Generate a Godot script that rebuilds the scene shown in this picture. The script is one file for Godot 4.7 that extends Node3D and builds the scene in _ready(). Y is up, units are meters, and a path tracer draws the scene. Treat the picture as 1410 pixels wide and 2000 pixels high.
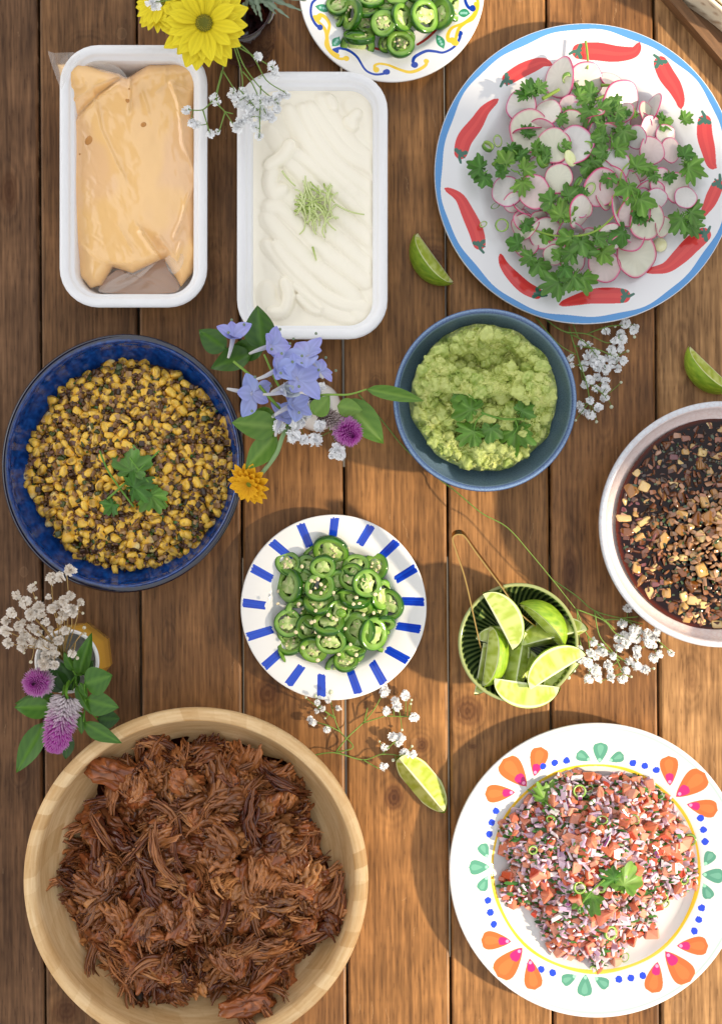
extends Node3D

const D := 1.6        # height of the lens above the table top, in metres
const S := 0.0005     # metres on the table top per photograph pixel
var rng := RandomNumberGenerator.new()
var nz := FastNoiseLite.new()
var M := {}

class MB:
	var v := PackedVector3Array()
	var c := PackedColorArray()
	var u := PackedVector2Array()
	var ix := PackedInt32Array()
	func p(pos: Vector3, col := Color.WHITE, uv := Vector2.ZERO) -> int:
		v.append(pos)
		c.append(col)
		u.append(uv)
		return v.size() - 1
	func t(a: int, b: int, d: int) -> void:
		ix.append(a)
		ix.append(d)
		ix.append(b)
	func q(a: int, b: int, d: int, e: int) -> void:
		t(a, b, d)
		t(a, d, e)
	func t_out(a: int, b: int, d: int, mid: Vector3) -> void:
		var n := (v[b] - v[a]).cross(v[d] - v[a])
		if n.dot((v[a] + v[b] + v[d]) / 3.0 - mid) < 0.0:
			t(a, d, b)
		else:
			t(a, b, d)
	func q_out(a: int, b: int, d: int, e: int, mid: Vector3) -> void:
		t_out(a, b, d, mid)
		t_out(a, d, e, mid)
	func add(o: MB, x: Transform3D, tint := Color.WHITE) -> void:
		var n := v.size()
		v.append_array(x * o.v)
		if tint == Color.WHITE:
			c.append_array(o.c)
		else:
			for k in o.c:
				c.append(k * tint)
		u.append_array(o.u)
		for i in o.ix:
			ix.append(i + n)
	func mesh() -> ArrayMesh:
		var a := []
		a.resize(Mesh.ARRAY_MAX)
		a[Mesh.ARRAY_VERTEX] = v
		a[Mesh.ARRAY_COLOR] = c
		a[Mesh.ARRAY_TEX_UV] = u
		a[Mesh.ARRAY_INDEX] = ix
		var st := SurfaceTool.new()
		st.create_from_arrays(a)
		st.generate_normals()
		st.index()
		return st.commit()

# ---------------------------------------------------------------- places, names
func P(px: float, py: float, h := 0.0) -> Vector3:
	var k := S * (1.0 - h / D)
	return Vector3((px - 705.0) * k, h, (py - 1000.0) * k)

func L(r: float, g: float, b: float) -> Color:
	return Color(r / 255.0, g / 255.0, b / 255.0).srgb_to_linear()

func sr(r: float, g: float, b: float) -> Color:
	return Color(r / 255.0, g / 255.0, b / 255.0)

func rr(a: float, b: float) -> float:
	return rng.randf_range(a, b)

func thing(called: String, label: String, category: String, at := Vector3.ZERO, group := "", turn := 0.0) -> Node3D:
	var o := Node3D.new()
	o.name = called
	o.position = at
	o.rotation.y = turn
	add_child(o, true)
	tag(o, label, category, group)
	return o

func tag(o: Node3D, label: String, category: String, group := "") -> void:
	o.set_meta("label", label)
	o.set_meta("category", category)
	if group != "":
		o.set_meta("group", group)

func part(called: String, m: Mesh, material: Material, parent: Node3D, xf := Transform3D()) -> MeshInstance3D:
	var o := MeshInstance3D.new()
	o.name = called
	o.mesh = m
	o.material_override = null
	if m.get_surface_count() == 1:
		o.set_surface_override_material(0, material)
	else:
		for i in m.get_surface_count():
			o.set_surface_override_material(i, material)
	o.transform = xf
	parent.add_child(o, true)
	return o

func one(called: String, m: Mesh, material: Material, label: String, category: String, xf := Transform3D(), group := "") -> MeshInstance3D:
	var o := part(called, m, material, self, xf)
	tag(o, label, category, group)
	return o

func scatter(called: String, m: Mesh, material: Material, parent: Node3D, xfs: Array, cols: Array) -> void:
	if xfs.is_empty():
		return
	var mm := MultiMesh.new()
	mm.transform_format = MultiMesh.TRANSFORM_3D
	mm.use_colors = not cols.is_empty()
	mm.mesh = m
	mm.instance_count = xfs.size()
	for i in xfs.size():
		mm.set_instance_transform(i, xfs[i])
		if mm.use_colors:
			mm.set_instance_color(i, cols[i])
	var o := MultiMeshInstance3D.new()
	o.name = called
	o.multimesh = mm
	o.material_override = material
	o.set_meta("kind", "stuff")
	parent.add_child(o, true)

func mat(rough := 0.5, spec := 0.5, extra := {}) -> StandardMaterial3D:
	var m := StandardMaterial3D.new()
	m.vertex_color_use_as_albedo = true
	m.roughness = rough
	m.metallic_specular = spec
	for k in extra:
		m.set(k, extra[k])
	return m

func noise_tex(size: int, freq: float, ramp: Array, kind := FastNoiseLite.TYPE_SIMPLEX_SMOOTH, octaves := 4, sd := 1, ret := -1) -> ImageTexture:
	var f := FastNoiseLite.new()
	f.noise_type = kind
	f.frequency = freq
	f.fractal_octaves = octaves
	f.seed = sd
	if octaves <= 1:
		f.fractal_type = FastNoiseLite.FRACTAL_NONE
	if ret >= 0:
		f.cellular_return_type = ret as FastNoiseLite.CellularReturnType
	var im := f.get_seamless_image(size, size, false, false, 0.1, true)
	im.convert(Image.FORMAT_L8)
	var src := im.get_data()
	var lut := PackedByteArray()
	for i in 256:
		var x := i / 255.0 * (ramp.size() - 1)
		var k := mini(int(x), ramp.size() - 2)
		var c: Color = (ramp[k] as Color).lerp(ramp[k + 1], x - k)
		lut.append(clampi(int(c.r * 255.0), 0, 255))
		lut.append(clampi(int(c.g * 255.0), 0, 255))
		lut.append(clampi(int(c.b * 255.0), 0, 255))
	var out := PackedByteArray()
	out.resize(size * size * 3)
	for i in size * size:
		var s := src[i] * 3
		out[i * 3] = lut[s]
		out[i * 3 + 1] = lut[s + 1]
		out[i * 3 + 2] = lut[s + 2]
	var res := Image.create_from_data(size, size, false, Image.FORMAT_RGB8, out)
	return ImageTexture.create_from_image(res)

# ---------------------------------------------------------------- shapes
func basis_up(up: Vector3, spin := 0.0) -> Basis:
	var y := up.normalized()
	var x := Vector3.RIGHT if absf(y.x) < 0.9 else Vector3.FORWARD
	var z := x.cross(y).normalized()
	x = y.cross(z).normalized()
	return Basis(x, y, z) * Basis(Vector3.UP, spin)

func basis_along(dir: Vector3, up := Vector3.UP) -> Basis:   # local z runs along dir, local y as near up as can be
	var z := dir.normalized()
	var x := up.cross(z)
	if x.length() < 0.001:
		x = Vector3.RIGHT
	x = x.normalized()
	return Basis(x, z.cross(x).normalized(), z)

func ring_mesh(mb: MB, rings: Array, closed := true) -> void:   # rings of equal size, running outwards-facing when rings go up and points run anticlockwise seen from above
	var n: int = rings[0].size()
	for i in rings.size() - 1:
		var a: PackedInt32Array = rings[i]
		var b: PackedInt32Array = rings[i + 1]
		for k in (n if closed else n - 1):
			var k2 := (k + 1) % n
			mb.q(a[k], a[k2], b[k2], b[k])

func lathe(profile: PackedVector2Array, seg: int, col: Callable, rim := 1.0, wob = null) -> MB:   # profile: (radius, height) from the underside's middle outwards, over the rim and into the inside's middle
	var mb := MB.new()
	var rings := []
	var run := 0.0
	for i in profile.size():
		var r := PackedInt32Array()
		if i > 0:
			run += profile[i].distance_to(profile[i - 1])
		for k in seg:
			var a := TAU * k / seg
			var q := profile[i]
			if wob != null:
				q = wob.call(q, a, i)
			var pos := Vector3(cos(a) * q.x, q.y, -sin(a) * q.x)
			var uv := Vector2(pos.x, pos.z) / rim * 0.5 + Vector2(0.5, 0.5)
			r.append(mb.p(pos, col.call(i, a, q), uv))
		rings.append(r)
	ring_mesh(mb, rings)
	return mb

func tube(mb: MB, pts: PackedVector3Array, r0: float, r1: float, seg: int, c0: Color, c1: Color, cap := true) -> void:
	var n := pts.size()
	var up := Vector3(0.13, 1, 0.07)
	var rings := []
	for i in n:
		var d := (pts[mini(i + 1, n - 1)] - pts[maxi(i - 1, 0)]).normalized()
		var x := up.cross(d)
		if x.length() < 0.01:
			x = Vector3.RIGHT.cross(d)
		x = x.normalized()
		up = d.cross(x).normalized()
		var f := float(i) / (n - 1)
		var rad := lerpf(r0, r1, f)
		var r := PackedInt32Array()
		for k in seg:
			var a := TAU * k / seg
			r.append(mb.p(pts[i] + (x * cos(a) + up * sin(a)) * rad, c0.lerp(c1, f)))
		rings.append(r)
	ring_mesh(mb, rings)
	if cap:
		var a0 := mb.p(pts[0], c0)
		var a1 := mb.p(pts[n - 1], c1)
		for k in seg:
			mb.t(a0, rings[0][(k + 1) % seg], rings[0][k])
			mb.t(a1, rings[n - 1][k], rings[n - 1][(k + 1) % seg])

func curve(points: Array, per := 6) -> PackedVector3Array:   # Catmull-Rom through the points
	var out := PackedVector3Array()
	var n := points.size()
	for i in n - 1:
		var a: Vector3 = points[maxi(i - 1, 0)]
		var b: Vector3 = points[i]
		var c: Vector3 = points[i + 1]
		var e: Vector3 = points[mini(i + 2, n - 1)]
		for k in per:
			out.append(b.cubic_interpolate(c, a, e, float(k) / per))
	out.append(points[n - 1])
	return out

func ball(mb: MB, xf: Transform3D, nlat: int, nlon: int, amp: float, freq: float, off: Vector3, ca: Color, cb: Color, power := 1.0) -> void:
	var rings := []
	for i in nlat + 1:
		var la := -PI / 2 + PI * i / nlat
		var r := PackedInt32Array()
		for k in nlon:
			var lo := TAU * k / nlon
			var d := Vector3(cos(la) * cos(lo), sin(la), -cos(la) * sin(lo))
			var s := 1.0 + amp * nz.get_noise_3dv(d * freq * 100.0 + off * 100.0)
			if power != 1.0:
				s *= pow(pow(absf(d.x), power) + pow(absf(d.y), power) + pow(absf(d.z), power), -1.0 / power)
			var f := clampf(0.5 + 0.9 * nz.get_noise_3dv(d * freq * 140.0 + off * 77.0), 0.0, 1.0)
			r.append(mb.p(xf * (d * s), ca.lerp(cb, f)))
		rings.append(r)
	ring_mesh(mb, rings)

func dice(jit: float, ch: float, col: Color, face_col := Color(-1, 0, 0), face := 3) -> MB:   # a cut cube with eased edges; one face may keep its skin
	var mb := MB.new()
	var corner := []
	for i in 8:
		corner.append(Vector3((i & 1) - 0.5, ((i >> 1) & 1) - 0.5, ((i >> 2) & 1) - 0.5) + Vector3(rr(-jit, jit), rr(-jit, jit), rr(-jit, jit)))
	var id := {}
	for i in 8:
		for a in 3:
			var q: Vector3 = corner[i]
			for b in 3:
				if b != a:
					q[b] -= signf(q[b]) * ch
			var f := a * 2 + ((i >> a) & 1)
			var c := col if face_col.r < 0.0 or f != face else face_col
			id[i * 3 + a] = mb.p(q, c * rr(0.9, 1.1))
	var o := Vector3.ZERO
	for a in 3:
		var b := (a + 1) % 3
		var d := (a + 2) % 3
		for s in 2:
			var k := s << a
			mb.q_out(id[k * 3 + a], id[(k | 1 << b) * 3 + a], id[(k | 1 << b | 1 << d) * 3 + a], id[(k | 1 << d) * 3 + a], o)
		for s in 4:   # edges along a
			var i := ((s & 1) << b) | ((s >> 1) << d)
			var j := i | 1 << a
			mb.q_out(id[i * 3 + b], id[j * 3 + b], id[j * 3 + d], id[i * 3 + d], o)
	for i in 8:
		mb.t_out(id[i * 3], id[i * 3 + 1], id[i * 3 + 2], o)
	return mb

func leaf(length: float, width: float, fold: float, droop: float, wave: float, dark: Color, light: Color, taper := 0.8, n := 9) -> MB:   # base at the origin, running along +z, face up
	var mb := MB.new()
	var rows := []
	for i in n + 1:
		var f := float(i) / n
		var w := width * 0.5 * pow(sin(PI * pow(f, taper)), 0.85) * (1.0 - 0.25 * f) * 1.15
		var r := PackedInt32Array()
		for k in 7:
			var s := (k - 3) / 3.0
			var x := s * w
			var y := absf(x) * fold - droop * f * f * length + wave * length * sin(f * 9.0 + s * 2.0) * absf(s)
			var rib := 1.0 if k == 3 else (0.25 if (i + absi(k - 3)) % 2 == 0 else 0.0)
			r.append(mb.p(Vector3(x, y, f * length * (1.0 - 0.12 * droop * f)), dark.lerp(light, rib * 0.8 + 0.12 * absf(s))))
		rows.append(r)
	for i in n:
		for k in 6:
			mb.q(rows[i][k], rows[i + 1][k], rows[i + 1][k + 1], rows[i][k + 1])
	return mb

func in_poly(x: float, y: float, poly: PackedVector2Array) -> bool:
	return Geometry2D.is_point_in_polygon(Vector2(x, y), poly)

func poly_dist(x: float, y: float, poly: PackedVector2Array) -> float:
	var best := 1e9
	var q := Vector2(x, y)
	for i in poly.size():
		best = minf(best, q.distance_squared_to(Geometry2D.get_closest_point_to_segment(q, poly[i], poly[(i + 1) % poly.size()])))
	return sqrt(best)

func from_zoom(a: Array, scale: float, ox: float, oy: float) -> PackedVector2Array:
	var out := PackedVector2Array()
	for i in range(0, a.size(), 2):
		out.append(Vector2(ox + a[i] / scale, oy + a[i + 1] / scale))
	return out

func smooth_loop(poly: PackedVector2Array, per := 5) -> PackedVector2Array:
	var out := PackedVector2Array()
	var n := poly.size()
	for i in n:
		for k in per:
			out.append(poly[i].cubic_interpolate(poly[(i + 1) % n], poly[(i - 1 + n) % n], poly[(i + 2) % n], float(k) / per))
	return out

# where a piece lies on its plate, told by what it points at
func where(q: Vector2, c: Vector2, r: float, marks: Array) -> String:
	var d := q - c
	var f := d.length() / r
	if f < 0.22:
		return "in mid heap"
	var k := int(round(fposmod(atan2(d.y, d.x), TAU) / (TAU / marks.size()))) % marks.size()
	if f < 0.6:
		return "halfway to " + str(marks[k])
	return "edge facing " + str(marks[k])

var pending := {}

func told_apart(o: Node3D, label: String, q: Vector2, c: Vector2) -> void:   # look-alikes in one spot are told by how far out they lie
	if not pending.has(label):
		pending[label] = []
	pending[label].append([q.distance_to(c), o])

func settle_labels() -> void:
	for label: String in pending:
		var list: Array = pending[label]
		list.sort_custom(func(a: Array, b: Array) -> bool: return a[0] > b[0])
		var words: Array = [[""], ["outer ", "inner "], ["outermost ", "middle ", "innermost "], ["outermost ", "second outermost ", "second innermost ", "innermost "], ["outermost ", "second outermost ", "third outermost ", "fourth outermost ", "fifth outermost ", "sixth outermost ", "seventh outermost ", "innermost "]][mini(list.size(), 5) - 1]
		for i in list.size():
			(list[i][1] as Node3D).set_meta("label", str(words[mini(i, words.size() - 1)]) + label)


# ================================================================ the scene
func _ready() -> void:
	rng.seed = 7
	nz.seed = 11
	nz.noise_type = FastNoiseLite.TYPE_SIMPLEX_SMOOTH
	nz.frequency = 0.01
	nz.fractal_octaves = 3
	make_camera_and_light()
	make_materials()
	make_table()
	make_unseen_blockers()
	make_tubs()
	make_plates()
	make_bowls()
	make_corn()
	make_guacamole()
	make_salsa()
	make_beef()
	make_pico()
	make_radish_salad()
	make_jalapenos()
	make_limes()
	make_tongs()
	make_tray()
	make_bud_vase()
	make_yellow_vase()
	make_glass_vase()
	make_sprays()
	settle_labels()

func make_camera_and_light() -> void:
	var cam := Camera3D.new()
	cam.name = "camera"
	cam.fov = rad_to_deg(2.0 * atan(0.5 / D))
	cam.near = 0.05
	cam.far = 200.0
	cam.position = Vector3(0, D, 0)
	cam.rotation_degrees = Vector3(-90, 0, 0)
	add_child(cam)
	cam.current = true
	var env := Environment.new()
	env.background_mode = Environment.BG_SKY
	var sky := Sky.new()
	var ps := ProceduralSkyMaterial.new()
	ps.sky_top_color = Color(0.82, 0.835, 0.86)
	ps.sky_horizon_color = Color(0.86, 0.86, 0.86)
	ps.sky_curve = 0.25
	ps.sun_angle_max = 40.0
	ps.sky_cover = haze_round_sun(Vector3(85, 0, 22).normalized() * cos(deg_to_rad(34.0)) + Vector3(0, sin(deg_to_rad(34.0)), 0))
	ps.ground_bottom_color = Color(0.30, 0.27, 0.24)
	ps.ground_horizon_color = Color(0.45, 0.42, 0.38)
	ps.sky_energy_multiplier = 1.0
	sky.sky_material = ps
	env.sky = sky
	env.background_energy_multiplier = 1.02
	env.tonemap_mode = Environment.TONE_MAPPER_LINEAR
	env.tonemap_exposure = 1.54
	env.sdfgi_enabled = true
	env.ssao_enabled = true
	env.ssil_enabled = true
	var we := WorldEnvironment.new()
	we.name = "environment"
	we.environment = env
	add_child(we)
	var sun := DirectionalLight3D.new()
	sun.name = "sun"
	sun.light_energy = 1.42
	sun.light_color = Color(1.0, 0.93, 0.82)
	sun.light_angular_distance = 2.4
	sun.shadow_enabled = true
	var el := deg_to_rad(34.0)
	var to_sun := Vector3(85, 0, 22).normalized() * cos(el) + Vector3(0, sin(el), 0)
	sun.basis = Basis.looking_at(-to_sun, Vector3.UP)
	add_child(sun)

func haze_round_sun(to_sun: Vector3) -> ImageTexture:   # thin bright cloud, brightest round the sun
	var im := Image.create_empty(256, 128, false, Image.FORMAT_RGBAF)
	for y in 128:
		for x in 256:
			var v := PI * (y + 0.5) / 128.0
			var u := TAU * ((x + 0.5) / 256.0 - 0.5)
			var d := Vector3(sin(u) * sin(v), cos(v), -cos(u) * sin(v))
			var ang := acos(clampf(d.dot(to_sun), -1.0, 1.0))
			var cloud := 0.75 + 0.5 * nz.get_noise_3dv(d * 160.0)
			var b := 2.6 * exp(-ang / 0.36) * cloud + 0.10 * cloud
			im.set_pixel(x, y, Color(b, b * 0.965, b * 0.90, 1.0) if d.y > -0.02 else Color(0, 0, 0, 1))
	return ImageTexture.create_from_image(im)

func make_materials() -> void:
	var fine := noise_tex(256, 0.06, [Color.BLACK, Color.WHITE])
	var coarse := noise_tex(256, 0.02, [Color.BLACK, Color.WHITE])
	M.fine = fine
	M.coarse = coarse
	M.glaze = mat(0.12, 0.5)
	M.plain = mat(0.55, 0.4)
	M.satin = mat(0.4, 0.45)
	M.wet = mat(0.22, 0.5)
	M.glossy = mat(0.12, 0.5)
	M.leaf = mat(0.38, 0.45, {backlight_enabled = true, backlight = Color(0.42, 0.55, 0.12)})
	M.herb = mat(0.42, 0.4, {backlight_enabled = true, backlight = Color(0.4, 0.55, 0.15)})
	M.petal = mat(0.6, 0.3, {backlight_enabled = true, backlight = Color(0.5, 0.5, 0.45)})
	M.stem = mat(0.5, 0.35)
	M.film = mat(0.12, 0.5, {transparency = BaseMaterial3D.TRANSPARENCY_ALPHA, albedo_color = Color(0.95, 0.93, 0.9, 0.16), vertex_color_use_as_albedo = false})

# ---------------------------------------------------------------- the table
func wood_image(i: int, w: int, h: int, dark: Color, light: Color, knots: Array) -> Image:
	var f := FastNoiseLite.new()
	f.noise_type = FastNoiseLite.TYPE_SIMPLEX_SMOOTH
	f.fractal_octaves = 3
	f.seed = 100 + i * 17
	f.frequency = 0.16
	var grain := f.get_image(w, h / 22, false, false, false)
	grain.resize(w, h, Image.INTERPOLATE_CUBIC)
	f.seed += 1
	f.frequency = 0.03
	var band := f.get_image(w, h / 14, false, false, false)
	band.resize(w, h, Image.INTERPOLATE_CUBIC)
	f.seed += 1
	f.frequency = 0.011
	var blotch := f.get_image(w, h, false, false, false)
	f.seed += 1
	f.frequency = 0.10
	f.fractal_octaves = 2
	var saw := f.get_image(maxi(4, w / 14), h, false, false, false)
	saw.resize(w, h, Image.INTERPOLATE_BILINEAR)
	f.seed += 1
	f.frequency = 0.25
	var speck := f.get_image(w, h / 7, false, false, false)
	speck.resize(w, h, Image.INTERPOLATE_CUBIC)
	for im: Image in [grain, band, blotch, saw, speck]:
		im.convert(Image.FORMAT_L8)
	var g := grain.get_data()
	var b := band.get_data()
	var bl := blotch.get_data()
	var sw := saw.get_data()
	var sp := speck.get_data()
	var out := PackedByteArray()
	out.resize(w * h * 3)
	var ring_at := w * (0.3 + 0.4 * fmod(i * 0.37, 1.0))
	var at := 0
	for y in h:
		var near := []
		for k: Array in knots:
			if absf(y - k[1]) < k[3] * 7.0:
				near.append(k)
		for x in w:
			var warp := (b[at] - 128) * 0.16
			var kn := 0.0
			var halo := 0.0
			for k: Array in near:
				var dx: float = (x - k[0]) / k[2]
				var dy: float = (y - k[1]) / k[3]
				var d2 := dx * dx + dy * dy * 0.55
				var pull := exp(-d2 * 0.16)
				warp += signf(dx) * k[2] * 1.5 * pull * (1.0 - exp(-absf(dx) * 2.0))
				var d := sqrt(dx * dx + dy * dy) + (sp[at] - 128) * 0.0010
				if d < 1.25:
					kn = maxf(kn, clampf((1.25 - d) * 1.6, 0.0, 1.0) * k[4] * (0.70 + 0.18 * sin(d * 16.0) + (0.12 if d < 0.35 else 0.0)))
				elif d < 3.2:
					halo = maxf(halo, (3.2 - d) * 0.16 * (0.55 + 0.45 * sin(d * 9.0 + warp * 0.1)))
			var ring := sin((x - ring_at + warp + (y - h * 0.5) * 0.004) * 0.38)
			var v := 0.52 + (g[at] - 128) * 0.0034 + (sp[at] - 128) * 0.0016 + (b[at] - 128) * 0.0020 + (bl[at] - 128) * 0.0022 + (sw[at] - 128) * 0.0005 * clampf((bl[at] - 96) * 0.016, 0.0, 1.0) + ring * 0.035
			if sp[at] < 62:
				v -= 0.16
			v -= halo * 0.75
			var edge := minf(x, w - 1 - x)
			var r := lerpf(dark.r, light.r, clampf(v, 0.0, 1.1))
			var gg := lerpf(dark.g, light.g, clampf(v, 0.0, 1.1))
			var bb := lerpf(dark.b, light.b, clampf(v, 0.0, 1.1))
			if kn > 0.0:
				r = lerpf(r, 0.27, kn)
				gg = lerpf(gg, 0.155, kn)
				bb = lerpf(bb, 0.08, kn)
			if edge < 2.0 and sp[at] + bl[at] > 275:
				r = lerpf(r, 0.72, 0.55)
				gg = lerpf(gg, 0.60, 0.55)
				bb = lerpf(bb, 0.48, 0.55)
			out[at * 3] = clampi(int(r * 255.0), 0, 255)
			out[at * 3 + 1] = clampi(int(gg * 255.0), 0, 255)
			out[at * 3 + 2] = clampi(int(bb * 255.0), 0, 255)
			at += 1
	var im := Image.create_from_data(w, h, false, Image.FORMAT_RGB8, out)
	var r := RandomNumberGenerator.new()
	r.seed = 500 + i
	for n in 26:   # scuffs, nicks and dried drips
		var pale := r.randf() < 0.6
		var q := Vector2(r.randf_range(4, w - 5), r.randf_range(0, h - 1))
		var d := Vector2(r.randf_range(-0.25, 0.25), 1.0) if r.randf() < 0.75 else Vector2.from_angle(r.randf() * TAU)
		for s in int(r.randf_range(3, 24)):
			var p := Vector2i(q + d * s + Vector2(sin(s * 0.4 + n), 0) * 0.7)
			if p.x > 0 and p.x < w and p.y > 0 and p.y < h:
				var c := im.get_pixelv(p)
				im.set_pixelv(p, c.lerp(Color(0.80, 0.68, 0.54) if pale else Color(0.16, 0.10, 0.07), r.randf_range(0.12, 0.4)))
	for n in 3:
		var q := Vector2(r.randf_range(12, w - 12), r.randf_range(20, h - 20))
		var rad := r.randf_range(3.0, 9.0)
		for y in range(-10, 11):
			for x in range(-10, 11):
				var l := Vector2(x, y).length()
				if l < rad:
					var p := Vector2i(q) + Vector2i(x, y)
					im.set_pixelv(p, im.get_pixelv(p).lerp(Color(0.74, 0.60, 0.48), 0.10 if l < rad - 1.4 else 0.2))
	return im

var wood_tasks := []

func make_table() -> void:
	const W := 144
	const H := 1536
	var zlen := 1.3
	# knots of each plank: photograph pixels (x, y, half width, half length, depth)
	var knots := [
		[[18, 370, 16, 40, 0.75], [40, 1505, 10, 16, 0.6]],
		[[130, 1968, 30, 26, 0.8], [175, 90, 22, 14, 0.25], [150, 1330, 8, 20, 0.3]],
		[[420, 520, 10, 26, 0.3], [330, 1250, 9, 22, 0.25]],
		[[522, 1352, 26, 30, 0.85], [600, 640, 8, 20, 0.25]],
		[[768, 1556, 18, 25, 1.0], [822, 1454, 13, 15, 0.9], [850, 500, 26, 20, 0.7], [735, 748, 7, 9, 0.6]],
		[[912, 1388, 30, 30, 0.8], [922, 1458, 9, 6, 0.7], [1000, 640, 10, 20, 0.2]],
		[[1112, 1120, 14, 46, 0.85], [1180, 820, 9, 24, 0.3], [1225, 1950, 10, 20, 0.3]],
		[[1350, 1330, 12, 26, 0.3], [1330, 700, 12, 40, 0.35]],
	]
	var dark := [sr(72, 50, 34), sr(78, 54, 34), sr(88, 60, 36), sr(94, 63, 36), sr(96, 65, 36), sr(98, 67, 38), sr(90, 60, 35), sr(108, 77, 47)]
	var light := [sr(134, 99, 70), sr(144, 105, 70), sr(158, 113, 71), sr(166, 118, 71), sr(176, 125, 74), sr(182, 131, 80), sr(170, 120, 73), sr(196, 150, 100)]
	var edges := [-118.0, 82.0, 273.0, 472.0, 672.0, 874.0, 1073.0, 1283.0, 1486.0]
	var images := []
	images.resize(8)
	var job := func(i: int) -> void:
		var list := []
		for k: Array in knots[i]:
			var zz: float = (k[1] - 1000.0) * S
			var lean: float = (k[1] - 1000.0) * 0.0065
			list.append([(k[0] - lean - edges[i]) / (edges[i + 1] - edges[i]) * W, (zz + zlen * 0.5) / zlen * H, k[2] * W / 200.0, k[3] * S / zlen * H, k[4]])
		images[i] = wood_image(i, W, H, dark[i], light[i], list)
	var group := WorkerThreadPool.add_group_task(job, 8)
	WorkerThreadPool.wait_for_group_task_completion(group)
	var relief := noise_tex(256, 0.05, [Color.BLACK, Color.WHITE], FastNoiseLite.TYPE_SIMPLEX_SMOOTH, 4, 5)
	var mats := []
	for i in 8:
		var m := StandardMaterial3D.new()
		m.albedo_texture = ImageTexture.create_from_image(images[i])
		m.texture_repeat = true
		m.roughness = 0.42
		m.metallic_specular = 0.32
		m.heightmap_enabled = true
		m.heightmap_texture = m.albedo_texture
		m.heightmap_scale = 0.06
		mats.append(m)
	var table := thing("wooden_table", "long table of brown stained wooden planks with dark gaps under all the dishes", "table", Vector3.ZERO, "", 0.0065)
	for j in range(-3, 12):
		var i := posmod(j, 8)
		var x0: float = (edges[i] - 705.0) * S + (0.802 if j > 7 else (-0.802 if j < 0 else 0.0))
		var x1: float = (edges[i + 1] - 705.0) * S + (0.802 if j > 7 else (-0.802 if j < 0 else 0.0))
		var w := x1 - x0
		var g := 0.0011
		var mb := MB.new()
		var prof := [Vector2(g, -0.028), Vector2(g, -0.0030), Vector2(g + 0.0008, -0.0010), Vector2(g + 0.0024, 0), Vector2(w - g - 0.0024, 0), Vector2(w - g - 0.0008, -0.0010), Vector2(w - g, -0.0030), Vector2(w - g, -0.028)]
		var rows := []
		for s in 2:
			var r := PackedInt32Array()
			for q: Vector2 in prof:
				r.append(mb.p(Vector3(q.x, q.y, (s - 0.5) * zlen), Color.WHITE, Vector2(clampf(q.x / w, 0.004, 0.996), s * 0.998 + 0.001)))
			rows.append(r)
		for k in 8:
			var k2 := (k + 1) % 8
			mb.q(rows[0][k], rows[1][k], rows[1][k2], rows[0][k2])
		for s in 2:
			for k in range(1, 7):
				mb.t_out(rows[s][0], rows[s][k], rows[s][k + 1], Vector3(w * 0.5, -0.014, 0))
		part("plank", hard(mb), mats[i], table, Transform3D(Basis(), Vector3(x0, rr(-0.0003, 0.0), 0)))
	var under := StandardMaterial3D.new()
	under.albedo_color = sr(60, 42, 30)
	under.roughness = 0.7
	for z: float in [-0.5, 0.0, 0.5]:
		var bm := BoxMesh.new()
		bm.size = Vector3(1.45, 0.045, 0.09)
		part("batten", bm, under, table, Transform3D(Basis(), Vector3(0, -0.0515, z)))
	for s in 4:
		var bm := BoxMesh.new()
		bm.size = Vector3(0.08, 0.66, 0.08)
		part("leg", bm, under, table, Transform3D(Basis(), Vector3(0.6 * (1 if s & 1 else -1), -0.407, 0.56 * (1 if s & 2 else -1))))
	var gm := PlaneMesh.new()
	gm.size = Vector2(160, 160)
	var gmat := StandardMaterial3D.new()
	gmat.albedo_color = sr(104, 98, 90)
	gmat.roughness = 0.9
	var ground := part("ground", gm, gmat, self, Transform3D(Basis(), Vector3(0, -0.74, 0)))
	ground.set_meta("kind", "structure")

func hard(mb: MB) -> ArrayMesh:   # as the mesh is, with a normal of its own on every flat face
	var st := SurfaceTool.new()
	st.begin(Mesh.PRIMITIVE_TRIANGLES)
	for k in range(0, mb.ix.size(), 3):
		var n := (mb.v[mb.ix[k + 2]] - mb.v[mb.ix[k]]).cross(mb.v[mb.ix[k + 1]] - mb.v[mb.ix[k]]).normalized()
		for e in 3:
			var i := mb.ix[k + e]
			st.set_normal(n)
			st.set_color(mb.c[i])
			st.set_uv(mb.u[i])
			st.add_vertex(mb.v[i])
	return st.commit()

func make_unseen_blockers() -> void:   # unseen blockers, out of view, placed to shade parts of the table
	var m := StandardMaterial3D.new()
	m.albedo_color = sr(150, 140, 128)
	m.roughness = 0.8
	var bm := BoxMesh.new()
	bm.size = Vector3(0.36, 3.2, 0.36)
	var toward := Vector3(85, 0, 22).normalized()
	var o := part("unseen_sun_post", bm, m, self, Transform3D(Basis(Vector3.UP, -atan2(22, 85)), P(1410, 650) + toward * 1.6 + Vector3(0, 0.86, 0)))  # out of view, placed to throw a band of shade across the table
	o.set_meta("kind", "structure")
	bm = BoxMesh.new()
	bm.size = Vector3(1.32, 0.05, 6.0)
	o = part("unseen_sun_slab", bm, m, self, Transform3D(Basis(), Vector3(2.25, 2.1, 0.0)))  # out of view, placed to keep the sun off the left of the table
	o.set_meta("kind", "structure")
	bm = BoxMesh.new()
	bm.size = Vector3(2.6, 0.06, 6.0)
	o = part("unseen_sky_slab", bm, m, self, Transform3D(Basis(), Vector3(-2.1, 2.35, 0.0)))  # out of view, placed to cut sky light from above on the left
	o.set_meta("kind", "structure")

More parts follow.
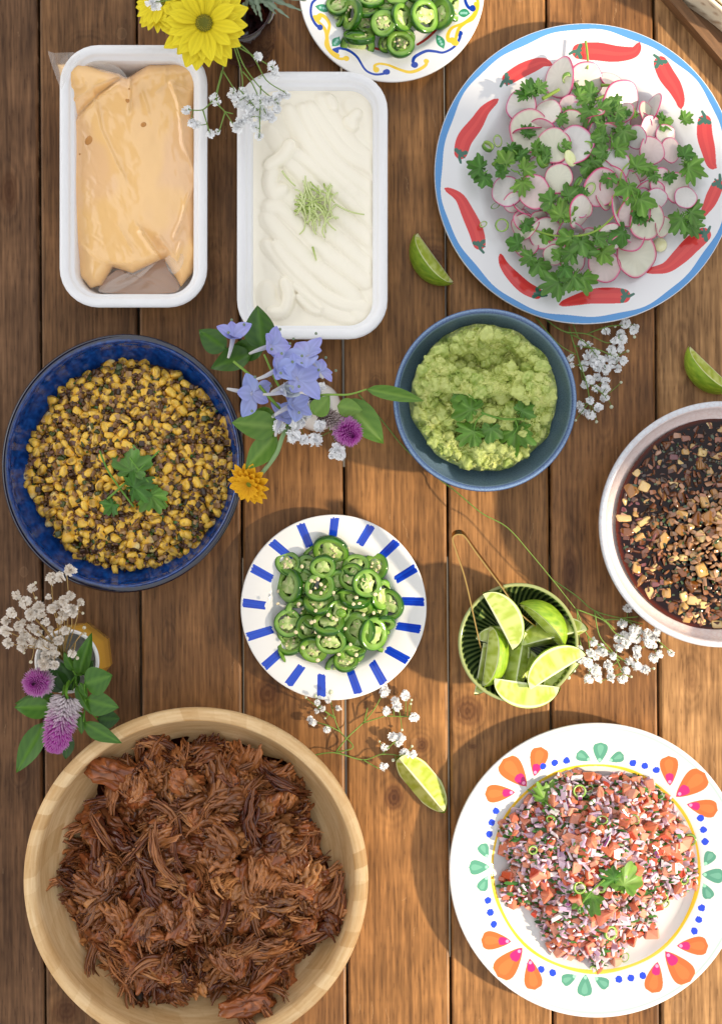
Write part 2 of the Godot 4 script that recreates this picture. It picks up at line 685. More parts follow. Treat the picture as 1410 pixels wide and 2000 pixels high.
# ---------------------------------------------------------------- tubs and what is in them
func rrect(hw: float, hd: float, rad: float, y: float) -> PackedVector3Array:   # anticlockwise seen from above
	var out := PackedVector3Array()
	for q in 4:
		var cx := (hw - rad) * (1 if q == 0 or q == 3 else -1)
		var cz := (hd - rad) * (-1 if q < 2 else 1)
		for k in 9:
			var a := PI / 2 * (q + k / 8.0)
			out.append(Vector3(cx + cos(a) * rad, y, cz - sin(a) * rad))
	return out

func tub_mesh(hw: float, hd: float, rad: float) -> MB:
	var mb := MB.new()
	var prof := [[-0.0170, 0.0], [-0.0155, 0.0005], [-0.0145, 0.002], [-0.0075, 0.050], [-0.0065, 0.0525], [-0.0012, 0.0535], [0.0, 0.0550], [0.0, 0.0578], [-0.0010, 0.0592], [-0.0028, 0.0600], [-0.0052, 0.0600], [-0.0076, 0.0594], [-0.0088, 0.0580], [-0.0094, 0.0545], [-0.0102, 0.0532], [-0.0122, 0.0526], [-0.0132, 0.0512], [-0.0190, 0.0060], [-0.0205, 0.0042], [-0.0230, 0.0035]]
	var rings := []
	var mid := PackedInt32Array()
	for k in 36:
		mid.append(mb.p(Vector3(0, 0, 0)))
	rings.append(mid)
	for q: Array in prof:
		var r := PackedInt32Array()
		for v in rrect(hw + q[0], hd + q[0], rad + q[0], q[1]):
			r.append(mb.p(v + Vector3(nz.get_noise_3dv(v * 900.0), nz.get_noise_3dv(v * 1100.0), 0) * 0.0003, L(238, 238, 240)))
		rings.append(r)
	var last := PackedInt32Array()
	for k in 36:
		last.append(mb.p(Vector3(0, 0.0035, 0), L(238, 238, 240)))
	rings.append(last)
	ring_mesh(mb, rings)
	return mb

func path_at(pts: PackedVector2Array, f: float) -> Vector2:
	var total := 0.0
	for i in pts.size() - 1:
		total += pts[i].distance_to(pts[i + 1])
	var want := f * total
	for i in pts.size() - 1:
		var l := pts[i].distance_to(pts[i + 1])
		if want <= l or i == pts.size() - 2:
			return pts[i].lerp(pts[i + 1], clampf(want / l, 0.0, 1.0))
		want -= l
	return pts[-1]

func line_dist(q: Vector2, pts: PackedVector2Array) -> Vector2:   # (distance, side: positive on the right of the way)
	var best := 1e9
	var side := 0.0
	for i in pts.size() - 1:
		var c := Geometry2D.get_closest_point_to_segment(q, pts[i], pts[i + 1])
		var d := q.distance_to(c)
		if d < best:
			best = d
			side = signf((pts[i + 1] - pts[i]).cross(q - pts[i]))
	return Vector2(best, side)

func make_tubs() -> void:
	var white := mat(0.5, 0.4, {heightmap_enabled = true, heightmap_texture = M.fine, heightmap_scale = 0.02, uv1_triplanar = true, uv1_scale = Vector3(60, 60, 60)})
	var k := S * (1.0 - 0.058 / D)
	one("food_tub", tub_mesh(144 * k, 256 * k, 76 * k).mesh(), white, "white rounded takeaway tub holding the plastic bag of orange cheese sauce", "tub", Transform3D(Basis(), P(261, 344, 0.058) * Vector3(1, 0, 1)))
	var o2 := P(610, 401, 0.058) * Vector3(1, 0, 1)
	one("food_tub", tub_mesh(147 * k, 261 * k, 76 * k).mesh(), white, "white rounded takeaway tub filled with swirled white cream", "tub", Transform3D(Basis(), o2))
	make_cream(o2, 147 * k - 0.0140, 261 * k - 0.0140, 76 * k - 0.014)
	make_cheese_bag()

func make_cream(at: Vector3, hw: float, hd: float, rad: float) -> void:
	const GX := 150
	const GZ := 264
	var h := PackedFloat32Array()
	h.resize(GX * GZ)
	for i in h.size():
		h[i] = 0.0428 + 0.0012 * nz.get_noise_2d((i % GX) * 2.2, (i / GX) * 2.2)
	var z := func(a: Array) -> PackedVector2Array: return from_zoom(a, 3.8467, 460, 140)
	# ribbons laid one over the other: [way, half width, height of the bed, height of the ribbon]
	var ribs := [
		[[640, 200, 740, 360, 880, 540, 980, 640], 62, 0, 3.4], [[850, 230, 930, 300, 1000, 420], 70, 0.2, 2.6], [[560, 260, 680, 430, 820, 600, 1000, 690], 60, 0.4, 3.6],
		[[500, 270, 590, 460, 760, 690, 980, 860], 56, 0.6, 3.6], [[395, 280, 500, 480, 690, 720, 990, 1000], 60, 0.4, 3.8], [[250, 430, 330, 560, 480, 640, 640, 760], 66, 0, 3.2],
		[[400, 580, 560, 690, 740, 870, 980, 1080], 50, 0.6, 3.5], [[390, 670, 530, 810, 700, 990, 980, 1230], 58, 0.5, 3.4], [[330, 880, 480, 1000, 700, 1190, 960, 1420], 60, 0.4, 3.8],
		[[240, 1010, 330, 1020, 480, 1160, 640, 1320, 920, 1530], 62, 0.8, 4.2], [[230, 1090, 330, 1200, 560, 1430, 860, 1660, 900, 1760], 66, 0.7, 4.0],
		[[230, 1290, 330, 1400, 470, 1570, 660, 1760, 820, 1830], 56, 0.6, 3.8], [[300, 1300, 420, 1450, 620, 1640, 780, 1730, 900, 1750], 52, 1.2, 4.0], [[230, 1620, 240, 1720, 300, 1790], 75, 0.4, 3.6],
		[[410, 540, 380, 600, 330, 650, 250, 700], 48, 2.4, 4.2], [[280, 740, 260, 830, 290, 900, 360, 880], 55, 1.6, 3.6], [[370, 1570, 400, 1680, 360, 1790, 270, 1800], 44, 2.4, 4.2],
		[[440, 1600, 560, 1700, 640, 1770], 24, 2.4, 3.0], [[470, 1680, 560, 1770, 630, 1800], 26, 2.2, 2.6], [[920, 310, 880, 350, 880, 400, 840, 360], 40, 2.0, 3.6], [[700, 190, 740, 260], 40, 1.5, 3.0],
	]
	for rib: Array in ribs:
		var flat: PackedVector2Array = z.call(rib[0])
		var p3 := []
		for q in flat:
			var w := P(q.x, q.y, 0.047) - at
			p3.append(w)
		if rib[1] > 49 and p3.size() > 2 and (p3[-1] as Vector3).x > 0.02:
			p3.append(p3[-1] + ((p3[-1] as Vector3) - (p3[-2] as Vector3)).normalized() * 0.007)
		var pts := curve(p3, 10)
		var rad_m: float = rib[1] * 1.10 / 3.8467 * S
		for i in pts.size():
			var ends := minf(1.0, minf(i + 2.0, pts.size() - i + 1.0) / 5.0)
			var r := rad_m * (0.65 + 0.35 * ends)
			var gx := (pts[i].x / hw * 0.5 + 0.5) * GX
			var gz := (pts[i].z / hd * 0.5 + 0.5) * GZ
			var sx := r / (2.0 * hw) * GX
			var sz := r / (2.0 * hd) * GZ
			for jz in range(maxi(0, int(gz - sz)), mini(GZ, int(gz + sz) + 2)):
				for jx in range(maxi(0, int(gx - sx)), mini(GX, int(gx + sx) + 2)):
					var d := Vector2((jx - gx) / sx, (jz - gz) / sz).length_squared()
					if d < 1.0:
						var hh: float = 0.0405 + rib[2] * 0.0018 + rib[3] * 0.00125 * pow(1.0 - d, 0.42)
						if hh > h[jz * GX + jx]:
							h[jz * GX + jx] = hh
	for pass_ in 1:
		var g := h.duplicate()
		for jz in range(1, GZ - 1):
			for jx in range(1, GX - 1):
				var i := jz * GX + jx
				h[i] = g[i] * 0.6 + (g[i - 1] + g[i + 1] + g[i - GX] + g[i + GX]) * 0.1
	var mb := MB.new()
	for jz in GZ:
		var v := jz / (GZ - 1.0) * 2.0 - 1.0
		var zz := v * hd
		var over := absf(zz) - (hd - rad)
		var wide := hw if over <= 0.0 else hw - rad + sqrt(maxf(0.0, rad * rad - over * over))
		for jx in GX:
			var u := jx / (GX - 1.0) * 2.0 - 1.0
			var x := u * wide
			var fx := clampf((x / hw * 0.5 + 0.5) * GX, 0, GX - 1.001)
			var i0 := jz * GX + int(fx)
			var y := lerpf(h[i0], h[mini(i0 + 1, h.size() - 1)], fx - int(fx))
			var edge := minf(wide - absf(x), (hd - absf(zz)))
			y = lerpf(0.043, y, clampf(edge / 0.003, 0.0, 1.0))
			mb.p(Vector3(x, y, zz), L(252, 245, 226))
	for jz in GZ - 1:
		for jx in GX - 1:
			var i := jz * GX + jx
			mb.q(i, i + GX, i + GX + 1, i + 1)
	one("sour_cream", mb.mesh(), mat(0.22, 0.5), "thick swirled off-white cream filling the white tub beside the chilli plate", "cream", Transform3D(Basis(), at))
	# lime zest
	var zest := thing("lime_zest", "small tangle of thin pale green lime zest strips on the white cream", "lime zest", P(617, 402, 0.047))
	var zm := mat(0.45, 0.4)
	for i in 52:
		var c := Vector2(rr(-20, 20), rr(-26, 28))
		var a := rr(0.9, 2.2) if i % 3 else rr(-0.4, 0.8)
		var len_ := rr(38, 74)
		var bend := rr(0.7, 1.9) * (1 if rng.randf() < 0.5 else -1)
		if i > 48:
			c = [Vector2(-55, -48), Vector2(62, 14), Vector2(-6, 92)][i - 49]
			a = [0.85, 0.35, 1.3][i - 49]
			len_ = [40.0, 60.0, 28.0][i - 49]
			bend = -0.5
		var pts := []
		for s in 5:
			var f := s / 4.0 - 0.5
			var q := c + Vector2.from_angle(a + bend * f) * f * len_ + Vector2.from_angle(a + PI / 2) * bend * 14.0 * (0.25 - f * f) * 2.0
			pts.append(Vector3(q.x * S, 0.0012 + (0.0 if i > 48 else rr(0.0, 0.0045)) + 0.006 * (0.25 - f * f) * (0.0 if i > 48 else 1.0), q.y * S))
		var mz := MB.new()
		var green := L(160, 184, 88) if i % 3 == 0 else L(212, 222, 164)
		tube(mz, curve(pts, 3), rr(0.0009, 0.0012), 0.0007, 5, green, L(206, 218, 148))
		part("zest_strip", mz.mesh(), zm, zest)

func make_cheese_bag() -> void:
	var z := func(a: Array) -> PackedVector2Array: return from_zoom(a, 3.775, 90, 80)
	var l: PackedVector2Array = z.call([100, 185, 132, 330, 128, 450, 152, 650, 155, 900, 175, 1200, 215, 1450, 250, 1600, 262, 1720, 340, 1812])
	var r: PackedVector2Array = z.call([1142, 175, 1128, 300, 1100, 440, 1078, 530, 1110, 650, 1122, 950, 1112, 1250, 1095, 1450, 1118, 1560, 1070, 1700, 985, 1805])
	var t: PackedVector2Array = z.call([100, 185, 250, 172, 400, 215, 540, 250, 600, 285, 680, 230, 760, 180, 880, 182, 1000, 160, 1142, 175])
	var b: PackedVector2Array = z.call([340, 1812, 420, 1790, 500, 1660, 640, 1702, 800, 1625, 860, 1600, 920, 1690, 985, 1805])
	var folds := [   # [way, depth in mm, width in zoom pixels, kind]: step lifts the side right of the way, ridge lifts both
		[z.call([575, 275, 400, 400, 165, 640]), -6.0, 34.0, "step"], [z.call([560, 250, 370, 330, 150, 470]), 2.0, 26.0, "ridge"], [z.call([370, 425, 420, 650, 560, 950]), 1.6, 60.0, "step"],
		[z.call([930, 320, 985, 470, 1015, 760, 1105, 1000]), 2.6, 30.0, "ridge"], [z.call([1112, 1030, 1050, 1150, 1000, 1330, 950, 1450]), 2.6, 28.0, "ridge"], [z.call([1120, 210, 1080, 370, 930, 315]), 2.2, 30.0, "ridge"],
		[z.call([720, 1415, 850, 1600, 920, 1690]), 6.0, 36.0, "step"], [z.call([260, 1500, 340, 1580, 440, 1640, 640, 1640]), 2.4, 40.0, "ridge"], [z.call([700, 360, 740, 470, 755, 530]), 0.8, 22.0, "ridge"],
		[z.call([150, 640, 190, 330, 290, 310]), 1.3, 26.0, "ridge"], [z.call([530, 1350, 600, 1480, 640, 1550]), 1.2, 30.0, "ridge"], [z.call([830, 1440, 960, 1600, 1000, 1480]), 2.0, 26.0, "ridge"],
		[z.call([880, 190, 880, 320, 800, 380]), 1.2, 24.0, "ridge"],
	]
	const N := 96
	const K := 132
	var org := P(261, 344, 0.05) * Vector3(1, 0, 1)
	var mb := MB.new()
	for j in K:
		var v := j / (K - 1.0)
		for i in N:
			var u := i / (N - 1.0)
			var q := path_at(l, v).lerp(path_at(r, v), u) + path_at(t, u).lerp(path_at(b, u), v)
			q -= t[0].lerp(t[-1], u).lerp(b[0].lerp(b[-1], u), v)
			q = Vector2(261, 344) + (q - Vector2(261, 344)) * Vector2(1.035, 1.02)
			var e := minf(minf(u, 1 - u) * 1.0, minf(v, 1 - v) * 1.85)
			var y := 0.026 + 0.022 * sqrt(1.0 - pow(1.0 - clampf(e / 0.14, 0.0, 1.0), 2.0)) + 0.004 * sin(PI * u) * sin(PI * v)
			y += 0.0012 * nz.get_noise_2d(q.x * 1.1, q.y * 0.8) + 0.004 * nz.get_noise_2d(q.x * 0.28 + 90, q.y * 0.22)
			y += 0.0007 * pow(1.0 - absf(nz.get_noise_2d(q.x * 2.6 + 70, q.y * 1.5)), 9.0) * (1.0 - 0.75 * smoothstep(0.05, 0.32, e))
			if v < 0.2 and u < 0.5:
				y += 0.010 * (1.0 - v / 0.2)
			if v < 0.12:
				y += 0.006 * (1.0 - v / 0.12)
			for f: Array in folds:
				var dd := line_dist(q, f[0])
				var w: float = f[2] / 3.775
				if dd.x < w * 3.0:
					if f[3] == "ridge":
						y += f[1] * 0.0016 * exp(-dd.x / w * 1.7)
					else:
						y += f[1] * 0.0014 * exp(-dd.x / w) * (1.0 if dd.y > 0.0 else -0.25) * smoothstep(0.0, 0.25, dd.x / w)
			var film := smoothstep(-0.02, 0.30, nz.get_noise_2d(q.x * 0.55 + 300, q.y * 0.4)) * 0.8
			mb.p(P(q.x, q.y, y) - org, L(250, 202, 136).lerp(L(243, 196, 146), film))
	for j in K - 1:
		for i in N - 1:
			var a := j * N + i
			mb.q(a, a + N, a + N + 1, a + 1)
	# the underside, down in the tub
	var skirt := []
	for s in 3:
		var ring := PackedInt32Array()
		for i in N:
			ring.append(i)
		for j in range(1, K):
			ring.append(j * N + N - 1)
		for i in range(N - 2, -1, -1):
			ring.append((K - 1) * N + i)
		for j in range(K - 2, 0, -1):
			ring.append(j * N)
		if s > 0:
			for n in ring.size():
				var q := mb.v[ring[n]]
				var f: float = [0, 0.93, 0.80][s]
				ring[n] = mb.p(Vector3(q.x * f, [0, 0.014, 0.006][s], q.z * f), L(236, 186, 118))
		skirt.append(ring)
	for s in 2:
		var n: int = skirt[0].size()
		for k in n:
			mb.q(skirt[s][k], skirt[s][(k + 1) % n], skirt[s + 1][(k + 1) % n], skirt[s + 1][k])
	var bag := thing("sauce_bag", "sealed clear plastic bag of smooth pale orange cheese sauce lying in a white tub", "bag of sauce", org)
	part("sauce_filled_body", mb.mesh(), mat(0.2, 0.5, {clearcoat_enabled = true, clearcoat = 0.7, clearcoat_roughness = 0.09}), bag)
	var tan := mat(0.14, 0.5, {vertex_color_use_as_albedo = false, albedo_color = Color(0.86, 0.70, 0.58, 0.5), transparency = BaseMaterial3D.TRANSPARENCY_ALPHA})
	var flaps := [[[18, 90, 60, 88, 250, 92, 200, 190, 130, 330, 105, 340], 0.063, M.film], [[300, 150, 470, 165, 560, 215, 605, 285, 520, 262, 380, 215], 0.052, M.film], [[390, 1830, 520, 1690, 660, 1720, 850, 1610, 905, 1690, 985, 1810, 900, 1862, 500, 1862], 0.026, tan], [[420, 1800, 640, 1690, 800, 1640, 700, 1740, 520, 1850, 400, 1850], 0.034, M.film], [[880, 1600, 1010, 1570, 1000, 1670, 930, 1720], 0.049, M.film]]
	for f: Array in flaps:
		var poly: PackedVector2Array = smooth_loop(z.call(f[0]), 3)
		var mid := Vector2.ZERO
		for q in poly:
			mid += q / poly.size()
		var mf := MB.new()
		var last := PackedInt32Array()
		for s in 5:
			var ring := PackedInt32Array()
			for q in poly:
				var w := mid.lerp(q, s / 4.0)
				ring.append(mf.p(P(w.x, w.y, f[1] + 0.0025 * nz.get_noise_2d(w.x * 4.0, w.y * 4.0)) - org))
			if s > 0:
				for n in ring.size():
					mf.q(last[n], ring[n], ring[(n + 1) % ring.size()], last[(n + 1) % ring.size()])
			last = ring
		part("clear_plastic", mf.mesh(), f[2], bag)
	var dot := mat(0.4, 0.4)
	for q: Array in [[320, 725, 7, 11, 0.9], [602, 433, 5, 4, 0.2], [616, 352, 2, 2, 0.0], [255, 828, 2, 2, 0.0], [725, 615, 5, 6, 0.3]]:
		var px: Vector2 = z.call([q[0], q[1]])[0]
		var md := MB.new()
		ball(md, Transform3D(Basis(Vector3.UP, q[4]).scaled(Vector3(1, 1, 1)) * Basis.from_scale(Vector3(q[3] * S, 0.0006, q[2] * S)), Vector3.ZERO), 5, 10, 0.1, 1.0, Vector3.ZERO, L(190, 130, 66), L(206, 148, 84))
		var g := mb.v[0]
		var best := 1e9
		for w in mb.v.slice(0, N * K):
			var e := (w + org - P(px.x, px.y, w.y))
			if Vector2(e.x, e.z).length_squared() < best:
				best = Vector2(e.x, e.z).length_squared()
				g = w
		part("air_bubble", md.mesh(), dot, bag, Transform3D(Basis(), g))

# ---------------------------------------------------------------- painted plates
func paint_poly(im: Image, poly: PackedVector2Array, col: Color) -> void:
	var lo := 1e9
	var hi := -1e9
	for q in poly:
		lo = minf(lo, q.y)
		hi = maxf(hi, q.y)
	for y in range(maxi(0, int(lo)), mini(im.get_height(), int(hi) + 1)):
		var xs := []
		var yc := y + 0.5
		for i in poly.size():
			var a := poly[i]
			var b := poly[(i + 1) % poly.size()]
			if (a.y <= yc) != (b.y <= yc):
				xs.append(a.x + (yc - a.y) / (b.y - a.y) * (b.x - a.x))
		xs.sort()
		for i in range(0, xs.size() - 1, 2):
			var x0 := int(round(xs[i]))
			im.fill_rect(Rect2i(x0, y, int(round(xs[i + 1])) - x0, 1), col)

func paint_stroke(im: Image, pts: PackedVector2Array, widths: Callable, col: Color) -> void:   # a brush stroke of changing width
	var a := PackedVector2Array()
	var b := PackedVector2Array()
	var n := pts.size()
	for i in n:
		var d := (pts[mini(i + 1, n - 1)] - pts[maxi(i - 1, 0)]).normalized()
		var w: float = widths.call(i / (n - 1.0))
		a.append(pts[i] + d.orthogonal() * w)
		b.append(pts[i] - d.orthogonal() * w)
	for i in n - 1:
		paint_poly(im, PackedVector2Array([a[i], a[i + 1], b[i + 1], b[i]]), col)
	for i in [0, n - 1]:
		paint_disc(im, pts[i], widths.call(float(i) / (n - 1)), col)

func paint_disc(im: Image, c: Vector2, r: float, col: Color, rough := 0.0) -> void:
	var poly := PackedVector2Array()
	for k in 20:
		poly.append(c + Vector2.from_angle(TAU * k / 20) * r * (1.0 + rr(-rough, rough)))
	paint_poly(im, poly, col)

func curve2(pts: Array, per := 8) -> PackedVector2Array:
	var out := PackedVector2Array()
	for q in curve(pts.map(func(p: Vector2) -> Vector3: return Vector3(p.x, p.y, 0)), per):
		out.append(Vector2(q.x, q.y))
	return out

const TEX := 1024

func plate(called: String, label: String, cx: float, cy: float, rpx: float, im: Image, h := 0.022, well := 0.62, tint := L(236, 234, 232)) -> Node3D:
	var R := rpx * S * (1.0 - h / D)
	var at := P(cx, cy, h) * Vector3(1, 0, 1)
	var o := thing(called, label, "plate", at)
	var top := PackedVector2Array([Vector2(R, h - 0.0016), Vector2(R * 0.9985, h - 0.0004), Vector2(R * 0.992, h), Vector2(R * 0.98, h - 0.0003), Vector2(R * 0.9, h - 0.0022), Vector2(R * 0.8, h - 0.0045), Vector2(R * (well + 0.10), h - 0.0066), Vector2(R * (well + 0.075), h - 0.0074), Vector2(R * (well + 0.05), h - 0.0094), Vector2(R * (well + 0.01), h - 0.0135), Vector2(R * (well - 0.03), h - 0.0152), Vector2(R * (well - 0.08), h - 0.0158), Vector2(R * 0.3, h - 0.0160), Vector2(0, h - 0.0160)])
	var low := PackedVector2Array([Vector2(0, 0.002), Vector2(R * 0.5, 0.002), Vector2(R * 0.52, 0.0), Vector2(R * 0.55, 0.0), Vector2(R * 0.58, 0.003), Vector2(R * 0.74, h - 0.0112), Vector2(R * 0.985, h - 0.0042), Vector2(R, h - 0.0028), Vector2(R, h - 0.0016)])
	var face := mat(0.1, 0.5, {albedo_texture = ImageTexture.create_from_image(im), vertex_color_use_as_albedo = false, texture_repeat = false})
	part("painted_face", lathe(top, 128, func(_i: int, _a: float, _q: Vector2) -> Color: return Color.WHITE, R).mesh(), face, o)
	part("underside", lathe(low, 128, func(_i: int, _a: float, _q: Vector2) -> Color: return tint, R).mesh(), M.glaze, o)
	return o

func blank(c: Color) -> Image:
	var im := Image.create_empty(TEX, TEX, false, Image.FORMAT_RGB8)
	im.fill(c)
	return im

func make_plates() -> void:
	# --- chilli plate under the radish salad
	var im := blank(sr(228, 228, 230))
	var rim := PackedVector2Array()
	var inner := PackedVector2Array()
	for k in 181:
		var a := TAU * k / 180
		rim.append(Vector2(512, 512) + Vector2.from_angle(a) * 509.0)
		inner.append(Vector2(512, 512) + Vector2.from_angle(a) * (489.0 + 4.0 * sin(a * 7.0) + 2.5 * sin(a * 17.0 + 1.0)))
	for k in 180:
		paint_poly(im, PackedVector2Array([rim[k], rim[k + 1], inner[k + 1], inner[k]]), sr(84, 146, 206))
	var to := func(q: Vector2) -> Vector2: return (q - Vector2(1142, 339)) / 294.0 * 512.0 + Vector2(512, 512)
	# chillies: way from the stem to the tip in photograph pixels, and the thickest half width
	var peppers := [
		[[1132, 98, 1165, 98, 1205, 103, 1238, 100, 1248, 84], 20], [[992, 152, 1018, 136, 1045, 124, 1062, 119, 1077, 123], 15], [[1290, 122, 1302, 145, 1318, 168, 1328, 190, 1331, 208], 18],
		[[900, 296, 908, 270, 930, 240, 948, 212, 972, 192], 18], [[936, 474, 930, 450, 914, 415, 897, 384, 870, 368], 17], [[1048, 572, 1025, 560, 1000, 536, 984, 515, 978, 496], 15],
		[[1218, 577, 1190, 576, 1155, 578, 1122, 586, 1094, 594], 19], [[1374, 458, 1352, 476, 1326, 502, 1300, 522, 1262, 528], 20], [[1376, 236, 1377, 262, 1384, 292, 1390, 318, 1398, 326], 17], [[1402, 360, 1394, 378, 1386, 396, 1378, 410, 1372, 422], 14],
	]
	for p: Array in peppers:
		var pts := []
		for i in range(0, p[0].size(), 2):
			pts.append(to.call(Vector2(p[0][i], p[0][i + 1])))
		var c := curve2(pts, 8)
		var w: float = p[1] / 294.0 * 512.0
		paint_stroke(im, c, func(f: float) -> float: return w * (0.62 + 0.38 * sin(clampf(f * 3.2, 0.0, PI / 2))) * pow(1.0 - f, 0.62) * 0.98 + 4.0, sr(214, 62, 62))
		paint_stroke(im, c, func(f: float) -> float: return w * 0.28 * pow(1.0 - f, 0.7), sr(222, 72, 68))
		var d: Vector2 = (c[0] - c[4]).normalized()
		var g := sr(62, 108, 92)
		paint_stroke(im, PackedVector2Array([c[0] + d.orthogonal() * w * 0.55 - d * 4, c[0] + d * 6, c[0] - d.orthogonal() * w * 0.55 - d * 4]), func(_f: float) -> float: return 7.0, g)
		paint_stroke(im, PackedVector2Array([c[0] + d * 4, c[0] + d * 20, c[0] + d * 34 + d.orthogonal() * 8]), func(f: float) -> float: return 7.0 - 3.0 * f, g)
		paint_stroke(im, PackedVector2Array([c[0] + d * 6, c[0] + d * 14 + d.orthogonal() * 16]), func(f: float) -> float: return 5.0 - 2.0 * f, g)
		paint_stroke(im, PackedVector2Array([c[0] + d * 6, c[0] - d * 6 - d.orthogonal() * 3]), func(f: float) -> float: return 6.0 - 2.0 * f, g)
	plate("chilli_plate", "large white plate painted with red chillies and a blue rim", 1142, 339, 294, im, 0.024)
	# --- blue striped plate
	im = blank(sr(234, 233, 231))
	for deg: float in [-90.0, -67.0, -46.0, -25.0, -4.0, 16.0, 36.0, 56.0, 74.0, 98.0, 119.0, 139.0, 160.0, 183.0, 205.0, 228.0, 248.0]:
		var a := deg_to_rad(deg + rr(-1, 1))
		var d := Vector2.from_angle(a)
		var o := Vector2(512, 512)
		var r0 := rr(0.70, 0.75) * 512
		var r1 := rr(0.955, 0.98) * 512
		var lean := rr(-10, 10)
		for s in 7:
			var off := (s - 3) * 6.0
			var c := sr(24, 78, 200).lerp(sr(14, 52, 178), rng.randf())
			paint_stroke(im, PackedVector2Array([o + d * (r0 + rr(-4, 4)) + d.orthogonal() * (off + lean), o + d * (r1 + rr(-4, 4)) + d.orthogonal() * (off * 1.1 - lean)]), func(_f: float) -> float: return 4.5, c)
	plate("striped_plate", "small white plate with hand painted blue stripes around the rim", 651.5, 1186.5, 181.5, im, 0.02)
	# --- scroll plate at the top edge
	im = blank(sr(232, 232, 232))
	var z := func(a: Array) -> PackedVector2Array:
		var out := []
		for q in from_zoom(a, 3.525, 560, 0):
			out.append((q - Vector2(765, -21)) / 181.0 * 512.0 + Vector2(512, 512))
		return curve2(out, 8)
	var blue := sr(24, 66, 170)
	var yel := sr(236, 200, 56)
	for turn in 4:
		var rot := func(pts: PackedVector2Array) -> PackedVector2Array:
			var out := PackedVector2Array()
			for q in pts:
				out.append((q - Vector2(512, 512)).rotated(turn * TAU / 3.0 if turn < 3 else 1.05) + Vector2(512, 512))
			return out
		if turn == 3:
			break
		for s: Array in [[[330, 345, 345, 330, 380, 325, 430, 340, 485, 385, 540, 475, 600, 508, 660, 505, 690, 490], blue, 8], [[330, 345, 338, 345], blue, 17], [[680, 492, 690, 490], blue, 17], [[880, 440, 870, 410, 890, 375, 960, 340, 1020, 345, 1080, 355, 1150, 320, 1190, 260, 1190, 225], blue, 9], [[876, 440, 882, 440], blue, 18], [[1188, 225, 1192, 225], blue, 16],
			[[960, 415, 955, 445, 900, 480, 840, 492, 770, 470, 700, 440, 640, 430, 605, 445, 612, 475], yel, 9], [[612, 470, 616, 475], yel, 17], [[958, 412, 962, 416], yel, 14], [[190, 120, 260, 190, 275, 250, 270, 310, 310, 370, 360, 400, 410, 398], yel, 9], [[405, 396, 412, 398], yel, 15], [[185, 125, 195, 120], yel, 18], [[1140, 270, 1115, 270, 1110, 230, 1140, 180, 1220, 150, 1290, 90, 1300, 20], yel, 10], [[1130, 270, 1140, 270], yel, 17]]:
			var w: float = s[2]
			paint_stroke(im, rot.call(z.call(s[0])), func(f: float) -> float: return w * 1.05 * (0.85 + 0.15 * sin(f * 7.0)), s[1])
		for s: Array in [[[360, 245, 340, 280, 315, 310], 30], [[1035, 225, 1060, 275, 1080, 325], 28]]:
			var w: float = s[1]
			var path: PackedVector2Array = rot.call(z.call(s[0]))
			paint_stroke(im, path, func(f: float) -> float: return w * sin(PI * clampf(f, 0.06, 0.96)) * 0.8, sr(58, 150, 110))
			for f: float in [0.3, 0.5, 0.7]:
				paint_disc(im, path_at(path, f), 8.0, sr(150, 205, 190))
	for k in 64:
		var a0 := TAU * k / 64
		if fmod(k, 16.0) < 11:
			paint_stroke(im, PackedVector2Array([Vector2(512, 512) + Vector2.from_angle(a0) * 318, Vector2(512, 512) + Vector2.from_angle(a0 + 0.11) * 318]), func(_f: float) -> float: return 8.0, sr(190, 48, 44))
	plate("scroll_plate", "white plate with painted blue and yellow scrolls at the top edge of the photo", 765, -21, 181, im, 0.02)
	# --- flower plate under the tomato salsa
	im = blank(sr(216, 216, 215))
	var o := Vector2(512, 512)
	var ring := func(r: float, w: float, c: Color, wob: float) -> void:
		for k in 180:
			var a := TAU * k / 180
			var b := TAU * (k + 1) / 180
			paint_poly(im, PackedVector2Array([o + Vector2.from_angle(a) * (r + wob * sin(a * 9)), o + Vector2.from_angle(b) * (r + wob * sin(b * 9)), o + Vector2.from_angle(b) * (r - w - wob * sin(b * 5)), o + Vector2.from_angle(a) * (r - w - wob * sin(a * 5))]), c)
	ring.call(499.0, 7.0, sr(176, 220, 192), 1.2)
	ring.call(366.0, 10.0, sr(240, 200, 62), 1.6)
	var drop := func(from: Vector2, tip: Vector2, w: float, c: Color) -> void:
		var pts := PackedVector2Array()
		for k in 13:
			pts.append(from.lerp(tip, k / 12.0))
		paint_stroke(im, pts, func(f: float) -> float: return w * 1.12 * pow(f, 0.75) * sqrt(maxf(0.0, 1.0 - pow(f, 4.0))) + 1.0, c)
	for g in 4:
		var a := deg_to_rad([-130.0, -42.0, 50.0, 133.0][g])
		for s: Array in [[0.0, 0.735, 0.0, 0.985, 54.0], [-0.115, 0.76, -0.275, 0.915, 41.0], [0.115, 0.76, 0.275, 0.915, 41.0]]:
			var p0: Vector2 = o + Vector2.from_angle(a + s[0]) * 512 * s[1]
			var p1: Vector2 = o + Vector2.from_angle(a + s[2]) * 512 * s[3]
			drop.call(p0, p1, s[4], sr(228, 100, 40))
			drop.call(p0.lerp(p1, 0.3), p1.lerp(p0, 0.1), s[4] * 0.45, sr(232, 112, 50))
			drop.call(p0 + (p1 - p0) * 0.02, p0.lerp(p1, 0.42), s[4] * 0.42, sr(190, 24, 110))
			paint_disc(im, p0.lerp(p1, 0.12), 6.0, sr(240, 150, 190))
		var b := deg_to_rad([-88.0, 3.0, 95.5, 181.0][g])
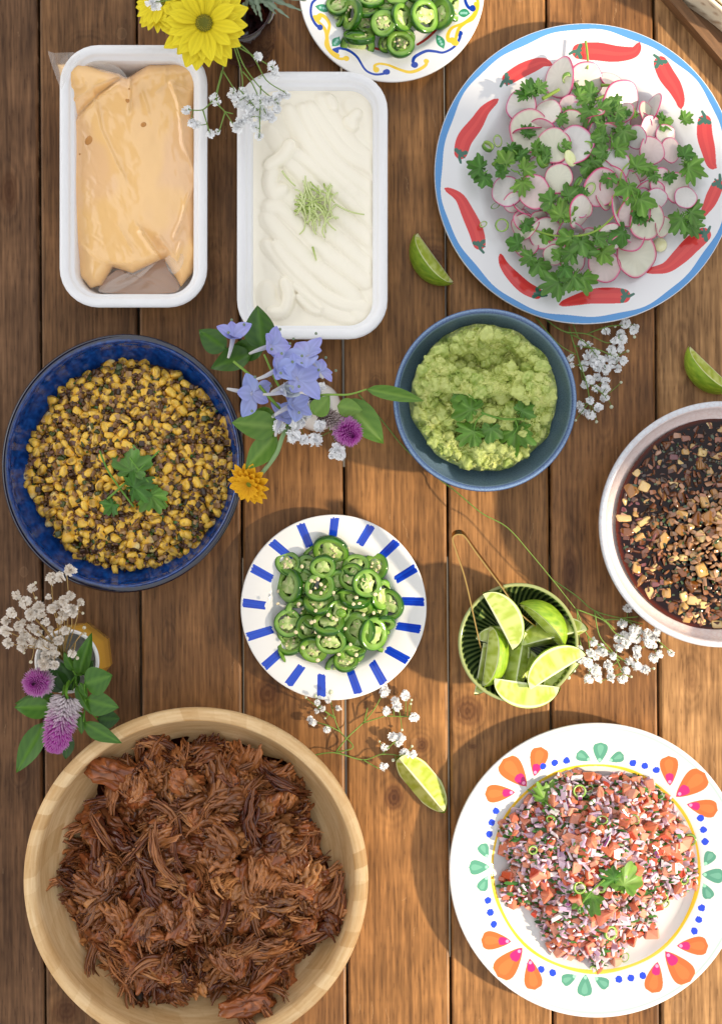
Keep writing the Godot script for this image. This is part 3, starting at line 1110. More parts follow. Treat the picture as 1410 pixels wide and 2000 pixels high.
		for s: Array in [[0.0, 0.725, 0.0, 0.865, 33.0], [-0.085, 0.74, -0.2, 0.80, 25.0], [0.085, 0.74, 0.2, 0.80, 25.0]]:
			var p0: Vector2 = o + Vector2.from_angle(b + s[0]) * 512 * s[1]
			var p1: Vector2 = o + Vector2.from_angle(b + s[2]) * 512 * s[3]
			drop.call(p0, p1, s[4], sr(82, 146, 122))
			drop.call(p0.lerp(p1, 0.35), p1.lerp(p0, 0.1), s[4] * 0.4, sr(104, 164, 140))
			paint_disc(im, p0.lerp(p1, 0.13), 6.0, sr(150, 220, 180))
		for k in 7:
			paint_disc(im, o + Vector2.from_angle(b + (k - 3) * 0.042) * 512 * (0.885 - 0.012 * absf(k - 3)), 4.5, sr(196, 228, 228))
		for s: float in [-1.0, 1.0]:
			for k in 3:
				var t := b + s * (0.30 + 0.105 * k)
				paint_disc(im, o + Vector2.from_angle(t) * 512 * (0.765 + 0.012 * k), 12.0, sr(28, 66, 208), 0.12)
	plate("flower_plate", "large white plate painted with orange petals, green sprigs and blue dots", 1165, 1700, 288, im, 0.025, 0.64, L(240, 240, 238))

# ---------------------------------------------------------------- bowls
func bowl_profile(R: float, h: float, foot: float, thick: float, belly: float) -> PackedVector2Array:   # underside's middle, foot, outer wall, rim, inner wall, inside's middle
	var out := PackedVector2Array([Vector2(0, 0.003), Vector2(foot * 0.86, 0.003), Vector2(foot * 0.9, 0.0), Vector2(foot, 0.0), Vector2(foot * 1.02, 0.004)])
	for k in range(1, 9):
		var f := k / 9.0
		out.append(Vector2(lerpf(foot * 1.02, R, pow(sin(f * PI / 2), belly)), lerpf(0.004, h - thick * 0.6, pow(f, 1.15))))
	out.append_array(PackedVector2Array([Vector2(R, h - thick * 0.5), Vector2(R - thick * 0.05, h - thick * 0.2), Vector2(R - thick * 0.3, h - thick * 0.03), Vector2(R - thick * 0.55, h), Vector2(R - thick * 0.8, h - thick * 0.07), Vector2(R - thick * 0.97, h - thick * 0.3)]))
	for k in range(8, 0, -1):
		var f := k / 9.0
		out.append(Vector2(lerpf(foot * 0.9, R - thick, pow(sin(f * PI / 2), belly)), lerpf(thick + 0.003, h - thick * 0.6, pow(f, 1.25))))
	out.append_array(PackedVector2Array([Vector2(foot * 0.7, thick + 0.0028), Vector2(0, thick + 0.0026)]))
	return out

func make_bowls() -> void:
	var seg := 120
	# --- cobalt bowl of corn
	var at := P(240, 905, 0.062) * Vector3(1, 0, 1)
	var R := 246 * S * (1 - 0.062 / D)
	var glaze := noise_tex(512, 0.018, [sr(8, 26, 66), sr(12, 42, 96), sr(18, 58, 124), sr(28, 80, 154), sr(34, 88, 164)], FastNoiseLite.TYPE_SIMPLEX_SMOOTH, 5, 21)
	var m := mat(0.1, 0.55, {albedo_texture = glaze, uv1_triplanar = true, uv1_scale = Vector3(13, 13, 13), clearcoat_enabled = true, clearcoat = 0.4, clearcoat_roughness = 0.06})
	var prof := bowl_profile(R, 0.062, R * 0.5, 0.0075, 0.75)
	var n := prof.size()
	var t := one("blue_bowl", lathe(prof, seg, func(i: int, _a: float, _q: Vector2) -> Color: return L(60, 62, 88) if i < 17 and i > 10 else Color.WHITE, 1.0, func(q: Vector2, a: float, _i: int) -> Vector2: return Vector2(q.x * (1.0 + 0.012 * sin(a * 2 - 0.6)), q.y)).mesh(), m, "wide cobalt blue glazed bowl with a near black rim holding the corn salad", "bowl", Transform3D(Basis.from_scale(Vector3(0.972, 1, 1.022)), at))
	# --- denim blue bowl of guacamole
	at = P(947, 781, 0.07) * Vector3(1, 0, 1)
	R = 179.5 * S * (1 - 0.07 / D)
	prof = bowl_profile(R, 0.07, R * 0.5, 0.0055, 0.62)
	n = prof.size()
	var speck := noise_tex(256, 0.09, [sr(150, 150, 160), sr(225, 228, 232), sr(255, 255, 255), sr(235, 238, 240)], FastNoiseLite.TYPE_SIMPLEX_SMOOTH, 4, 31)
	m = mat(0.22, 0.5, {albedo_texture = speck, uv1_triplanar = true, uv1_scale = Vector3(22, 22, 22)})
	t = one("guacamole_bowl", lathe(prof, seg, func(i: int, _a: float, _q: Vector2) -> Color:
		if i >= 12 and i <= 14: return L(62, 84, 124)
		if i == 15: return L(136, 162, 196)
		if i == 16: return L(92, 120, 160)
		if i == 17: return L(66, 88, 128)
		if i > 17 and i < 23: return L(132, 158, 188)
		return L(124, 152, 182), 1.0).mesh(), m, "denim blue stoneware bowl with a darker ringed rim holding the guacamole", "bowl", Transform3D(Basis(), at))
	# --- crackled bowl of pineapple salsa
	at = P(1411, 1024, 0.066) * Vector3(1, 0, 1)
	R = 241 * S * (1 - 0.066 / D)
	prof = bowl_profile(R, 0.066, R * 0.5, 0.006, 0.7)
	n = prof.size()
	var crack := noise_tex(1024, 0.034, [sr(226, 208, 203), sr(234, 224, 221), sr(235, 227, 224), sr(236, 229, 226), sr(236, 229, 227), sr(236, 229, 227), sr(236, 230, 228)], FastNoiseLite.TYPE_CELLULAR, 1, 9, FastNoiseLite.RETURN_DISTANCE2_SUB)
	m = mat(0.16, 0.5, {albedo_texture = crack, uv1_triplanar = true, uv1_scale = Vector3(5.5, 5.5, 5.5)})
	t = one("crackle_bowl", lathe(prof, seg, func(i: int, _a: float, _q: Vector2) -> Color: return L(222, 234, 244) if i > 11 and i < 18 else L(252, 246, 246), 1.0).mesh(), m, "pinkish white crackle glazed bowl of dark salsa cut by the right edge", "bowl", Transform3D(Basis(), at))
	# --- ribbed green bowl of limes
	at = P(1012, 1256, 0.05) * Vector3(1, 0, 1)
	R = 117.5 * S * (1 - 0.05 / D)
	prof = bowl_profile(R, 0.05, R * 0.5, 0.0036, 0.62)
	m = mat(0.14, 0.55)
	var ribs := 60
	t = one("lime_bowl", lathe(prof, ribs * 6, func(i: int, a: float, _q: Vector2) -> Color:
		var w := 0.5 + 0.5 * cos(a * ribs)
		if i >= 13 and i <= 17: return L(150, 158, 102)
		if i > 17: return L(34, 62, 34).lerp(L(142, 160, 96), pow(w, 2.2))
		return L(66, 92, 54).lerp(L(140, 156, 96), pow(w, 3.0)), 1.0, func(q: Vector2, a: float, i: int) -> Vector2:
		if i < 19: return q
		return Vector2(q.x - 0.0011 * (0.5 + 0.5 * cos(a * ribs)) * clampf(q.x / 0.02, 0, 1), q.y)).mesh(), m, "small green ribbed bowl full of lime wedges", "bowl", Transform3D(Basis(), at))
	# --- staved wooden bowl of shredded beef
	at = P(382, 1721, 0.088) * Vector3(1, 0, 1)
	R = 337.5 * S * (1 - 0.088 / D)
	prof = bowl_profile(R, 0.088, R * 0.55, 0.0125, 0.7)
	m = mat(0.42, 0.4, {albedo_texture = ImageTexture.create_from_image(stave_image()), heightmap_enabled = true, heightmap_texture = M.fine, heightmap_scale = 0.006})
	var mb := lathe(prof, 180, func(_i: int, _a: float, _q: Vector2) -> Color: return Color.WHITE)
	# uv round the bowl and along the profile
	n = prof.size()
	var all := MB.new()
	var rings := []
	var run := 0.0
	var total := 0.0
	for i in range(1, n):
		total += prof[i].distance_to(prof[i - 1])
	for i in n:
		if i > 0:
			run += prof[i].distance_to(prof[i - 1])
		var r := PackedInt32Array()
		for k in 181:
			r.append(all.p(mb.v[i * 180 + k % 180], Color.WHITE, Vector2(k / 180.0, run / total)))
		rings.append(r)
	ring_mesh(all, rings, false)
	one("wooden_bowl", all.mesh(), m, "large pale wooden salad bowl built of glued staves holding the shredded beef", "bowl", Transform3D(Basis(), at))

func stave_image() -> Image:
	const W := 1536
	const H := 512
	var f := FastNoiseLite.new()
	f.noise_type = FastNoiseLite.TYPE_SIMPLEX_SMOOTH
	f.seed = 77
	f.frequency = 0.22
	var grain := f.get_image(W / 16, H, false, false, false)
	grain.resize(W, H, Image.INTERPOLATE_CUBIC)
	f.frequency = 0.05
	var wave := f.get_image(W / 8, H, false, false, false)
	wave.resize(W, H, Image.INTERPOLATE_CUBIC)
	f.frequency = 0.3
	f.seed = 9
	var pore := f.get_image(W / 4, H, false, false, false)
	pore.resize(W, H, Image.INTERPOLATE_CUBIC)
	for im: Image in [grain, wave, pore]:
		im.convert(Image.FORMAT_L8)
	var g := grain.get_data()
	var wv := wave.get_data()
	var po := pore.get_data()
	# layers of staves laid like courses: each with its own start, width and tone
	var tone := []
	for c in 14:
		var row := []
		for k in 90:
			row.append(rng.randfn(0.0, 1.0))
		tone.append(row)
	var out := PackedByteArray()
	out.resize(W * H * 3)
	for y in H:
		var course := y * 14 / H
		var per := 16.0 if course < 6 else (64.0 if course < 8 else 22.0 + (course % 3) * 5.0)
		for x in W:
			var at := y * W + x
			var slant := x + (y % 37) * (0.35 if course >= 6 and course < 8 else 0.9) + course * 31
			var k := int(slant / W * per) % 90
			var inner := fmod(slant / W * per, 1.0)
			var v: float = 0.62 + tone[course][k] * (0.11 if course < 6 or course >= 8 else 0.13) + (g[at] - 128) * 0.0026 + (wv[at] - 128) * 0.0022
			if po[at] < 88:
				v -= 0.10
			if inner < 0.02:
				v -= 0.10
			v = clampf(v, 0.0, 1.0)
			out[at * 3] = int(lerpf(196, 240, v))
			out[at * 3 + 1] = int(lerpf(150, 208, v))
			out[at * 3 + 2] = int(lerpf(94, 160, v))
	return Image.create_from_data(W, H, false, Image.FORMAT_RGB8, out)

# ---------------------------------------------------------------- heaps
func mound(N: int, cx: float, cy: float, rpx: float, h: Callable, col: Callable, org: Vector3, base: float, edge := 1.0) -> MB:   # a round heap on a polar grid; h(px, py) gives its height
	var mb := MB.new()
	var rings := []
	var seg := int(N * 4)
	for i in N + 1:
		var f := pow(float(N - i) / N, 0.9)
		var r := PackedInt32Array()
		for k in seg:
			var a := TAU * k / seg
			var rad := f * rpx * (1.0 + edge * 0.04 * nz.get_noise_2d(cos(a) * 120.0, sin(a) * 120.0))
			var x := cx + cos(a) * rad
			var y := cy - sin(a) * rad
			var hh: float = h.call(x, y)
			if i == 0:
				hh = base
			r.append(mb.p(P(x, y, hh) - org, col.call(x, y)))
		rings.append(r)
	ring_mesh(mb, rings)
	return mb

func bumpy(q: Vector2, s: float) -> float:
	return nz.get_noise_2d(q.x * s, q.y * s)

func tumble() -> Basis:
	return Basis(Vector3(rr(-1, 1), rr(-1, 1), rr(-1, 1)).normalized(), rr(0, TAU))

# spots spread over an area, nearest neighbours kept apart
func spots(n: int, inside: Callable, box: Rect2, gap: float) -> PackedVector2Array:
	var out := PackedVector2Array()
	var cells := {}
	var tries := 0
	while out.size() < n and tries < n * 30:
		tries += 1
		var q := Vector2(rr(box.position.x, box.end.x), rr(box.position.y, box.end.y))
		if not inside.call(q):
			continue
		var c := Vector2i(q / gap)
		var ok := true
		for dx in range(-1, 2):
			for dy in range(-1, 2):
				for o: Vector2 in cells.get(c + Vector2i(dx, dy), []):
					if o.distance_squared_to(q) < gap * gap:
						ok = false
		if ok:
			out.append(q)
			if not cells.has(c):
				cells[c] = []
			cells[c].append(q)
	return out

func kernel(sd: float, charred: float) -> MB:
	var mb := MB.new()
	var rings := []
	for i in 7:
		var la := -PI / 2 + PI * i / 6
		var r := PackedInt32Array()
		for k in 9:
			var lo := TAU * k / 9
			var d := Vector3(cos(la) * cos(lo), sin(la), cos(la) * -sin(lo))
			var q := d
			q *= pow(pow(absf(d.x), 4.0) + pow(absf(d.y), 4.0) + pow(absf(d.z), 4.0), -0.25)
			var w := 0.50 + 0.50 * smoothstep(-1.0, 0.5, d.y)
			q = Vector3(q.x * w * 0.50, q.y * 0.62, q.z * w * 0.31)
			q *= 1.0 + 0.22 * nz.get_noise_3dv(d * 120.0 + Vector3(sd * 50, 0, 0))
			if d.y > 0.8:
				q.y -= 0.08
			var c := L(228, 162, 30).lerp(L(248, 204, 84), clampf(d.y * 0.6 + 0.4, 0, 1))
			if d.y < -0.35:
				c = L(238, 216, 150)
			var b := nz.get_noise_3dv(d * 90.0 + Vector3(0, sd * 91, 0))
			c = c.lerp(L(96, 58, 28), clampf((b + charred) * 2.2, 0.0, 0.85))
			r.append(mb.p(q, c))
		rings.append(r)
	ring_mesh(mb, rings)
	return mb

func make_corn() -> void:
	var org := P(262, 910, 0.0)
	var c := Vector2(258, 911)
	var R := 207.0
	var o := thing("corn_salad", "charred yellow corn salad with diced onion and herbs heaped in the blue bowl", "corn salad", org)
	var h := func(x: float, y: float) -> float:
		var d := Vector2(x, y).distance_to(c) / R
		return 0.024 + 0.024 * sqrt(maxf(0.0, 1.0 - d * d)) + 0.004 * bumpy(Vector2(x, y), 1.4)
	part("onion_bed", mound(34, c.x, c.y, R, h, func(x: float, y: float) -> Color: return L(70, 46, 26).lerp(L(104, 72, 40), 0.5 + bumpy(Vector2(x, y), 9.0)), org, 0.012, 2.0).mesh(), M.wet, o)
	var kinds := []
	for k in 10:
		kinds.append(kernel(k * 1.7, [-0.30, -0.14, -0.06, 0.04, 0.12, -0.2, -0.1, 0.0, 0.08, -0.34][k]).mesh())
	var wet := mat(0.18, 0.5)
	var inside := func(q: Vector2) -> bool: return q.distance_to(c) < R * (0.97 + 0.06 * bumpy(q - c, 0.8))
	var at := spots(430, inside, Rect2(c - Vector2(R, R), Vector2(R, R) * 2), 14.6)
	var xs := []
	for i in at.size():
		var q := at[i]
		var s := rr(0.0098, 0.0132)
		var b := (Basis(Vector3.UP, rr(0, TAU)) * Basis(Vector3.RIGHT, rr(-1.5, 1.5)) * Basis(Vector3.BACK, rr(-1.2, 1.2))).scaled(Vector3.ONE * s)
		var xf := Transform3D(b, P(q.x, q.y, h.call(q.x, q.y) + rr(0.0, 0.0035)) - org)
		if i < 300:
			part("corn_kernel", kinds[rng.randi() % 10], wet, o, xf)
		else:
			xf.origin.y -= 0.0012
			xs.append(xf)
	scatter("corn_kernels_between", kinds[2], wet, o, xs, [])
	# fine bits
	var bit := dice(0.16, 0.12, Color.WHITE).mesh()
	var x2 := []
	var c2 := []
	for q in spots(2000, inside, Rect2(c - Vector2(R, R), Vector2(R, R) * 2), 5.0):
		var s := rr(0.0026, 0.0070)
		x2.append(Transform3D((tumble() * Basis.from_scale(Vector3(1, 0.5, 0.75))).scaled(Vector3.ONE * s), P(q.x, q.y, h.call(q.x, q.y) + rr(0.0, 0.0062)) - org))
		c2.append([L(104, 72, 42), L(84, 56, 32), L(128, 92, 56), L(66, 44, 26), L(176, 138, 92), L(120, 84, 66), L(72, 80, 34), L(150, 104, 48)][rng.randi() % 8] * rr(0.8, 1.2))
	scatter("onion_and_bean_bits", bit, wet, o, x2, c2)
	var fl := flake().mesh()
	var x3 := []
	var c3 := []
	for q in spots(380, inside, Rect2(c - Vector2(R, R), Vector2(R, R) * 2), 12.0):
		x3.append(Transform3D(tumble().scaled(Vector3.ONE * rr(0.003, 0.006)), P(q.x, q.y, h.call(q.x, q.y) + 0.005) - org))
		c3.append(L(64, 98, 38) * rr(0.7, 1.4))
	scatter("herb_flakes", fl, wet, o, x3, c3)
	sprig([[[328, 990, 262, 905, 255, 893], 1.2], [[262, 990, 215, 925, 195, 880], 1.1], [[210, 975, 260, 930, 312, 880], 1.1]], [[258, 912, 78, -90, 0], [268, 950, 66, -20, 1], [298, 972, 60, 60, 2], [218, 988, 40, 130, 1]], func(x: float, y: float) -> float: return h.call(x, y) + 0.009, "cilantro sprig with crossed stems lying on the corn salad", "cilantro garnishes on the bowls")

func flake() -> MB:
	var mb := MB.new()
	var mid := mb.p(Vector3(0, 0.08, 0), Color.WHITE)
	var r := PackedInt32Array()
	for k in 7:
		var a := TAU * k / 7
		r.append(mb.p(Vector3(cos(a) * 0.5 * rr(0.6, 1.1), rr(-0.1, 0.1), -sin(a) * 0.32 * rr(0.6, 1.1)), Color.WHITE * rr(0.8, 1.1)))
	for k in 7:
		mb.t(mid, r[k], r[(k + 1) % 7])
	return mb

# ---------------------------------------------------------------- cilantro
var leaf_kinds := []

func herb_leaf(sd: int) -> MB:   # a lobed and toothed leaflet: stalk end at the origin, running along +z, one unit long
	var mb := MB.new()
	var n := 96
	var rings := [PackedInt32Array(), PackedInt32Array(), PackedInt32Array()]
	var c := L(92, 136, 58)
	var ctr := Vector3(0, 0, 0.24)
	var mid := mb.p(ctr + Vector3(0, 0.02, 0), L(98, 138, 70))
	for k in n:
		var a := TAU * k / n - PI           # 0 along +z
		var lobe := 0.0
		for l: float in [0.0, 1.02, -1.02, 1.95, -1.95]:
			var dl := absf(angle_difference(a, l)) / 0.56
			lobe = maxf(lobe, ([0.76, 0.70, 0.70, 0.44, 0.44][[0.0, 1.02, -1.02, 1.95, -1.95].find(l)]) * (1.0 - 0.40 * dl * dl))
		if absf(a) > 2.75:
			lobe = 0.25
		lobe *= 1.0 + (-0.13 + 0.22 * absf(sin(k * 0.45 + sd))) + 0.05 * sin(sd * 3 + k * 0.9)
		var vein := 0.0
		for l: float in [0.0, 1.02, -1.02]:
			vein = maxf(vein, 1.0 - absf(angle_difference(a, l)) / 0.12)
		for s in 3:
			var f: float = [0.36, 0.7, 1.0][s]
			var q := ctr + Vector3(sin(a) * lobe * f, 0, cos(a) * lobe * f)
			q.y = 0.09 * sin(a * 3 + sd) * f + 0.17 * sin(sd * 1.7 + q.x * 4.0) * f * f - 0.22 * q.z * q.z * (0.4 + 0.3 * (sd % 3)) + 0.06 * absf(q.x)
			rings[s].append(mb.p(q, c.lerp(L(136, 170, 98), clampf(vein, 0, 1) * (0.75 - 0.4 * f)) * (0.90 + 0.18 * sin(k * 0.52 + s + sd) + 0.10 * sin(a * 2 + sd))))
	for k in n:
		var k2 := (k + 1) % n
		mb.t(mid, rings[0][k], rings[0][k2])
		for s in 2:
			mb.q(rings[s][k], rings[s + 1][k], rings[s + 1][k2], rings[s][k2])
	return mb

func herb_mesh(i: int) -> ArrayMesh:
	if leaf_kinds.is_empty():
		for k in 6:
			leaf_kinds.append(herb_leaf(k + 1).mesh())
	return leaf_kinds[i % 6]

var herb_tints := {}

func herb_tint(i: int) -> StandardMaterial3D:
	if not herb_tints.has(i):
		var m: StandardMaterial3D = M.herb.duplicate()
		m.albedo_color = [Color(1, 1, 1), Color(0.82, 0.9, 0.82), Color(1.1, 1.08, 1.0), Color(1.2, 1.12, 1.05)][i]
		herb_tints[i] = m
	return herb_tints[i]

# stems: [[x, y, ...] in photograph pixels, radius in mm]; leaflets: [x, y, length in pixels, heading in degrees, tint]
func sprig(stems: Array, leaflets: Array, h: Callable, label: String, group := "", lift := 0.0) -> Node3D:
	var first: Vector2 = Vector2(leaflets[0][0], leaflets[0][1])
	var hh: float = h.call(first.x, first.y)
	var org := P(first.x, first.y, hh)
	var o := thing("cilantro_sprig", label, "cilantro", org, group)
	for s: Array in stems:
		var pts := []
		for i in range(0, s[0].size(), 2):
			var y: float = h.call(s[0][i], s[0][i + 1])
			pts.append(P(s[0][i], s[0][i + 1], y + 0.0015 + lift) - org)
		var mb := MB.new()
		tube(mb, curve(pts, 6), s[1] * 0.001, s[1] * 0.0007, 6, L(112, 150, 62), L(96, 146, 60))
		part("stem", mb.mesh(), M.stem, o)
	for l: Array in leaflets:
		var y: float = h.call(l[0], l[1])
		var a := deg_to_rad(l[3])
		var dir := Vector3(cos(a), rr(-0.12, 0.2), sin(a))
		var b := basis_along(dir, Vector3(rr(-0.3, 0.3), 1, rr(-0.3, 0.3))).scaled_local(Vector3(1, 1, 1) * l[2] * S * 0.80)
		var at := P(l[0], l[1], y + 0.003 + lift) - org
		part("leaflet", herb_mesh(rng.randi()), herb_tint(l[4]), o, Transform3D(b, at - b.z * 0.35))
	return o

# ---------------------------------------------------------------- guacamole
func make_guacamole() -> void:
	var org := P(944, 780, 0.0)
	var c := Vector2(944, 779)
	var ridges := [[[850, 690, 900, 655, 960, 640, 1010, 650, 1050, 700, 1070, 760], 40.0, 14.0], [[818, 740, 870, 735, 930, 752, 990, 745, 1050, 760], 34.0, 16.0], [[830, 800, 880, 790, 960, 800, 1070, 790], 44.0, 9.0], [[820, 850, 870, 870, 930, 890, 1000, 890, 1060, 850], 44.0, 9.0], [[860, 700, 830, 760], 34.0, 8.0]]
	var f := FastNoiseLite.new()
	f.noise_type = FastNoiseLite.TYPE_CELLULAR
	f.cellular_return_type = FastNoiseLite.RETURN_DISTANCE
	f.fractal_type = FastNoiseLite.FRACTAL_NONE
	f.frequency = 0.045
	f.seed = 4
	var cracks := []
	for r: Array in [[[872, 702, 905, 712, 930, 728, 965, 734, 1000, 752], 13.0, 0.016], [[1000, 700, 1040, 735, 1066, 775], 12.0, 0.010], [[825, 772, 880, 775, 935, 785, 1000, 778], 10.0, 0.009], [[815, 830, 870, 838, 920, 866], 10.0, 0.008], [[860, 640, 872, 690], 12.0, 0.009], [[985, 850, 1030, 880, 1060, 870], 11.0, 0.008], [[905, 880, 930, 920], 10.0, 0.008]]:
		cracks.append([from_zoom(r[0], 1.0, 0, 0), r[1], r[2]])
	var paths := []
	for r: Array in ridges:
		paths.append(from_zoom(r[0], 1.0, 0, 0))
	var h := func(x: float, y: float) -> float:
		var q := Vector2(x, y)
		var d := q.distance_to(c) / 142.0
		var v := 0.022 + 0.022 * sqrt(maxf(0.0, 1.0 - d * d))
		for i in ridges.size():
			var e: float = line_dist(q, paths[i]).x / ridges[i][1]
			if e < 1.6:
				v += ridges[i][2] * 0.0018 * exp(-pow(e, 4.0) * 2.0)
		for cr: Array in cracks:
			var e2: float = line_dist(q, cr[0]).x / cr[1]
			if e2 < 2.0:
				v -= cr[2] * exp(-e2 * e2)
		v += 0.0085 * nz.get_noise_2d(x * 2.3, y * 2.3) + 0.0060 * nz.get_noise_2d(x * 6, y * 6) + 0.0026 * nz.get_noise_2d(x * 15, y * 15)
		v += 0.0085 * (0.42 + 0.5 * -f.get_noise_2d(x, y)) + 0.0034 * -f.get_noise_2d(x * 2.6, y * 2.6)
		return v
	var col := func(x: float, y: float) -> Color:
		var k := clampf(0.5 + 1.1 * nz.get_noise_2d(x * 4 + 40, y * 4) + 0.35 * -f.get_noise_2d(x, y), 0, 1)
		var g := L(170, 186, 96).lerp(L(212, 216, 136), k)
		return g.lerp(L(140, 166, 76), clampf(nz.get_noise_2d(x * 2 + 500, y * 2) * 1.5, 0, 0.7))
	var o := thing("guacamole", "chunky mashed green guacamole heaped in the denim blue bowl", "guacamole", org)
	part("mashed_avocado", mound(124, c.x, c.y, 143, h, col, org, 0.016, 1.6).mesh(), mat(0.4, 0.4), o)
	var lumps := []
	for k in 12:
		var mb := MB.new()
		ball(mb, Transform3D(Basis.from_scale(Vector3(1, 0.8, 0.85)), Vector3.ZERO), 18, 26, 0.55, 0.9, Vector3(k * 3, 0, 1), L(146, 170, 76).lerp(L(200, 204, 122), k / 12.0), L(196, 206, 122), 2.4)
		for i in mb.v.size():
			mb.v[i] *= 1.0 + 0.11 * nz.get_noise_3dv(mb.v[i] * 420.0 + Vector3(k * 80, 0, 0))
		lumps.append(mb.mesh())
	for q in spots(150, func(q: Vector2) -> bool: return q.distance_to(c) < 130, Rect2(800, 640, 290, 290), 14):
		part("avocado_lump", lumps[rng.randi() % 12], M.satin, o, Transform3D(tumble().scaled(Vector3.ONE * rr(0.0034, 0.0085)), P(q.x, q.y, h.call(q.x, q.y) - 0.0016) - org))
	var flat := func(x: float, y: float) -> float: return h.call(x, y) + 0.0125
	sprig([[[1022, 818, 980, 818, 940, 806], 1.2], [[945, 808, 930, 822, 925, 840], 0.9], [[1005, 818, 1010, 835, 1000, 850], 0.9], [[945, 808, 935, 790, 915, 770], 0.9]], [[915, 796, 66, 215, 2], [920, 846, 58, 140, 2], [958, 842, 50, 95, 0], [1006, 846, 78, 100, 2], [1022, 800, 48, -35, 0], [898, 776, 36, 230, 0]], flat, "cilantro sprig with five broad leaflets lying on the guacamole", "cilantro garnishes on the bowls")

func cut(jit: float, ch: float, col: Color, face_col := Color(-1, 0, 0), face := 3) -> ArrayMesh:   # a knife-cut piece, its faces flat
	return hard(dice(jit, ch, col, face_col, face))

# ---------------------------------------------------------------- pineapple salsa
func make_salsa() -> void:
	var org := P(1416, 1022, 0.0)
	var c := Vector2(1411, 1024)
	var R := 209.0
	var o := thing("pineapple_salsa", "dark glossy salsa of pineapple chunks and red onion in the crackle glazed bowl", "salsa", org)
	var lift := func(x: float, y: float) -> float:   # the heap in the middle stands out of the liquid
		return 0.012 * exp(-pow(Vector2(x, y).distance_to(Vector2(1400, 1060)) / 95.0, 2.0) * 1.3)
	var h := func(x: float, y: float) -> float: return 0.036 + 0.0002 * nz.get_noise_2d(x * 5, y * 5)
	part("dark_sauce", mound(20, c.x, c.y, R, h, func(x: float, y: float) -> Color: return L(26, 10, 5).lerp(L(104, 38, 8), clampf((Vector2(x, y).distance_to(c) / R - 0.955) * 16.0, 0, 1)), org, 0.036, 0.0).mesh(), mat(0.05, 0.36), o)
	var wet := mat(0.08, 0.55, {clearcoat_enabled = true, clearcoat = 0.5, clearcoat_roughness = 0.05})
	var kinds := []
	for k in 8:
		kinds.append(dice(0.15, 0.12, [L(184, 144, 84), L(146, 100, 48), L(108, 62, 26), L(212, 182, 122)][k % 4]).mesh())
	var inside := func(q: Vector2) -> bool: return q.distance_to(c) < R * 0.95 and q.x < 1440
	for q: Vector2 in spots(110, inside, Rect2(1200, 815, 240, 420), 18.0):
		var up: float = lift.call(q.x, q.y)
		var s := rr(0.0056, 0.0108)
		var tint := rr(0.0, 1.0)
		var b := Basis(Vector3.UP, rr(0, TAU)) * Basis(Vector3.RIGHT, rr(-0.5, 0.5)) * Basis(Vector3.BACK, rr(-0.4, 0.4)) * Basis.from_scale(Vector3(rr(0.9, 1.5), 0.7, rr(0.75, 1.1)))
		part("pineapple_chunk", kinds[rng.randi() % 8], wet, o, Transform3D(b.scaled(Vector3.ONE * s), P(q.x, q.y, 0.0324 + up * 1.15 + tint * 0.0025) - org))
	var bit := dice(0.15, 0.12, Color.WHITE).mesh()
	var xs := []
	var cs := []
	for q: Vector2 in spots(460, inside, Rect2(1200, 815, 240, 420), 9.0):
		var up: float = lift.call(q.x, q.y)
		xs.append(Transform3D((tumble() * Basis.from_scale(Vector3(1.4, 0.4, 0.9))).scaled(Vector3.ONE * rr(0.0026, 0.0058)), P(q.x, q.y, 0.0350 + up * rr(0.85, 1.4) + rr(0, 0.0014)) - org))
		var pick := rng.randi() % 10
		cs.append([L(70, 34, 20), L(96, 52, 30), L(120, 70, 42), L(150, 100, 74), L(110, 56, 62), L(48, 26, 14), L(86, 42, 18), L(58, 36, 20), L(176, 132, 104), L(140, 84, 60)][pick].lerp(L(196, 150, 110), clampf(up * 80.0, 0, 0.8)))
	scatter("onion_bits", bit, wet, o, xs, cs)
	xs = []
	cs = []
	for q: Vector2 in spots(200, inside, Rect2(1200, 815, 240, 420), 8.0):
		xs.append(Transform3D((Basis(Vector3.UP, rr(0, TAU)) * Basis(Vector3.RIGHT, rr(-0.5, 0.5))).scaled(Vector3.ONE * rr(0.003, 0.006)), P(q.x, q.y, 0.0364 + lift.call(q.x, q.y) * 1.2) - org))
		cs.append(L(44, 62, 26) * rr(0.6, 1.6))
	scatter("herb_flakes", flake().mesh(), wet, o, xs, cs)

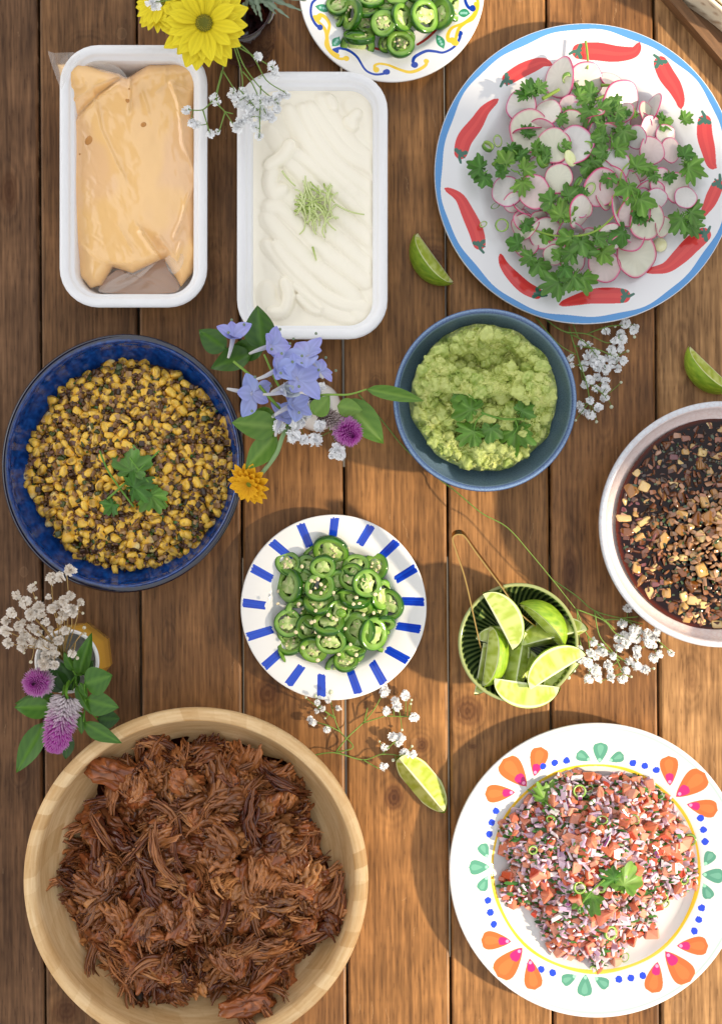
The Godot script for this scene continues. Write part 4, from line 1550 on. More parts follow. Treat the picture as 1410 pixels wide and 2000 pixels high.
# ---------------------------------------------------------------- shredded beef
func shred(kind: int, sd: int) -> MB:   # one clump of meat: fibres that run together, part and fray at the ends
	var r := RandomNumberGenerator.new()
	r.seed = sd * 31 + 5
	var mb := MB.new()
	var fat: float = [0.0015, 0.00095, 0.0012, 0.00175][kind] * r.randf_range(0.85, 1.15)
	var count: int = [24, 14, 18, 20][kind]
	var bend: float = [r.randf_range(0.2, 0.9), r.randf_range(0.6, 1.8), r.randf_range(0.9, 2.2), r.randf_range(0.1, 0.5)][kind] * (1 if r.randf() < 0.5 else -1)
	var length: float = [0.027, 0.036, 0.040, 0.019][kind] * r.randf_range(0.8, 1.25)
	var tone := pow(r.randf(), 1.3) * 1.25
	var wide: float = [0.0064, 0.0036, 0.0040, 0.0070][kind] * r.randf_range(0.8, 1.2)
	var flat: float = [0.5, 0.6, 0.7, 0.6][kind]
	var arch := r.randf_range(-0.002, 0.006)
	var twist := r.randf_range(-1.2, 1.2)
	var loose: float = [0.5, 1.5, 0.8, 0.35][kind]
	var dark := L(74, 32, 17).lerp(L(106, 52, 28), r.randf())
	var light := L(166, 100, 56).lerp(L(216, 152, 92), r.randf())
	var radius := length / (absf(bend) + 0.05)
	for i in count:
		var off := Vector2.from_angle(r.randf() * TAU) * sqrt(r.randf())
		var fray := Vector2(r.randf_range(-1, 1), r.randf_range(-0.5, 0.8)) * loose
		var fray0 := Vector2(r.randf_range(-1, 1), r.randf_range(-0.5, 0.6)) * loose
		var a0 := r.randf_range(-0.14, 0.16)
		var a1 := 1.0 + r.randf_range(-0.28, 0.14)
		var n := 8
		var pts := PackedVector3Array()
		for k in n:
			var f := lerpf(a0, a1, k / (n - 1.0))
			var a := bend * (f - 0.5)
			var o := off + fray * pow(maxf(0, f - 0.6) / 0.4, 2.0) + fray0 * pow(maxf(0, 0.4 - f) / 0.4, 2.0)
			o = o.rotated(twist * (f - 0.5)) * wide
			o.y = o.y * flat + arch * (1.0 - 4.0 * (f - 0.5) * (f - 0.5))
			o += Vector2(sin(f * 13 + i * 2.1), cos(f * 10 + i * 1.3)) * fat * 0.5
			var cr := (radius + o.x * signf(bend))
			pts.append(Vector3(sin(absf(a)) * signf(f - 0.5) * cr, o.y, signf(bend) * (cr * cos(a) - radius)))
		var c := dark.lerp(light, clampf(tone * 0.75 + r.randf_range(-0.25, 0.35) + off.y * 0.12, 0, 1))
		var seg := 5
		var up := Vector3(0.1, 1, 0.2)
		var rings := []
		for k in n:
			var d := (pts[mini(k + 1, n - 1)] - pts[maxi(k - 1, 0)]).normalized()
			var x := up.cross(d).normalized()
			up = d.cross(x).normalized()
			var f := k / (n - 1.0)
			var rad := fat * r.randf_range(0.5, 1.4) * pow(sin(PI * clampf(f * 0.94 + 0.03, 0, 1)), 0.5)
			var ring := PackedInt32Array()
			for s in seg:
				var a := TAU * s / seg
				ring.append(mb.p(pts[k] + (x * cos(a) * 1.3 + up * sin(a) * 0.8) * rad, c * (0.66 + 0.62 * r.randf())))
			rings.append(ring)
		ring_mesh(mb, rings)
	return mb

func make_beef() -> void:
	var org := P(396, 1714, 0.0)
	var outline := smooth_loop(from_zoom([500, 195, 700, 140, 850, 160, 960, 215, 1060, 250, 1125, 400, 1165, 560, 1230, 700, 1225, 830, 1150, 900, 1030, 1020, 990, 1120, 870, 1170, 760, 1090, 600, 1095, 490, 1090, 400, 1000, 300, 900, 240, 740, 240, 600, 290, 480, 350, 350, 380, 240], 1.8553, 0, 1360), 3)
	var c := Vector2(396, 1712)
	var fld := {}
	var slack := {}
	var h := func(x: float, y: float) -> float:
		var key := Vector2i(int(x / 6), int(y / 6))
		if not fld.has(key):
			var d := poly_dist(x, y, outline) * (1.0 if in_poly(x, y, outline) else -1.0)
			var out := P(x, y, 0.05) - P(382, 1721, 0.088)
			var rim := 337.5 * S * (1.0 - 0.088 / D)
			var w := pow(clampf((Vector2(out.x, out.z).length() / rim - 0.495) / 0.465, 0.0, 1.0), 1.0 / 0.7)
			var wall := lerpf(0.0155, 0.08, pow(asin(w) * 2.0 / PI, 1.25))   # the bowl's own height there
			fld[key] = maxf(0.026 + 0.050 * sqrt(clampf(d / 190.0, 0.0, 1.0)), wall + 0.012 + 0.010 * clampf(d / 30.0, 0.0, 1.0))
			slack[key] = clampf((fld[key] - wall - 0.010) / 0.03, 0.0, 1.0)
		return fld[key] + slack[key] * 0.034 * nz.get_noise_2d(x * 1.3, y * 1.3) + 0.007 * nz.get_noise_2d(x * 2.6, y * 2.6)
	var o := thing("shredded_beef", "heap of dark saucy pulled beef strands in the large wooden bowl", "pulled beef", org)
	var bed := func(x: float, y: float) -> float: return h.call(x, y) - 0.012
	var mb := MB.new()
	var rings := []
	for i in 26:
		var r := PackedInt32Array()
		for q in outline:
			var w := c.lerp(q, 1.0 - i / 25.0)
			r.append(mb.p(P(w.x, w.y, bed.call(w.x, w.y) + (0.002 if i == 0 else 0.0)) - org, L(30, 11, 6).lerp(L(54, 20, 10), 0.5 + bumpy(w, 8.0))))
		rings.append(r)
	# the outline runs clockwise on the photograph
	for r: PackedInt32Array in rings:
		r.reverse()
	ring_mesh(mb, rings)
	part("shaded_meat_bed", mb.mesh(), M.satin, o)  # bed coloured near black, standing in for shade in gaps between strands
	var meat := mat(0.25, 0.5)
	var kinds := []
	for k in 28:
		kinds.append(shred([0, 3, 0, 1, 3, 0, 2][k % 7], k).mesh())
	var inside := func(q: Vector2) -> bool: return in_poly(q.x, q.y, outline)
	var well_in := func(q: Vector2) -> bool: return in_poly(q.x, q.y, outline) and poly_dist(q.x, q.y, outline) > 19.0 + 10.0 * nz.get_noise_2d(q.x * 1.5, q.y * 1.5)
	var place := func(q: Vector2, up: float) -> Transform3D:
		var e := 8.0
		var n := Vector3(h.call(q.x - e, q.y) - h.call(q.x + e, q.y), 2 * e * S, h.call(q.x, q.y - e) - h.call(q.x, q.y + e)).normalized()
		var flow := nz.get_noise_2d(q.x * 0.5 + 900, q.y * 0.5) * 6.0 + 0.7
		var b := basis_up(n.lerp(Vector3.UP, 0.3), 0.0) * Basis(Vector3.UP, flow + rr(-1.3, 1.3)) * Basis(Vector3.BACK, rr(-0.6, 0.6)) * Basis(Vector3.RIGHT, rr(-1.0, 1.0))
		return Transform3D(b.scaled_local(Vector3.ONE * rr(0.9, 1.7)), P(q.x, q.y, h.call(q.x, q.y) + up) - org)
	var box := Rect2(120, 1430, 560, 560)
	var under := {}
	for q: Vector2 in spots(400, well_in, box, 16.0):
		var k := rng.randi() % 28
		if not under.has(k):
			under[k] = []
		under[k].append(place.call(q, rr(-0.006, -0.001)))
	for k: int in under:
		scatter("meat_strands_below", kinds[k], meat, o, under[k], [])
	for q: Vector2 in spots(270, well_in, box, 20.0):
		part("meat_strand", kinds[rng.randi() % 28], meat, o, place.call(q, rr(0.0, 0.0065)))
	var lumps := []
	for k in 8:
		var ml := MB.new()
		ball(ml, Transform3D(Basis.from_scale(Vector3(1.0, 0.34, 0.5)), Vector3.ZERO), 18, 34, 0.55, 1.1, Vector3(k * 2.3, 1, 0), L(112, 52, 26).lerp(L(150, 84, 46), k / 8.0), L(156, 88, 48).lerp(L(184, 116, 66), k / 8.0), 2.6)
		for i in ml.v.size():   # grain along the piece
			var q := ml.v[i]
			var g := nz.get_noise_2d(q.x * 40.0 + k * 90, atan2(q.y, q.z) * 700.0)
			ml.v[i] = q * Vector3(1.0, 1.0 + 0.45 * g, 1.0 + 0.45 * g)
			ml.c[i] = ml.c[i] * (1.0 + 0.9 * g)
		lumps.append(ml.mesh())
	for q: Vector2 in spots(64, well_in, box, 34.0):
		var x := place.call(q, rr(0.001, 0.006)) as Transform3D
		part("meat_chunk", lumps[rng.randi() % 8], meat, o, x.scaled_local(Vector3.ONE * rr(0.009, 0.016)))
	var black := mat(0.5, 0.4)
	for q: Array in [[348, 1486], [455, 1618], [272, 1945], [330, 1850], [470, 1640]]:
		var md := MB.new()
		ball(md, Transform3D(Basis.from_scale(Vector3(0.007, 0.004, 0.0055)), Vector3.ZERO), 8, 12, 0.6, 1.6, Vector3(q[0], 0, 0), L(24, 14, 10), L(44, 24, 14), 2.4)
		part("charred_piece", md.mesh(), black, o, Transform3D(tumble(), P(q[0], q[1], h.call(q[0], q[1]) + 0.002) - org))

# ---------------------------------------------------------------- tomato and onion salsa
func ring_slice(r: float, t: float, h: float, out_c: Color, in_c: Color, oval := 1.0) -> MB:   # a small hollow ring
	var mb := MB.new()
	var rings := []
	for k in 5:
		var q: Vector2 = [Vector2(r - t, 0), Vector2(r, 0), Vector2(r, h), Vector2(r - t, h), Vector2(r - t, 0)][k]
		var ring := PackedInt32Array()
		for s in 18:
			var a := TAU * s / 18
			ring.append(mb.p(Vector3(cos(a) * q.x, q.y - h * 0.5, -sin(a) * q.x * oval), in_c if k == 0 or k > 2 else out_c))
		rings.append(ring)
	ring_mesh(mb, rings)
	return mb

func make_pico() -> void:
	var outline := smooth_loop(from_zoom([420, 495, 325, 590, 365, 700, 385, 790, 335, 840, 365, 950, 490, 970, 540, 1110, 640, 1215, 750, 1210, 830, 1310, 850, 1220, 930, 1220, 1000, 1100, 1090, 1110, 1090, 985, 1170, 915, 1310, 860, 1260, 700, 1265, 640, 1200, 520, 1150, 420, 1080, 370, 1000, 320, 830, 330, 680, 310, 590, 330, 540, 370], 2.4737, 840, 1380), 2)
	var org := P(1165, 1700, 0.0)
	var fld := {}
	var h := func(x: float, y: float) -> float:
		var key := Vector2i(int(x / 5), int(y / 5))
		if not fld.has(key):
			var d := poly_dist(x, y, outline) * (1.0 if in_poly(x, y, outline) else -1.0)
			fld[key] = 0.0100 + 0.042 * pow(clampf(d / 135.0, 0.0, 1.0), 0.66)
		return fld[key] + 0.011 * nz.get_noise_2d(x * 1.3, y * 1.3) * clampf((fld[key] - 0.010) * 90.0, 0.0, 1.0)
	var o := thing("tomato_salsa", "fresh salsa of diced tomato, red onion and cilantro on the flower plate", "pico de gallo", org)
	var mb := MB.new()
	var rings := []
	var c := Vector2(1165, 1705)
	for i in 16:
		var r := PackedInt32Array()
		for q in outline:
			var w := c.lerp(q, 0.97 * (1.0 - i / 15.0))
			r.append(mb.p(P(w.x, w.y, 0.0092 if i == 0 else h.call(w.x, w.y) - 0.0015) - org, L(150, 84, 66).lerp(L(190, 140, 128), 0.5 + bumpy(w, 9.0))))
		rings.append(r)
	ring_mesh(mb, rings)
	part("salsa_bed", mb.mesh(), M.wet, o)
	var wet := mat(0.2, 0.5)
	var inside := func(q: Vector2) -> bool: return in_poly(q.x, q.y, outline)
	var box := Rect2(960, 1490, 420, 430)
	var tom := []
	for k in 10:
		tom.append(cut(0.2, 0.12, [L(206, 124, 96), L(194, 104, 78), L(214, 146, 120), L(200, 112, 80), L(208, 134, 108)][k % 5], [L(180, 62, 40), L(196, 80, 52)][k % 2], k % 6))
	for q: Vector2 in spots(300, inside, box, 13.0):
		part("tomato_dice", tom[rng.randi() % 10], wet, o, Transform3D((tumble() * Basis.from_scale(Vector3(1, rr(0.5, 0.9), rr(0.7, 1)))).scaled(Vector3.ONE * (rr(0.0056, 0.0095) if rng.randf() < 0.75 else rr(0.0095, 0.0135))), P(q.x, q.y, h.call(q.x, q.y) + rr(-0.001, 0.002)) - org))
	var on := []
	for k in 8:
		on.append(cut(0.14, 0.07, [L(226, 210, 212), L(218, 194, 204), L(230, 220, 218), L(208, 180, 196)][k % 4], [L(140, 74, 130), L(196, 160, 188)][k % 2], k % 6))
	var more := []
	var n := 0
	for q: Vector2 in spots(700, inside, box, 8.0):
		var xf := Transform3D((tumble() * Basis.from_scale(Vector3(rr(1.0, 2.0), 0.42, rr(0.6, 1.0)))).scaled(Vector3.ONE * rr(0.0032, 0.0068)), P(q.x, q.y, h.call(q.x, q.y) + rr(0.0, 0.0035)) - org)
		n += 1
		if n <= 280:
			xf.origin.y += 0.0004
			part("onion_dice", on[rng.randi() % 8], wet, o, xf)
		else:
			more.append(xf)
	for k in 3:
		var share := []
		for i in range(k, more.size(), 3):
			share.append(more[i])
		scatter("onion_dice_between", on[k * 2 + 1], wet, o, share, [])
	var xs := []
	var cs := []
	for q: Vector2 in spots(900, inside, box, 5.2):
		xs.append(Transform3D(tumble().scaled(Vector3(1.6, 1, 1) * rr(0.0032, 0.0084)), P(q.x, q.y, h.call(q.x, q.y) + rr(0.001, 0.0045)) - org))
		cs.append(L(58, 104, 36) * rr(0.6, 1.5))
	scatter("chopped_cilantro", flake().mesh(), M.leaf, o, xs, cs)
	var green := [ring_slice(1.0, 0.28, 0.5, L(96, 146, 44), L(176, 200, 110)).mesh(), ring_slice(1.0, 0.18, 0.4, L(120, 168, 60), L(196, 212, 140), 0.7).mesh()]
	for q: Array in [[1131, 1734, 12], [1191, 1822, 14], [1290, 1755, 15], [1297, 1765, 11], [1347, 1640, 12], [1175, 1602, 12], [1131, 1545, 13], [1150, 1540, 9], [1160, 1895, 11], [1172, 1735, 10], [1075, 1600, 9], [1240, 1600, 10], [1335, 1720, 9], [1040, 1660, 9], [1220, 1870, 10]]:
		part("green_onion_ring", green[rng.randi() % 2], wet, o, Transform3D((basis_up(Vector3(rr(-0.5, 0.5), 1, rr(-0.5, 0.5)), rr(0, 6))).scaled_local(Vector3.ONE * q[2] * S), P(q[0], q[1], h.call(q[0], q[1]) + 0.005) - org))
	var hh := func(x: float, y: float) -> float: return h.call(x, y) + 0.006
	sprig([[[1030, 1542, 1050, 1556, 1082, 1582], 0.9]], [[1066, 1556, 58, -60, 3]], hh, "single pale cilantro leaf on the tomato salsa, on its lime bowl side", "cilantro garnishes on the bowls")
	sprig([[[1180, 1718, 1150, 1745, 1128, 1778], 1.1]], [[1220, 1722, 74, -70, 3], [1195, 1715, 50, 200, 1], [1150, 1752, 70, 140, 2]], hh, "cilantro sprig of three leaflets in the middle of the tomato salsa", "cilantro garnishes on the bowls")

# ---------------------------------------------------------------- radish salad
func radish(sd: int, bent: float) -> MB:   # one thin slice, one unit in radius
	var mb := MB.new()
	var rings := []
	var prof := [[0.0, 0.04], [0.3, 0.042], [0.6, 0.044], [0.86, 0.045], [0.925, 0.044], [0.975, 0.038], [1.0, 0.0], [0.975, -0.038], [0.9, -0.045], [0.5, -0.044], [0.0, -0.04]]
	for i in range(prof.size() - 1, -1, -1):
		var r := PackedInt32Array()
		for k in 36:
			var a := TAU * k / 36
			var rad: float = prof[i][0] * (1.0 + 0.05 * sin(a * 2 + sd) + 0.02 * sin(a * 5 + sd * 2))
			var x := cos(a) * rad
			var z := -sin(a) * rad
			var y: float = prof[i][1] + bent * (x * x - 0.4 * z * z) * 0.35 + 0.05 * sin(x * 3 + sd) * rad
			var streak := 0.5 + 0.5 * sin(a * 23.0 + sd + 3.0 * nz.get_noise_2d(x * 200, z * 200 + sd * 50))
			var c := L(226, 222, 216).lerp(L(208, 206, 200), streak * clampf(prof[i][0] * 1.2, 0, 1) * 0.6)
			if prof[i][0] > 0.95:
				c = L(196, 36, 104).lerp(L(216, 92, 144), 0.5 + 0.5 * sin(a * 3 + sd))
			elif prof[i][0] > 0.88:
				c = L(224, 168, 188)
			r.append(mb.p(Vector3(x, y, z), c))
		rings.append(r)
	# the list runs from the underside's middle outwards and back over the top
	ring_mesh(mb, rings)
	return mb

func make_radish_salad() -> void:
	var c := Vector2(1142, 345)
	var outline := smooth_loop(from_zoom([300, 220, 180, 520, 40, 680, 160, 900, 240, 1090, 470, 1330, 620, 1350, 860, 1300, 1060, 1180, 1250, 1020, 1320, 720, 1230, 600, 1160, 430, 960, 240, 700, 120, 520, 70, 480, 200], 2.7647, 900, 80), 2)
	var fld := {}
	var h := func(x: float, y: float) -> float:
		var key := Vector2i(int(x / 6), int(y / 6))
		if not fld.has(key):
			var d := poly_dist(x, y, outline) * (1.0 if in_poly(x, y, outline) else -1.0)
			fld[key] = (0.012 if Vector2(x, y).distance_to(Vector2(1142, 339)) < 190 else 0.020) + 0.036 * pow(clampf(d / 130.0, 0, 1), 0.7)
		return fld[key]
	var kinds := []
	for k in 8:
		kinds.append(radish(k, [0.0, 0.5, -0.4, 0.9, 0.15, -0.2, 1.5, 0.0][k]).mesh())
	var m := mat(0.26, 0.5, {backlight_enabled = true, backlight = Color(0.3, 0.28, 0.28)})
	var tints := []
	for k in 4:
		var mt: StandardMaterial3D = m.duplicate()
		mt.albedo_color = [Color(1, 0.99, 0.97), Color(0.93, 0.93, 0.94), Color(0.97, 0.90, 0.91), Color(0.95, 0.96, 0.90)][k]
		tints.append(mt)
	# zoomed photograph: x, y, radius, tilt towards (degrees), tilt amount
	var list := [535, 195, 118, 180, 40, 675, 212, 98, 60, 25, 815, 215, 74, -60, 40, 860, 330, 116, 30, 18, 325, 350, 92, 200, 12, 468, 385, 80, 230, 25, 590, 360, 66, 120, 15, 600, 432, 66, 90, 22, 500, 565, 105, 200, 20, 612, 572, 118, 210, 16, 372, 485, 122, 200, 10,
		1000, 400, 74, 0, 50, 1035, 365, 90, 200, 62, 1020, 465, 62, 40, 22, 1105, 512, 66, 20, 22, 1022, 592, 80, 30, 22, 945, 520, 66, 150, 26, 1130, 590, 70, 0, 18, 245, 812, 88, 180, 22, 395, 815, 98, 160, 14, 290, 870, 66, 90, 20, 525, 742, 84, 150, 16, 830, 672, 98, 20, 16, 755, 790, 102, 60, 22,
		640, 925, 96, 30, 40, 455, 1038, 96, 150, 10, 350, 1005, 84, 180, 24, 350, 1085, 84, 170, 26, 925, 918, 92, 60, 16, 1000, 962, 106, 30, 20, 1082, 770, 92, 10, 24, 1162, 792, 82, 0, 24, 1210, 845, 68, 10, 10, 1052, 852, 62, 40, 26, 1085, 1005, 62, 30, 26, 940, 1160, 116, 70, 10, 770, 1212, 96, 100, 10, 800, 1035, 66, 70, 34, 500, 1155, 62, 120, 26, 850, 1085, 54, 60, 48,
		700, 480, 80, 0, 10, 760, 600, 80, 20, 14, 420, 690, 84, 180, 20, 560, 850, 80, 120, 18, 700, 1080, 80, 100, 20, 900, 780, 80, 30, 10, 600, 1180, 76, 100, 22, 960, 690, 70, 0, 12]
	var order := []
	for i in range(0, list.size(), 5):
		order.append(list.slice(i, i + 5))
	for k in 34:
		var q := Vector2(1142, 345) + Vector2.from_angle(rr(0, TAU)) * sqrt(rng.randf()) * 150.0
		if in_poly(q.x, q.y, outline):
			order.append([(q.x - 900) * 2.7647, (q.y - 80) * 2.7647, rr(56, 92), rr(0, 360), rr(24, 66)])
	var marks := ["the photo edge", "the crackle bowl", "the guacamole", "the lime wedge", "the cream tub", "the scroll plate", "the top edge", "the tray"]
	var seen := {}
	for i in order.size():
		var e: Array = order[i]
		var q := Vector2(900 + e[0] / 2.7647, 80 + e[1] / 2.7647)
		var r: float = e[2] / 2.7647 * S * rr(0.88, 1.0)
		var a := deg_to_rad(e[3])
		var t := deg_to_rad(e[4] * 1.1 + rr(-6, 8))
		var up := Vector3(cos(a) * sin(t), cos(t), sin(a) * sin(t))
		var y: float = h.call(q.x, q.y) + (0.004 if i < 40 else (-0.010 if i < 48 else rr(-0.005, 0.003))) + (i % 5) * 0.0007
		var size := "large" if e[2] > 100 else ("small" if e[2] < 72 else "medium")
		var label := "%s radish slice%s, %s of the salad" % [size, ", steeply tilted" if e[4] > 30 else "", where(q, c, 170.0, marks).replace(" facing", " facing")]
		if i >= 40 and i < 48:
			label = "radish slice buried under others, " + where(q, c, 170.0, marks)
		told_apart(part_slice("radish_slice", kinds[rng.randi() % 8], tints[rng.randi() % 4], label, "radish slice", Transform3D(basis_up(up, rr(0, 6)).scaled_local(Vector3(r, r * 0.9, r)), P(q.x, q.y, y)), "radish slices on the chilli plate"), label.replace(" of the salad", ""), q, c)
	# green onion rings and cut stalks
	var wet := mat(0.25, 0.5)
	var rings := [ring_slice(1.0, 0.22, 0.7, L(92, 140, 46), L(170, 200, 104)).mesh(), ring_slice(1.0, 0.3, 0.6, L(122, 164, 70), L(206, 220, 156), 0.7).mesh(), ring_slice(1.0, 0.15, 0.5, L(80, 130, 44), L(150, 188, 90), 0.55).mesh()]
	var k := 0
	for e: Array in [[145, 570, 32, 40], [198, 540, 34, 20], [545, 575, 40, 50], [682, 570, 30, 40], [690, 800, 40, 25], [632, 762, 32, 60], [220, 995, 36, 10], [120, 990, 22, 5], [185, 890, 26, 10], [440, 650, 36, 50], [570, 200, 34, 60], [630, 250, 30, 60], [310, 1118, 22, 60], [575, 1295, 26, 40], [700, 745, 24, 30]]:
		var q := Vector2(900 + e[0] / 2.7647, 80 + e[1] / 2.7647)
		var a := rr(0, TAU)
		var t := deg_to_rad(e[3])
		var up := Vector3(cos(a) * sin(t), cos(t), sin(a) * sin(t))
		var gl := "%s green onion ring on the radishes, %s" % ["wide" if e[2] > 33 else "narrow", where(q, c, 170.0, marks)]
		told_apart(one("green_onion_ring", rings[k % 3], wet, gl, "green onion", Transform3D(basis_up(up, a).scaled_local(Vector3.ONE * e[2] / 2.7647 * S), P(q.x, q.y, maxf(h.call(q.x, q.y), 0.019) + (0.008 if k != 7 else 0.004))), "green onion rings on the chilli plate"), gl, q, c)
		k += 1
	var mb := MB.new()
	ball(mb, Transform3D(Basis(Vector3.UP, 0.2) * Basis.from_scale(Vector3(0.0050, 0.0042, 0.0085)), Vector3.ZERO), 10, 14, 0.05, 1.0, Vector3.ONE, L(214, 220, 150), L(232, 234, 190))
	one("green_onion_slice", mb.mesh(), wet, "pale solid green onion slice beside the middle of the radish salad", "green onion", Transform3D(Basis(Vector3.UP, 0.2), P(1113, 309, h.call(1113, 309) + 0.012)))
	mb = MB.new()
	ball(mb, Transform3D(Basis.from_scale(Vector3(0.0070, 0.0030, 0.0070)), Vector3.ZERO), 8, 14, 0.05, 1.0, Vector3.ONE, L(222, 222, 160), L(236, 236, 200))
	one("green_onion_slice", mb.mesh(), wet, "pale round green onion slice on the well of the chilli plate facing the crackle bowl", "green onion", Transform3D(Basis(), P(1288, 478, 0.021)))
	# loose stalks
	for e: Array in [[[378, 1015, 470, 1045, 560, 1055, 660, 1048, 740, 1018, 810, 960, 860, 900, 888, 840], 1.1, "long curved cilantro stem lying across the middle of the radish salad"], [[672, 0, 680, 60, 684, 110, 682, 150], 1.2, "thin pale stem standing over the topmost chilli painted on the plate"], [[440, 312, 480, 290, 530, 262], 2.0, "green onion stalk between two radish slices on the side of the scroll plate"], [[725, 318, 770, 298, 822, 276], 1.6, "green onion stalk above the biggest radish slice near the top edge"], [[755, 240, 800, 240, 866, 250], 1.6, "green onion stalk beside the topmost white radish slices"], [[905, 660, 870, 700, 850, 780, 800, 890], 0.9, "thin stem hanging down from the centre of the radish salad"]]:
		var pts := []
		var way := from_zoom(e[0], 2.7647, 900, 80)
		for q in way:
			pts.append(P(q.x, q.y, maxf(h.call(q.x, q.y), 0.024) + 0.0105) - P(way[0].x, way[0].y, 0.02))
		var ms := MB.new()
		tube(ms, curve(pts, 5), e[1] * 0.001, e[1] * 0.0008, 7, L(128, 160, 66), L(150, 178, 80))
		one("cut_stem", ms.mesh(), M.stem, e[2], "stem", Transform3D(Basis(), P(way[0].x, way[0].y, 0.02)))
	# cilantro: sprigs of two or three leaflets [x, y, length, heading, tint]
	var hh := func(x: float, y: float) -> float: return maxf(h.call(x, y), 0.021) + 0.0085
	var sprigs := [
		[[378, 262, 130, -90, 1], [425, 250, 90, -30, 0], [340, 290, 100, 200, 1]], [[690, 290, 150, 200, 0], [690, 390, 140, 110, 0], [760, 370, 120, 20, 0]], [[850, 380, 100, -20, 0], [800, 360, 90, -100, 1], [880, 500, 150, 75, 0]],
		[[700, 660, 150, 120, 0], [760, 600, 110, 180, 0], [800, 740, 100, 90, 0]], [[850, 580, 110, -20, 2], [830, 450, 100, -60, 1], [760, 520, 110, 160, 0]], [[95, 680, 130, 200, 1], [125, 745, 110, 110, 1]], [[240, 650, 130, 235, 3], [350, 690, 110, -30, 3], [330, 775, 120, 90, 3]],
		[[540, 930, 165, -85, 3]], [[590, 830, 130, -40, 0], [480, 860, 120, 200, 0]], [[950, 670, 130, -60, 2], [1010, 690, 100, 70, 2]], [[900, 800, 150, 90, 2], [970, 870, 160, 80, 2], [960, 930, 110, 40, 1]], [[1240, 690, 170, 20, 2], [1210, 610, 110, -60, 1]],
		[[1180, 970, 150, 120, 0], [1250, 930, 140, 10, 0], [1240, 1000, 130, 60, 0]], [[1210, 420, 90, -40, 2]], [[1100, 440, 110, 40, 2], [1080, 420, 70, 200, 1]], [[580, 1070, 130, 160, 2], [650, 1095, 140, 80, 0], [590, 1150, 120, 130, 0]], [[770, 1150, 130, 40, 3], [740, 1060, 120, -20, 0]],
		[[420, 1215, 140, 60, 0], [300, 1090, 110, 200, 1], [370, 1170, 110, 150, 0]], [[510, 1310, 170, 150, 0], [600, 1280, 150, 120, 0], [660, 1290, 150, 70, 2]], [[860, 1040, 140, 150, 1], [980, 940, 120, 20, 1]], [[270, 590, 120, 60, 1], [330, 620, 90, 20, 1]], [[540, 420, 80, 30, 0], [580, 380, 70, -80, 2]],
		[[1125, 730, 80, 80, 1]], [[680, 1130, 120, -60, 0]], [[560, 1235, 100, 60, 1]],
	]
	for extra in 24:
		var q := Vector2(1142, 345) + Vector2.from_angle(rr(0, TAU)) * sqrt(rng.randf()) * 165.0
		if in_poly(q.x, q.y, outline):
			sprigs.append([[(q.x - 900) * 2.7647, (q.y - 80) * 2.7647, rr(60, 105), rr(0, 360), rng.randi() % 3]])
	for e: Array in sprigs:
		var lv := []
		var mid := Vector2.ZERO
		for l: Array in e:
			var q := Vector2(900 + l[0] / 2.7647, 80 + l[1] / 2.7647)
			mid += q / e.size()
			lv.append([q.x, q.y, l[2] / 2.7647, l[3], l[4]])
		var stems := []
		for l: Array in lv:
			var dq: Vector2 = Vector2.from_angle(deg_to_rad(l[3])) * l[2] * 0.4
			stems.append([[mid.x, mid.y, (mid.x + l[0] - dq.x) * 0.5, (mid.y + l[1] - dq.y) * 0.5 + 2, l[0] - dq.x, l[1] - dq.y], 0.8])
		var tone := "pale" if e[0][4] == 3 else ("bright" if e[0][4] == 2 else ("dark" if e[0][4] == 1 else "green"))
		var sl := "%s cilantro with %s on the radishes, %s" % [tone, ["one leaflet", "two leaflets", "three leaflets"][e.size() - 1], where(mid, c, 170.0, marks)]
		told_apart(sprig(stems, lv, hh, sl, "cilantro on the radish salad"), sl, mid, c)

func part_slice(called: String, m: Mesh, material: Material, label: String, category: String, xf: Transform3D, group: String) -> MeshInstance3D:
	return one(called, m, material, label, category, xf, group)

